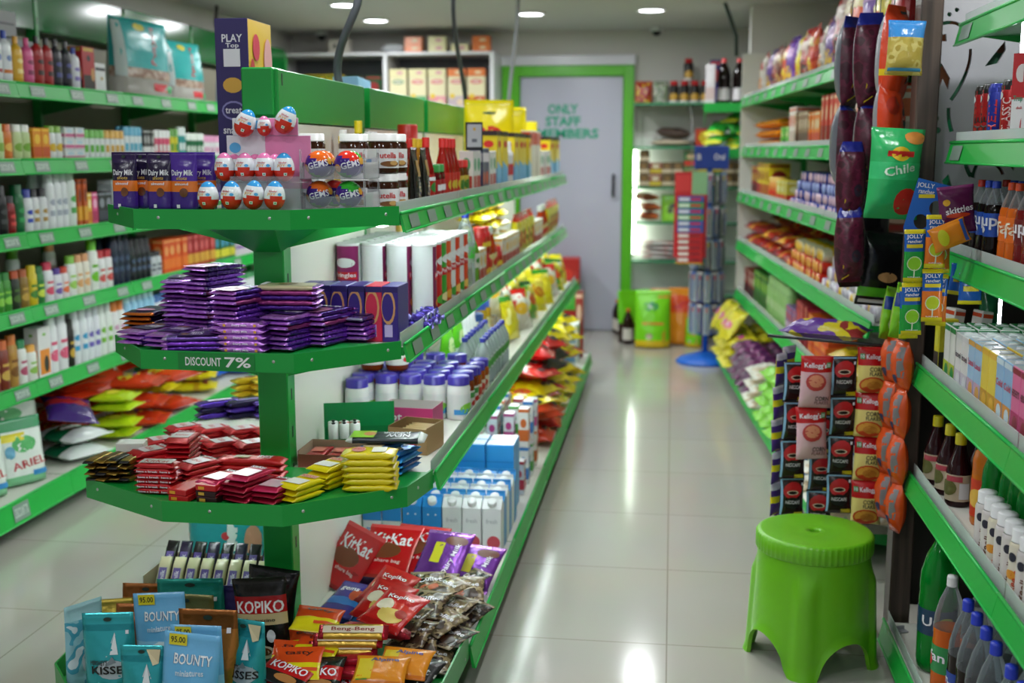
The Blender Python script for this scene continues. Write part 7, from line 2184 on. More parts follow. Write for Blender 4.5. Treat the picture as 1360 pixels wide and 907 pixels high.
# syrups and shakes
x, z = DZ['fifth']
syr = BT('syrup_bottle', 'sauce', .185, .032, LIQ('#2a0c12', .08, .15), '#d8c81c', '#b8a890', [('e', -.1, .5, .6, .6, M('#5a5a2a', .4)), ('r', .1, .85, .5, .2, M('#a83a4a', .4)), ('r', .42, .4, .3, .6, M('#d0d4d8', .4))], lz=(.08, .45))
ojs = BT('orange_bottle', 'shampoo', .23, .036, LIQ('#e07a1a', .1, .2), '#c8301c', '#c83a1c', [('e', 0, .5, .6, .5, M('#e0b04a', .4))], lz=(.1, .5))
spr = bottle('soda_bottle', .225, .032, 'big', LIQ('#12a83c', .07, .55), M('#12903a', .3), M('#1c9a44', .35), (.3, .5), [('e', 0, .5, .6, .8, M('#d8dce0', .4))], seg=18)
msh = BT('milkshake_bottle', 'lotion', .14, .024, '#cfc8c8', '#e0e0e2', '#d4cdca', [('e', 0, .78, .3, .2, M('#2a2a3a', .4)), ('t', 'keells', .1, .35, .24, .5, M('#6a3a1c', .4), 80)], lz=(.05, .75))
msh2 = BT('milkshake_bottle', 'lotion', .14, .024, '#d8cfb8', '#e0e0e2', '#dcd4c4', [('e', 0, .78, .3, .2, M('#2a2a3a', .4)), ('e', 0, .4, .6, .2, M('#d8902a', .4)), ('t', 'keells', .1, .3, .24, .44, M('#c8401c', .4), 80)], lz=(.05, .75))
for k, (xx, y) in enumerate(((.725, 3.22), (.735, 3.12), (.738, 3.02), (.80, 3.07), (.80, 2.97), (.86, 3.02))):
    place(syr, (xx, y, z + .001), 'dark syrup bottle with yellow cap, %s from the wooden post' % ORD[k + 1], 'syrup bottle', 'syrup bottles on the fifth drinks shelf', -.9 + R.uniform(-.2, .2))
for k in range(3):
    place(ojs, (.765 + .09 * k, 2.86, z + .001), 'orange juice bottle with red cap, %s in the line across the shelf' % ORD[k + 1], 'juice bottle', 'orange juice bottles on the fifth drinks shelf', -.9)
for k in range(8):
    place(spr, (.762 + .07 * (k % 2) + (0 if k < 2 else .02), 2.775 - .07 * (k // 2), z + .001), 'green soda bottle standing on the fifth shelf, %s line, %s' % (ORD[k // 2 + 1], ('front', 'rear')[k % 2]), 'soda bottle', 'green soda bottles on the fifth drinks shelf', R.uniform(-1, 0))
for k in range(9):
    place((msh, msh, msh2)[k % 3] if k != 2 else msh2, (.715, 2.66 - .054 * k, z + .001), 'milkshake bottle with white cap in the front line, %s from the far end' % ORD[k + 1], 'milkshake bottle', 'milkshake bottles in the front line', -.9 + R.uniform(-.2, .2))
# large bottles on the bottom shelf
big = lambda c, cap, lab, txt, h=.335, fl=.62: bottle('soda_bottle', h, .037, 'big', LIQ(c, .06, .2), M(cap, .35), M(lab, .35), (.3, .5), [('t', txt, 0, .6, .5, .36, TXW), ('e', -.3, .4, .4, .5, M('#c8202a', .4))], fill=fl, clear=CLEAR('#dfe5e8', .93, .05), seg=18)
bC, bO = big('#1a0a08', '#2a3ec0', '#1c3f98', 'Thums'), big('#d8641a', '#dcdcdc', '#2a8a4a', 'fan')
bS = bottle('soda_bottle', .375, .048, 'big', LIQ('#0f9a34', .06, .5), M('#2a3ec0', .3), M('#1a3a5a', .35), (.28, .46), [('t', 'Up', 0, .5, .4, .5, TXW), ('e', .3, .6, .3, .3, M('#d8cf2a', .4))], seg=20)
bC2 = big('#0f9a34', '#2a3ec0', '#1a3a5a', 'Up')
done = []
for px, py, t, l in ((1252, 703, bS, 'large green soda bottle with blue cap at the back by the screen'), (1251, 764, bO, 'orange soda bottle with pale cap before the large green one'), (1301, 778, bO, 'orange soda bottle with white cap, second across'),
                     (1253, 795, bC, 'large cola bottle, first along the lip'), (1298, 798, bC, 'large cola bottle behind the second at the lip'), (1272, 812, bC, 'large cola bottle, second along the lip'), (1324, 812, bC, 'large cola bottle in the rear line'), (1287, 832, bC, 'large cola bottle, third along the lip'),
                     (1306, 838, bC, 'large cola bottle beside the third at the lip'), (1338, 836, bC, 'large cola bottle in the rear line, nearer one'), (1311, 882, bC2, 'green soda bottle with blue cap near the frame edge'), (1330, 905, bC, 'large cola bottle at the near end'), (1352, 880, bC, 'large cola bottle at the near end, rear line'), (1362, 800, bC, 'large cola bottle deep in the rear line')):
    c = atZ(px, py, .076 + t.h)
    x, y = max(c.x, .638 + t.w / 2), min(c.y, 3.2)
    for _ in range(60):
        for (a, e, r) in done:
            d = math.hypot(x - a, y - e)
            if d < r + t.w / 2 + .002:
                s_ = (r + t.w / 2 + .003 - d) / max(d, .001)
                x, y = x + (x - a) * s_, y + (y - e) * s_
        x, y = min(max(x, .638 + t.w / 2), 1.1), min(y, 3.2)
    done.append((x, y, t.w / 2))
    place(t, (x, y, .076), l, 'soda bottle', None, -.7 + R.uniform(-.4, .4))
cl = MB()
cl.box(-.02, .02, -.012, .012, 0, .003, M('#9a9ea2', .4))
cl.box(-.02, -.017, -.012, .012, .003, .016, M('#9a9ea2', .4))
cl.box(-.02, .02, .009, .012, .003, .012, M('#9a9ea2', .4))
p = atZ(1193, 845, .08)
tag(obj('price_clip', cl, loc=(.655, 3.22, .0765), rot=(0, 0, .4)), 'loose grey plastic price clip on the empty end of the bottom drinks shelf', 'clip')

# ------------------------------------------------------------------ snack shelving
RW = rw()
RB = rw(-.1)
s1, s2, s3, s4, s5, s6 = ('%s snack shelf' % q for q in ('top', 'second', 'third', 'fourth', 'fifth', 'bottom'))
sn = [pouch('snack_pack', .17, .27, .07, PR(a, b_, c_, 14), [(.86, 1, FI(e)), (0, .06, FI(e))], [('e', 0, .3, .7, .3, M(f_, .4)), ('r', 0, .68, .7, .16, M(g_, .4))], FI(e), wrk=.005, k=k) for k, (a, b_, c_, e, f_, g_) in enumerate((
    ('#b8242a', '#c8a09a', '#8a1c20', '#a81c22', '#3a2a1c', '#d8c8c0'), ('#d8c81c', '#c8b83a', '#e0d880', '#d0c01a', '#c8501c', '#d8d8d0'), ('#5a2a8a', '#6a3a9a', '#8a5ab0', '#4a1c7a', '#d8b01c', '#c8a0d0'), ('#c8c0b4', '#d8d0c4', '#a89a8a', '#b8301c', '#c8782a', '#b8241c'), ('#c8301c', '#d8501c', '#e08a1c', '#b8200f', '#e0c01c', '#f0e0b0'), ('#6a2a1c', '#8a4a2a', '#c8a03a', '#3a1c14', '#c8a05a', '#d8c8a0')))]
snn = ['red and white', 'yellow', 'purple', 'pale and red', 'orange red', 'brown']


def stand_row(fr, z, s0, n, step, ts, names, where, d=.05, tilt=-.08, jr=.14, cat='snack pack', extra='', sc_=1.0):
    f, rz = fr[:2]
    for k in range(n):
        i = (k * 7 + k // 3) % len(ts)
        x, y = f(s0 + step * k, d + R.uniform(0, .02))
        place(ts[i], (x, y, z + .001), '%s %s%s, %s of %d from the near end, %s' % (names[i], cat, extra, ORD[k + 1], n, where), cat, '%s along the %s%s' % (cat + 's', where, extra), rz + R.uniform(-jr, jr), tilt, 0, sc_ * (1.35 if k < n * .35 else 1))


stand_row(RW, RZ['top'], 4.15, 17, .2, sn, snn, s1, .09)
stand_row(RW, RZ['top'], 4.2, 14, .24, sn[2:] + sn[:2], snn[2:] + snn[:2], s1 + ' rear', .24)
ct1 = CT('snack_box', .07, .14, .22, '#c83a24', '#8a1c14', '#e0b08a')
ct2 = CT('snack_box', .05, .12, .2, '#d8cfc4', '#b8a89a', '#c86a4a')
ct3 = CT('snack_box', .06, .12, .16, '#e0781c', '#c8401c', '#e0d0a0')
ct4 = CT('snack_box', .06, .12, .17, '#8a6a4a', '#5a3a24', '#c8b89a')
ct5 = CT('snack_box', .05, .1, .11, '#5ab83a', '#3a8a2a', '#c8d88a')
row(RW, RZ['second'], 4.05, [(ct2, 3, 'pale biscuit box', 'snack box', {'gap': .012}), (ct1, 2, 'red biscuit box', 'snack box', {'gap': .012}), (ct2, 4, 'pale biscuit box past the red ones', 'snack box'), (ct1, 3, 'tall red biscuit box', 'snack box'), (ct1, 3, 'red biscuit box in a stack', 'snack box', {'high': 1}), (ct3, 4, 'orange biscuit box', 'snack box', {'gap': .01}), (ct4, 5, 'brown biscuit box', 'snack box', {'gap': .01}), (ct2, 3, 'pale biscuit box by the green ones', 'snack box', {'gap': .01}), (ct5, 4, 'light green box', 'snack box', {'high': 1, 'gap': .012})], s2, .035, .02)
orp = pouch('snack_pack', .16, .22, .05, FI('#e08a1c'), [(.4, .55, FI('#c8301c'))], [('e', 0, .6, .5, .2, M('#2a2420', .4))], None, wrk=.005, k=1.9)
for k in range(12):
    x, y = RW[0](6.75 + .22 * (k % 4), .16)
    flat(orp, x, y, RZ['second'] + .03 + .045 * (k // 4), RW[1] + R.uniform(-.3, .3), 'orange snack pack lying flat, %s heap, layer %d, %s' % (ORD[k % 4 + 1], k // 4 + 1, s2), 'orange snack packs lying on the second snack shelf', .05, 0, 'snack pack')


def roll(c1, c2, r=.024, L=.155):
    b = MB()
    b.lathe([(0, 0), (r * .5, .001), (r * .96, .004), (r, .012), (r, L - .012), (r * .96, L - .004), (0, L)], [M(c2, .35), M(c2, .35), FI(c1), FI(c1), FI(c1), FI(c2)], 12)
    b.lathe([(r * 1.012, L * .3), (r * 1.012, L * .7)], FI(c2), 12)
    b.xf(Matrix.Translation((0, 0, r)) @ Matrix.Rotation(-PI / 2, 4, 'X'))
    return T('biscuit_roll', b, 2 * r, L, 2 * r)


rl = {'blue': roll('#2a3f9a', '#c8a8b8'), 'violet blue': roll('#3a3a8a', '#8a9ad0'), 'white': roll('#d0ced6', '#a8a4b0', .028), 'pale yellow': roll('#d8cfae', '#d8b02a', .028), 'lilac': roll('#b8a8c8', '#e0dce4', .028), 'red': roll('#b8281c', '#d89a3a', .028)}


def roll_pile(s0, n, layers, z, kinds, where, d=.02, pitch=.053, name=''):
    f, rz = RW[:2]
    for l in range(layers):
        for k in range(n - l):
            kd = kinds[(k * 3 + l * 2) % len(kinds)]
            t = rl[kd]
            x, y = f(s0 + pitch * (k + l / 2), d + .012 * l + R.uniform(0, .015))
            place(t, (x, y, z + .001 + l * t.h * .88), '%s biscuit roll, layer %d, %s from the near end, %s' % (kd, l + 1, ORD[k + 1], where), 'biscuit roll', 'biscuit rolls in the ' + where, rz + R.uniform(-.015, .015))


roll_pile(4.75, 22, 4, RZ['third'], ['blue', 'violet blue', 'blue'], 'blue heap of the third shelf', pitch=.0525)
row(RW, RZ['third'], 4.06, [(CT('snack_box', .09, .14, .06, '#7a4a3a', '#8a2a24', '#b89a8a'), 3, 'low brown box near the post end', 'snack box', {'gap': .02}), (CT('snack_box', .1, .12, .05, '#a8302a', '#5a1c1a', '#c8a09a'), 2, 'low red box near the blue rolls', 'snack box', {'gap': .02, 'high': 2})], s3)
row(RW, RZ['third'], 6.0, [(CT('snack_box', .06, .1, .12, '#c8b83a', '#c8301c', '#d8d8a0'), 5, 'yellow and red small box', 'snack box', {'gap': .01}), (BT('snack_jar', 'jar', .13, .045, '#c8842a', '#c8a03a', '#c86a2a', [('e', 0, .5, .6, .5, M('#c8301c', .4))], capname='lid'), 3, 'orange snack jar', 'jar'), (CT('snack_box', .07, .12, .2, '#d8c01c', '#a81c1c', '#8a1c1c'), 5, 'tall yellow and red box', 'snack box', {'gap': .02}), (CT('snack_box', .07, .12, .18, '#8a2420', '#5a1c1a', '#c8a03a'), 3, 'dark red box at the far end', 'snack box')], s3, .03)
roll_pile(4.05, 16, 4, RZ['fourth'], ['white', 'lilac', 'pale yellow', 'white'], 'pale heap of the fourth shelf', .02, .06)
roll_pile(4.3, 12, 3, RZ['fourth'] , ['lilac', 'white', 'red'], 'rear heap of the fourth shelf', .21, .06)
roll_pile(5.08, 14, 3, RZ['fourth'], ['red', 'pale yellow', 'red'], 'red heap of the fourth shelf', .02, .06)
rdp = [pouch('snack_pack', .15, .18, .055, PR(a, b_, c_, 14), [], [], None, wrk=.005, k=k) for k, (a, b_, c_) in enumerate((('#8a1c1c', '#b8301c', '#d8a03a'), ('#6a1420', '#a82a2a', '#c8c0b0'), ('#d8a02a', '#c8301c', '#7a1c1c')))]
for k in range(36):
    a, l, q = k % 9, (k // 9) % 2, k // 18
    x, y = RW[0](6.0 + .19 * a, .12 + .16 * q)
    flat(rdp[(k * 5) % 3], x, y, RZ['fourth'] + .04 + .07 * l + .05 * q, RW[1] + R.uniform(-.2, .2), 'crinkled %s sweets pack, %s along the far half, layer %d, %s line' % (('red', 'dark red', 'orange')[(k * 5) % 3], ORD[a + 1], l + 1, ('front', 'rear')[q]), 'crinkled red packs on the fourth snack shelf', R.uniform(.0, .15), R.uniform(-.1, .1), 'snack pack')
# fifth
orb = CT('snack_box', .13, .12, .045, '#e0601c', '#c8401c', '#e08a3a')
crim = pouch('snack_pack', .15, .22, .07, PR('#a81c3a', '#c84a5a', '#8a1430', 14), [], [], None, wrk=.006, k=2)
row(RW, RZ['fifth'], 4.1, [(None, .1, '', '')], s5)
for k in range(12):
    x, y = RW[0](4.12 + .17 * (k % 4), .1 + .13 * (k // 8))
    flat(pouch('snack_pack', .14, .17, .05, FI('#c8a81c'), [], [('e', 0, .5, .5, .4, M('#8a5a1c', .4))], None, wrk=.005, k=k) if k == 0 else ylk, x, y, RZ['fifth'] + .03 + .05 * ((k // 4) % 2), RW[1] + R.uniform(-.3, .3), 'yellow pillow pack, %s from the near end, heap %d, fifth snack shelf' % (ORD[k % 4 + 1], k // 4 + 1), 'yellow pillow packs on the fifth snack shelf', .1, 0, 'snack pack') if k else None
    if k == 0:
        ylk = pouch('snack_pack', .14, .17, .05, FI('#c8a81c'), [], [('e', 0, .5, .5, .4, M('#8a5a1c', .4))], None, wrk=.005, k=3)
row(RW, RZ['fifth'], 4.85, [(orb, 3, 'orange biscuit packet', 'snack box', {'high': 4, 'gap': .015}), (CT('snack_box', .09, .1, .2, '#a81c34', '#8a1428', '#c84a5a'), 3, 'crimson packet', 'snack box', {'gap': .02}), (CT('snack_box', .08, .1, .14, '#8a6aa0', '#c8b0c8', '#b83a5a'), 3, 'lilac and red packet', 'snack box', {'gap': .02}),
                             (BT('snack_canister', 'can', .22, .04, '#8ab86a', '#9ac87a', '#8ab870', [('r', 0, .5, .5, .4, M('#a8c890', .4))]), 7, 'tall light green canister', 'canister', {'gap': .012}), (CT('snack_box', .07, .1, .2, '#3a7a2a', '#2a5a1c', '#8ab83a'), 6, 'green packet', 'snack box', {'gap': .015}), (CT('snack_box', .07, .1, .17, '#8a2420', '#3a1c2a', '#c8b0a0'), 5, 'dark red packet at the far end', 'snack box', {'gap': .02})], s5, .03)
# bottom
yp = pouch('snack_pack', .17, .2, .06, PR('#d8cc2a', '#c8c01c', '#b0a81c', 10), [(.85, 1, FI('#b8b81c'))], [('e', 0, .4, .6, .34, M('#c83a8a', .4)), ('e', .0, .42, .3, .16, M('#e0c8d8', .4))], None, wrk=.006, k=1.5)
pu_ = pouch('snack_pack', .16, .18, .06, PR('#4a1c4a', '#6a2a5a', '#2a1430', 12), [], [('e', 0, .5, .5, .3, M('#8a4a7a', .4))], None, wrk=.006, k=2.5)
gn_ = pouch('snack_pack', .16, .18, .06, FI('#7ac82a'), [(.4, .6, FI('#d8e0c0'))], [('e', 0, .5, .5, .2, M('#2a6ac0', .4))], None, wrk=.006, k=3.5)
bl_ = pouch('snack_pack', .16, .18, .06, FI('#2a7ac8'), [(.4, .6, FI('#c8d8e8'))], [], None, wrk=.006, k=4.5)
wt_ = pouch('snack_pack', .16, .18, .06, PR('#d0d0c4', '#b8a88a', '#8a9a7a', 12), [], [], None, wrk=.006, k=5.5)
k_ = 0
for (s_, n, ly, t, nm) in ((3.98, 3, 3, wt_, 'pale'), (4.55, 3, 4, bl_, 'blue'), (5.15, 3, 4, gn_, 'lime green'), (5.75, 2, 3, wt_, 'pale and green'), (6.1, 4, 3, pu_, 'dark purple'), (6.85, 4, 3, yp, 'yellow and pink')):
    k_ += 1
    for k in range(n * ly):
        a, l = k % n, k // n
        for q in range(2):
            x, y = RB[0](s_ + .18 * a, -.1 + .13 + .19 * q + .01 * l)
            flat(t, x, y, .106 + .035 + .062 * l + .03 * q, RW[1] + R.uniform(-.15, .15), '%s snack pack lying, %s from the near end, layer %d, %s line, %s' % (nm, ORD[a + 1], l + 1, ('front', 'rear')[q], 'bottom shelf'), '%s packs on the bottom snack shelf' % nm, R.uniform(.0, .12), R.uniform(-.06, .06), 'snack pack')
for k in range(5):
    x, y = RB[0](6.9 + .17 * k, .0)
    flat(yp, x, y, .35, RW[1] + R.uniform(-.3, .3), 'yellow and pink snack pack propped upright on the heap, %s from the near end' % ORD[k + 1], 'propped yellow packs on the bottom snack shelf', .9, 0, 'snack pack')

# ------------------------------------------------------------------ wall shelves at the back, right of the staff door
nich = shelf_root('glass_wall_shelves', 'glass wall shelves with green edges right of the staff door')
NZ = [1.745, 1.428, 1.133, .872, .585, .334]
GL = CLEAR('#cfe4d8', .8, .05)
for z in NZ:
    b = MB()
    b.box(-.295, .9, 8.86, 9.19, z - .012, z, GL)
    o = obj('glass_shelf', b, nich)
    obj('green_edge', MB().box(-.295, .9, 8.85, 8.859, z - .014, z + .001, M('#2a8a5a', .2)), o)
obj('back_board', MB().box(-.29, .9, 9.19, 9.198, .1, 1.5, M('#dcdcd6', .4)), nich)
b = MB()
b.box(-.292, -.28, 9.1, 9.112, .62, 1.40, EM('#f2fff0', 30.0))
obj('led_strip', b, nich)
b = MB()
b.box(-.297, -.2925, 9.08, 9.13, .2, 1.8, M('#c8c8c4', .4))
obj('side_strip', b, nich)
NB = nb(8.87)
mj = BT('masala_jar', 'can', .16, .035, '#1c1a18', '#b81c22', '#1c1815', [('e', 0, .35, .8, .5, M('#c89a3a', .4)), ('r', 0, .03, 1.3, .16, M('#d8d4d0', .4))], lz=(.05, .72), capname='lid')
rp = pouch('spice_pack', .13, .16, .06, PR('#8a1420', '#a82a1c', '#c8b02a', 40), [], [], None, True, (0, .1), wrk=.004)
gp2 = pouch('spice_pack', .11, .16, .06, PR('#8a9a7a', '#3a4a3a', '#c8c8b8', 40), [], [], None, True, (0, .1), wrk=.004)
wn = 'glass wall shelf'
row(NB, NZ[0], -.29, [(rp, 1, 'red and yellow spice pack by the staff door', 'spice pack'), (gp2, 1, 'grey green spice pack beside the red one', 'spice pack'), (mj, 7, 'black spice jar with red lid', 'jar', {'deep': 1})], 'top ' + wn, .03, .006)
place(mj, (.10, 8.95, NZ[0] + .1615), 'single black spice jar with red lid standing on top of the others', 'jar', None, .1)
bp = pouch('rice_pack', .26, .3, .08, PR('#4a3a34', '#5a4a40', '#3a2c28', 10), [], [], None, wrk=.005)
flat(bp, .0, 8.99, NZ[1] + .06, PI / 2, 'dark brown bag lying on the second glass wall shelf', None, .1, 0, 'bag')
flat(pouch('rice_pack', .26, .34, .05, FI('#c8b8a0'), [], [], None, wrk=.004), -.02, 8.97, NZ[1] + .02, PI / 2, 'pale flat pack lying under the dark brown bag', None, 0, 0, 'bag')
row(NB, NZ[1], .16, [(carton('sweet_box', .15, .08, .13, M('#c8401c', .35), [('e', 0, .5, .7, .6, M('#e0c01c', .4)), ('e', .1, .55, .3, .3, M('#f0e06a', .4)), ('r', 0, .95, 1, .1, M('#b8241c', .4))], 'F'), 1, 'red and yellow sweets box', 'box'), (None, .03, '', ''), (carton('tea_box', .14, .08, .2, M('#9ab0a0', .35), [('r', 0, .92, 1, .16, M('#145a34', .4)), ('r', .25, .4, .5, .8, M('#3ab83a', .4)), ('e', -.1, .4, .3, .3, M('#d8d8d0', .4))], 'F'), 1, 'grey and green tea box with dark green top', 'box')], 'second ' + wn, .04)
tb1, tb2, tb3 = CT('tea_box', .075, .07, .09, '#5a4a34', '#c8b89a', '#8a6a3a'), CT('tea_box', .09, .07, .09, '#8a3a2a', '#c8b83a', '#d8d0b0'), CT('tea_box', .1, .07, .135, '#1c7a44', '#c83a2a', '#d8b88a')
row(NB, NZ[2], -.25, [(tb1, 1, 'brown tea box', 'box', {'high': 3}), (tb2, 1, 'brown and yellow tea box', 'box', {'high': 2}), (tb1, 2, 'brown tea box past the yellow one', 'box', {'high': 2}), (tb3, 1, 'green coffee box with red mark', 'box', {'high': 2}), (tb2, 2, 'yellow tea box beside the green ones', 'box', {'high': 2}), (tb1, 4, 'brown box behind the toothbrush stand', 'box', {'high': 2})], 'third ' + wn, .03)
gbg2 = pouch('snack_pack', .22, .2, .08, FI('#8ac83a'), [], [('e', 0, .45, .6, .5, M('#3a3a38', .4)), ('e', .05, .4, .3, .3, M('#c8b89a', .4))], None, True, (0, .06), wrk=.005)
place(gbg2, (.03, 8.97, NZ[3] + .001), 'lime green bag with a dark picture on the fourth glass wall shelf', 'bag', None, 0)
for k in range(3):
    flat(pouch('snack_pack', .16, .18, .06, PR('#8a4a2a', '#c86a3a', '#6a3a24', 18), [], [], None, wrk=.005, k=k), -.17, 9.0, NZ[3] + .04 + .06 * k, .3 * k, 'brown orange pack in the small heap by the lit edge, layer %d' % (k + 1), 'brown packs on the fourth glass wall shelf', .1, 0, 'pack')
pkf = pouch('flat_pack', .22, .3, .03, PR('#d0ccc8', '#c8a8a4', '#c87a74', 14), [], [], None, wrk=.004)
for k in range(8):
    flat(pkf, -.08 + .26 * (k % 2), 8.99, NZ[4] + .02 + .035 * (k // 2), PI / 2 + R.uniform(-.2, .2), 'pale red printed pack lying on the fifth glass wall shelf, %s heap, layer %d' % (('door side', 'other')[k % 2], k // 2 + 1), 'pale packs on the fifth glass wall shelf', .03, 0, 'pack')
    flat(pouch('flat_pack', .22, .3, .07, PR('#c0c2c0', '#d0d2d0', '#a8aaa8', 14), [], [], None, wrk=.006, k=k) if k < 1 else gyb, -.1 + .27 * (k % 3), 8.98, .05 + .07 * (k // 3), PI / 2 + R.uniform(-.2, .2), 'grey white bag heaped at the wall foot, %s column, layer %d' % (ORD[k % 3 + 1], k // 3 + 1), 'grey white bags at the wall foot', .05, 0, 'bag') if k else None
    if k == 0:
        gyb = pouch('flat_pack', .22, .3, .07, PR('#c0c2c0', '#d0d2d0', '#a8aaa8', 14), [], [], None, wrk=.006, k=2)
# soda shelf beside the snack shelving
sds = shelf_root('corner_shelf', 'green corner shelf carrying dark soda bottles beyond the snack shelving')
for z, nm in ((1.70, 'a'), (1.40, 'b')):
    b = MB()
    b.box(.2, .86, 8.0, 8.5, z - .02, z, GREEN, .002, {'T': CREAM})
    for xx in (.21, .84):
        b.add([(xx, 8.02, z - .02), (xx, 8.48, z - .02), (xx, 8.48, z - .14), (xx + .004, 8.02, z - .02), (xx + .004, 8.48, z - .02), (xx + .004, 8.48, z - .14)], [(0, 2, 1), (3, 4, 5), (0, 3, 5, 2)], GREEN)
    b.box(.195, .865, 7.99, 7.998, z - .05, z + .01, LIPG)
    obj('shelf', b, sds)
obj('upright_post', MB().box(.82, .86, 8.505, 8.54, 0, 2.1, GREEN), sds)
csb = bottle('soda_bottle', .3, .045, 'soda', LIQ('#120606', .06, .1), M('#c82a2a', .35), M('#d0ccd0', .35), (.1, .36), [], seg=14)
for k in range(3):
    place(csb, (.325 + .1 * k, 8.1, 1.701), 'dark soda bottle with red cap and white label, %s from the wall side' % ORD[3 - k], 'soda bottle', 'dark soda bottles on the corner shelf')
place(CT('tall_box', .07, .06, .3, '#1c1c4a', '#2a2a6a', '#8a2a2a'), (.27, 8.22, 1.701), 'tall navy box behind the dark soda bottles', 'box', None)
place(CT('tall_box', .06, .06, .26, '#d0ccd0', '#c8b0b0', '#d8d4d8'), (.235, 8.06, 1.701), 'tall pale box at the outer end of the corner shelf', 'box', None)
grk = pouch('snack_pack', .14, .24, .04, PR('#2aa83a', '#3ab84a', '#1c7a2a', 16), [(0, .2, FI('#c8c83a'))], [], None, wrk=.005)
for k in range(12):
    flat(grk, .30 + .13 * (k % 3), 8.12 + .03 * (k // 3), 1.43 + .035 * (k // 3), R.uniform(-.9, .9), 'green chips pack in the loose heap, layer %d, %s across' % (k // 3 + 1, ORD[k % 3 + 1]), 'green chips packs heaped on the corner shelf', R.uniform(.1, .5), 0, 'snack pack')

# toothbrush stand
TSX, TSY = .24, 7.86
spn = bpy.data.objects.new('toothbrush_stand', None)
COL.objects.link(spn)
spn.location = (TSX, TSY, 0)
tag(spn, 'blue floor stand hung with toothbrush packs at the end of the aisle', 'stand')
BLM = M('#1c62c8', .35)
b = MB()
b.lathe([(0, 0), (.19, 0), (.195, .008), (.17, .03), (.08, .06), (.03, .075), (0, .075)], BLM, 28)
obj('base', b, spn)
b = MB()
b.lathe([(0, .075), (.018, .075), (.018, 1.3), (0, 1.3)], BLM, 12)
obj('pole', b, spn)
b = MB()
b.box(-.1, .12, -.03, .03, 1.28, 1.43, M('#1c3f9a', .35), .004)
for s_, x_, w_ in (('Oral', .06, .07), ('B', -.07, .025)):
    b.decal(('t', s_, x_, 1.36, w_, .04, TXW), 1, 1, lambda u, v, e: (u, -.0305 - e, v), True)
obj('header_sign', b, spn)
BRS = []
for k, (c1, c2, c3) in enumerate((('#2a4a9a', '#d8d8e0', '#c83a5a'), ('#1c3a3a', '#3a8a5a', '#d8d8d8'), ('#3a3a6a', '#8ab0d8', '#d8c83a'), ('#b8c8d8', '#2a6ac0', '#d84a3a'))):
    b = MB()
    b.box(-.02, .02, -.004, .004, 0, .2, M(c1, .35), .001)
    b.box(-.012, .012, -.012, -.004, .01, .19, CLEAR('#eef2f4', .8, .06), .002)
    b.tube([(0, -.007, .02), (0, -.008, .1), (0, -.007, .17)], .003, M(c2, .3), 6)
    b.box(-.004, .004, -.013, -.008, .15, .18, M(c3, .5))
    b.decal(('r', 0, .95, .9, .1, M(c2, .35)), .04, .2, lambda u, v, e: (u, -.0045 - e, v), True)
    BRS.append(T('toothbrush_pack', b, .04, .016, .2))
k_ = 0
for lvl in range(5):
    z = 1.06 - .215 * lvl
    for ang in range(9):
        a = math.radians(-100 + 25 * ang)
        r_ = .105
        k_ += 1
        place(BRS[(lvl * 3 + ang) % 4 if lvl < 3 else 3 - (ang % 2) * 3 if lvl > 2 else 1], (TSX + r_ * math.sin(a), TSY - r_ * math.cos(a), z), 'toothbrush pack hanging on the blue stand, %s row from the top, %s around' % (ORD[lvl + 1], ORD[ang + 1]), 'toothbrush pack', 'toothbrush packs on the blue stand', a)
for lvl in range(5):
    z = 1.262 - .215 * lvl
    b = MB()
    b.tube([(.094 * math.sin(math.radians(q)), -.094 * math.cos(math.radians(q)), z) for q in range(-110, 115, 15)], .004, M('#2a2a30', .4), 6)
    for q in (-100, -50, 0, 50, 100):
        b.tube([(0, 0, z), (.094 * math.sin(math.radians(q)), -.094 * math.cos(math.radians(q)), z)], .003, M('#2a2a30', .4), 6)
    obj('hook_ring', b, spn)
# toothpaste display
tpd = MB()
tpd.box(.015, .215, 7.42, 7.424, .74, 1.27, M('#c8242c', .4), 0, None)
tpd.box(.12, .215, 7.4175, 7.42, 1.13, 1.27, M('#8ab88a', .4))
tpd.decal(('r', .065, 1.2, .09, .1, M('#d83a3a', .4)), 1, 1, lambda u, v, e: (u, 7.4195 - e, v), True)
o = tag(obj('hanging_display_card', tpd), 'red and green toothpaste display card hanging before the glass wall shelves', 'display card')
tps = [carton('toothpaste_box', .16, .03, .036, M(c, .35), [('r', -.25, .5, .4, .6, M(c2, .4)), ('r', .2, .5, .4, .4, M(c3, .4))], 'F') for c, c2, c3 in (('#3a5ab0', '#d8d8e8', '#c8243a'), ('#3a9a5a', '#d8e8d8', '#c8243a'), ('#c8242c', '#e0d8d8', '#8a1c2a'))]
for k in range(11):
    place(tps[(0, 1, 0, 1, 0, 0, 2, 2, 2, 2, 2)[k]], (.115, 7.40, 1.085 - .0375 * k + .0), 'toothpaste box on the red display card, %s from the top' % ORD[k + 1], 'toothpaste box', 'toothpaste boxes on the red display card')
obj('box_holder', MB().box(.03, .2, 7.383, 7.4185, .702, .709, M('#c8a81c', .4)), o)
obj('hanging_wire', MB().tube([(.115, 7.422, 1.27), (.115, 7.6, 1.6), (.115, 8.85, 1.74)], .002, M('#8a8a8a', .4), 6), o)

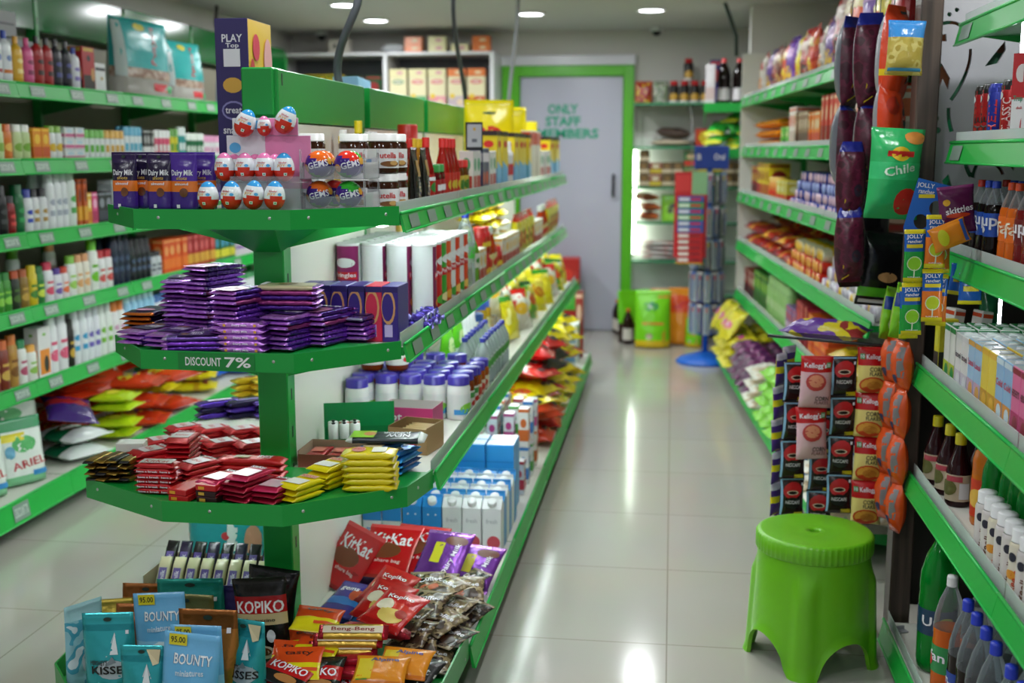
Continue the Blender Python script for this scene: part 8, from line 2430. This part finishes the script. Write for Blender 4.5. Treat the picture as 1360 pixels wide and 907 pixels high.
# pet food and bottles on the floor
pf1 = pouch('pet_food_bag', .25, .41, .12, FI('#7ad41c'), [(0, .12, FI('#d8b81c'))], [('e', -.05, .72, .42, .16, M('#1c8a5a', .4)), ('e', -.05, .72, .2, .08, M('#d8e8e0', .4)), ('r', 0, .42, .6, .04, M('#d8862a', .4)), ('e', -.1, .2, .2, .1, M('#c8b8a0', .4)), ('r', .32, .25, .1, .34, M('#b8a01c', .4)), ('r', .3, .9, .3, .06, M('#e0601c', .4))], FI('#5ab01c'), True, (0, .1), wrk=.006, k=1.2)
pf2 = pouch('pet_food_bag', .25, .41, .12, FI('#e08a1c'), [(.55, .85, FI('#d8501c'))], [('r', 0, .7, .8, .12, M('#c82a2a', .4)), ('r', .1, .12, .3, .12, M('#8a5a1c', .4)), ('e', 0, .9, .4, .06, M('#e8b03a', .4))], FI('#d8781c'), True, (0, .1), wrk=.006, k=2.2)
pf3 = pouch('pet_food_bag', .3, .4, .11, FI('#6ac41c'), [(0, .4, FI('#3a2a24'))], [('r', .2, .6, .2, .5, M('#c8301c', .4))], FI('#3a2420'), True, (0, .1), wrk=.006, k=3.2)
for t, x, y, rz, s_, l in ((pf1, -.12, 8.40, .05, 1.0, 'lime green pet food bag standing at the front by the door'), (pf2, .12, 8.58, .1, 1.0, 'orange pet food bag behind the lime green one'), (pf3, -.25, 8.66, .6, .95, 'green and dark brown pet food bag nearest the door frame'), (pf2, -.03, 8.78, 0, .92, 'orange pet food bag against the grey white bags'), (pf1, .17, 8.46, -.5, .5, 'small lime pet food bag beside the orange one')):
    place(t, (x, y, .001), l, 'pet food bag', None, rz, -.06, 0, s_)
cb_ = bottle('sauce_bottle', .26, .04, 'soda', LIQ('#2a1610', .1, .1), M('#c85a1c', .35), M('#d8d0c8', .35), (.12, .45), [], seg=12)
for k, (x, y) in enumerate(((-.37, 8.98), (-.33, 8.86), (-.40, 9.06), (-.30, 8.55))):
    place(cb_, (x, y, .001), 'dark bottle standing on the floor by the door frame, %s' % ('behind', 'middle', 'farthest', 'nearest')[k], 'bottle', 'dark bottles on the floor by the door')
# cartons on the floor at the other side of the door
fb = lambda c, c2: carton('stock_carton', .3, .2, .195, M(c, .4), [('e', .15, .4, .4, .5, M(c2, .4)), ('r', -.2, .7, .4, .2, M(c2, .4))], 'FR')
rcx, gcx = fb('#b8241f', '#d83a2a'), fb('#4ab83a', '#8ad06a')
place(rcx, (-.84, 8.98, .001), 'red stock carton at the bottom of the stack by the staff door', 'carton', None, .03)
place(gcx, (-.845, 8.98, .1975), 'green stock carton in the stack by the staff door', 'carton', None, -.02)
place(rcx, (-.84, 8.98, .394), 'red stock carton on top of the stack by the staff door', 'carton', None, .02)

# ------------------------------------------------------------------ white shelf unit on the back wall with milk food cartons
unit = shelf_root('wall_unit', 'white shelf unit with milk food cartons on the back wall')
WU = M('#d4d4d6', .4)
b = MB()
b.box(-2.97, -1.32, 9.17, 9.19, 0, 2.12, M('#6a6c72', .5))
obj('back_board', b, unit)
for x0 in (-2.98, -2.155, -1.35):
    obj('side_panel', MB().box(x0, x0 + .03, 8.75, 9.17, 0, 2.12, WU, .002), unit)
for z in (2.10, 1.82, 1.44, 1.1, .75, .4, .05):
    for x0, x1 in ((-2.948, -2.157), (-2.123, -1.352)):
        if z == 1.82:
            continue
        obj('unit_shelf', MB().box(x0, x1, 8.75, 9.168, z, z + .022, WU, .002), unit)
def mc(c, c2, h=.24, w=.13):
    return carton('milk_food_carton', w, .08, h, M('#d8cfa8', .35), [('e', 0, .84, .7, .14, M(c, .35)), ('e', 0, .84, .5, .06, M('#d8c8c0', .4)), ('r', 0, .22, .98, .36, M(c2, .35)), ('e', -.25, .4, .3, .16, M('#d8b82a', .4)), ('e', .2, .22, .4, .2, M('#d8c0a0', .4))], 'F')
mcs = [mc('#1c7a4a', '#b8502a'), mc('#c83a4a', '#4a9a6a'), mc('#c83a5a', '#d88a9a'), mc('#c84a5a', '#b8a8b0'), mc('#c83a4a', '#b8502a')]
nmc = ['green and brown', 'red and green', 'pink', 'pale pink', 'red and brown']
fx = carton('milk_food_box', .13, .1, .055, M('#d8763a', .35), [('e', .1, .5, .4, .4, M('#d8c8a0', .4))], 'F')
fy = carton('milk_food_box', .13, .1, .055, M('#d8d0a0', .35), [('e', .1, .5, .4, .4, M('#c88a9a', .4))], 'F')
for k in range(5):
    x = -2.05 + .148 * k
    place(mcs[k], (x, 8.83, 1.463), '%s milk food carton, %s across, lower line in the white unit' % (nmc[k], ORD[k + 1]), 'milk food carton', 'milk food cartons in the white unit')
    place(mcs[k], (x, 8.83, 1.7045), '%s milk food carton, %s across, upper line in the white unit' % (nmc[k], ORD[k + 1]), 'milk food carton', 'milk food cartons in the white unit')
    place((fy, fy, fy, fx, fx)[k], (x, 8.84, 1.9455), 'flat milk food box lying on the cartons, %s across' % ORD[k + 1], 'milk food box', 'flat boxes on the milk food cartons')
for k, (x, t, n) in enumerate(((-1.93, fx, 2), (-1.75, fy, 2), (-1.58, fy, 1), (-1.42, fx, 2))):
    for q in range(n):
        place(t, (x, 8.83, 2.1225 + .056 * q), '%s flat box on top of the white unit, %s across, %s' % ('orange' if t is fx else 'cream', ORD[k + 1], 'upper' if q else 'lower'), 'milk food box', 'flat boxes on top of the white unit')
place(carton('egg_box', .16, .1, .1, M('#b8b2a8', .4), [('e', -.2, .5, .16, .3, M('#3a3a3a', .4)), ('e', .2, .5, .16, .3, M('#3a3a3a', .4))], 'F'), (-2.5, 8.84, 2.1225), 'grey box with two dark spots on top of the white unit', 'box', None)
plb = pouch('plastic_bag', .2, .1, .06, CLEAR('#e8ecf0', .3, .1), [], [], None, wrk=.008)
flat(plb, -2.07, 8.86, 2.155, 0, 'clear plastic bag lying on top of the white unit', None, 0, 0, 'bag')
ylc = CT('cereal_box', .14, .08, .25, '#c8b01c', '#c8a01a', '#2a5a2a')
grc = CT('cereal_box', .12, .08, .24, '#1c4a2a', '#c8c83a', '#8a2a2a')
for k in range(5):
    place((ylc, ylc, grc, grc, ylc)[k], (-2.86 + .155 * k, 8.84, 1.463), '%s cereal box in the dim bay of the white unit, %s across' % ('yellow' if k in (0, 1, 4) else 'dark green', ORD[k + 1]), 'cereal box', 'cereal boxes in the dim bay')
    place((grc, ylc, ylc, grc, grc)[k], (-2.86 + .155 * k, 8.84, 1.7155), '%s cereal box in the upper line of the dim bay, %s across' % ('yellow' if k in (1, 2) else 'dark green', ORD[k + 1]), 'cereal box', 'cereal boxes in the dim bay')
for (p0, p1, l) in (((-2.93, 6.9), (-2.93, 6.9), 'dark cable dropping from the ceiling along the toiletries wall'),):
    m = MB()
    m.tube([(-2.9, 7.4, 2.14), (-2.89, 7.35, 2.2), (-2.86, 7.3, CEIL_Z - .002)], .011, M('#2c2d31', .4), 8)
    tag(obj('conduit', m), l, 'conduit')
m = MB()
e0, e1 = atY(986, 80, 7.5), atY(970, 8, 7.5)
m.tube([(e0.x - .03, 7.62, 1.98), (e0.x - .035, 7.62, 2.1), (e1.x - .01, 7.6, 2.25), (e1.x - .03, 7.58, CEIL_Z - .002)], .012, M('#22342e', .4), 8)
tag(obj('conduit', m), 'dark green conduit bending up to the ceiling by the dark soda bottles', 'conduit')

# ------------------------------------------------------------------ let the heaped packs rest on what is under them
def settle():
    """lift each heaped pack in small steps until it clears its neighbours (at most a few centimetres)"""
    from mathutils.bvhtree import BVHTree
    bpy.context.view_layer.update()
    soft = set(o.name for o in SOFT)
    kids = {}
    for o in COL.objects:
        if o.parent:
            kids.setdefault(o.parent.name, []).append(o)

    def geo(o):
        vs, ps = [], []
        st = [o]
        while st:
            q = st.pop()
            st += kids.get(q.name, [])
            if q.type == 'MESH':
                n = len(vs)
                mw = q.matrix_world
                vs += [mw @ v.co for v in q.data.vertices]
                ps += [tuple(n + i for i in p.vertices) for p in q.data.polygons]
        return vs, ps

    def bb(vs):
        return [min(v[k] for v in vs) for k in range(3)], [max(v[k] for v in vs) for k in range(3)]
    done = []
    for o in COL.objects:
        if o.parent is None and o.name not in soft and o.get('kind') != 'structure' and o.type in ('MESH', 'EMPTY') and o.get('category') != 'light':
            if o.get('category') == 'shelving':
                for ch in [o] + kids.get(o.name, []):
                    if ch.type == 'MESH':
                        vs, ps = geo(ch)
                        done.append((*bb(vs), vs, ps, [None]))
                continue
            vs, ps = geo(o)
            if vs:
                done.append((*bb(vs), vs, ps, [None]))
    for o in sorted(SOFT, key=lambda q: sum((q.matrix_world @ Vector(c)).z for c in q.bound_box)):
        vs, ps = geo(o)
        lo, hi = bb(vs)
        near = [d for d in done if all(d[0][k] < hi[k] + .03 and d[1][k] > lo[k] - .03 for k in (0, 1)) and d[0][2] < hi[2] + .09 and d[1][2] > lo[2]]
        n = 8 if o.get('_hero') else 18
        moves = [(0, 0, .0045 * k) for k in range(n)] + [(dx * q, dy * q, .006 * k) for k in range(0, n, 2) for q in (.014, .028) for dx, dy in ((1, 0), (-1, 0), (0, 1), (0, -1))]
        best = None
        for flatter in (1.0, .6, .35):                       # a pack pressed by its neighbours lies flatter
            if flatter < 1:
                o.scale = (o.scale.x, o.scale.x * flatter, o.scale.z)
                bpy.context.view_layer.update()
                vs, ps = geo(o)
                lo, hi = bb(vs)
            for mx, my, mz in moves:
                t = BVHTree.FromPolygons([(v[0] + mx, v[1] + my, v[2] + mz) for v in vs], ps)
                for d in near:
                    if d[0][2] > hi[2] + mz or d[1][2] < lo[2] + mz:
                        continue
                    c = d[-1]
                    if c[0] is None:
                        c[0] = BVHTree.FromPolygons(d[2], d[3])
                    if t.overlap(c[0]):
                        break
                else:
                    best = Vector((mx, my, mz))
                    break
            if best:
                break
        if best:
            o.location += best
            vs = [v + best for v in vs]
            lo, hi = bb(vs)
        done.append((lo, hi, vs, ps, [None]))


settle()
for o in SOFT:
    if '_hero' in o:
        del o['_hero']
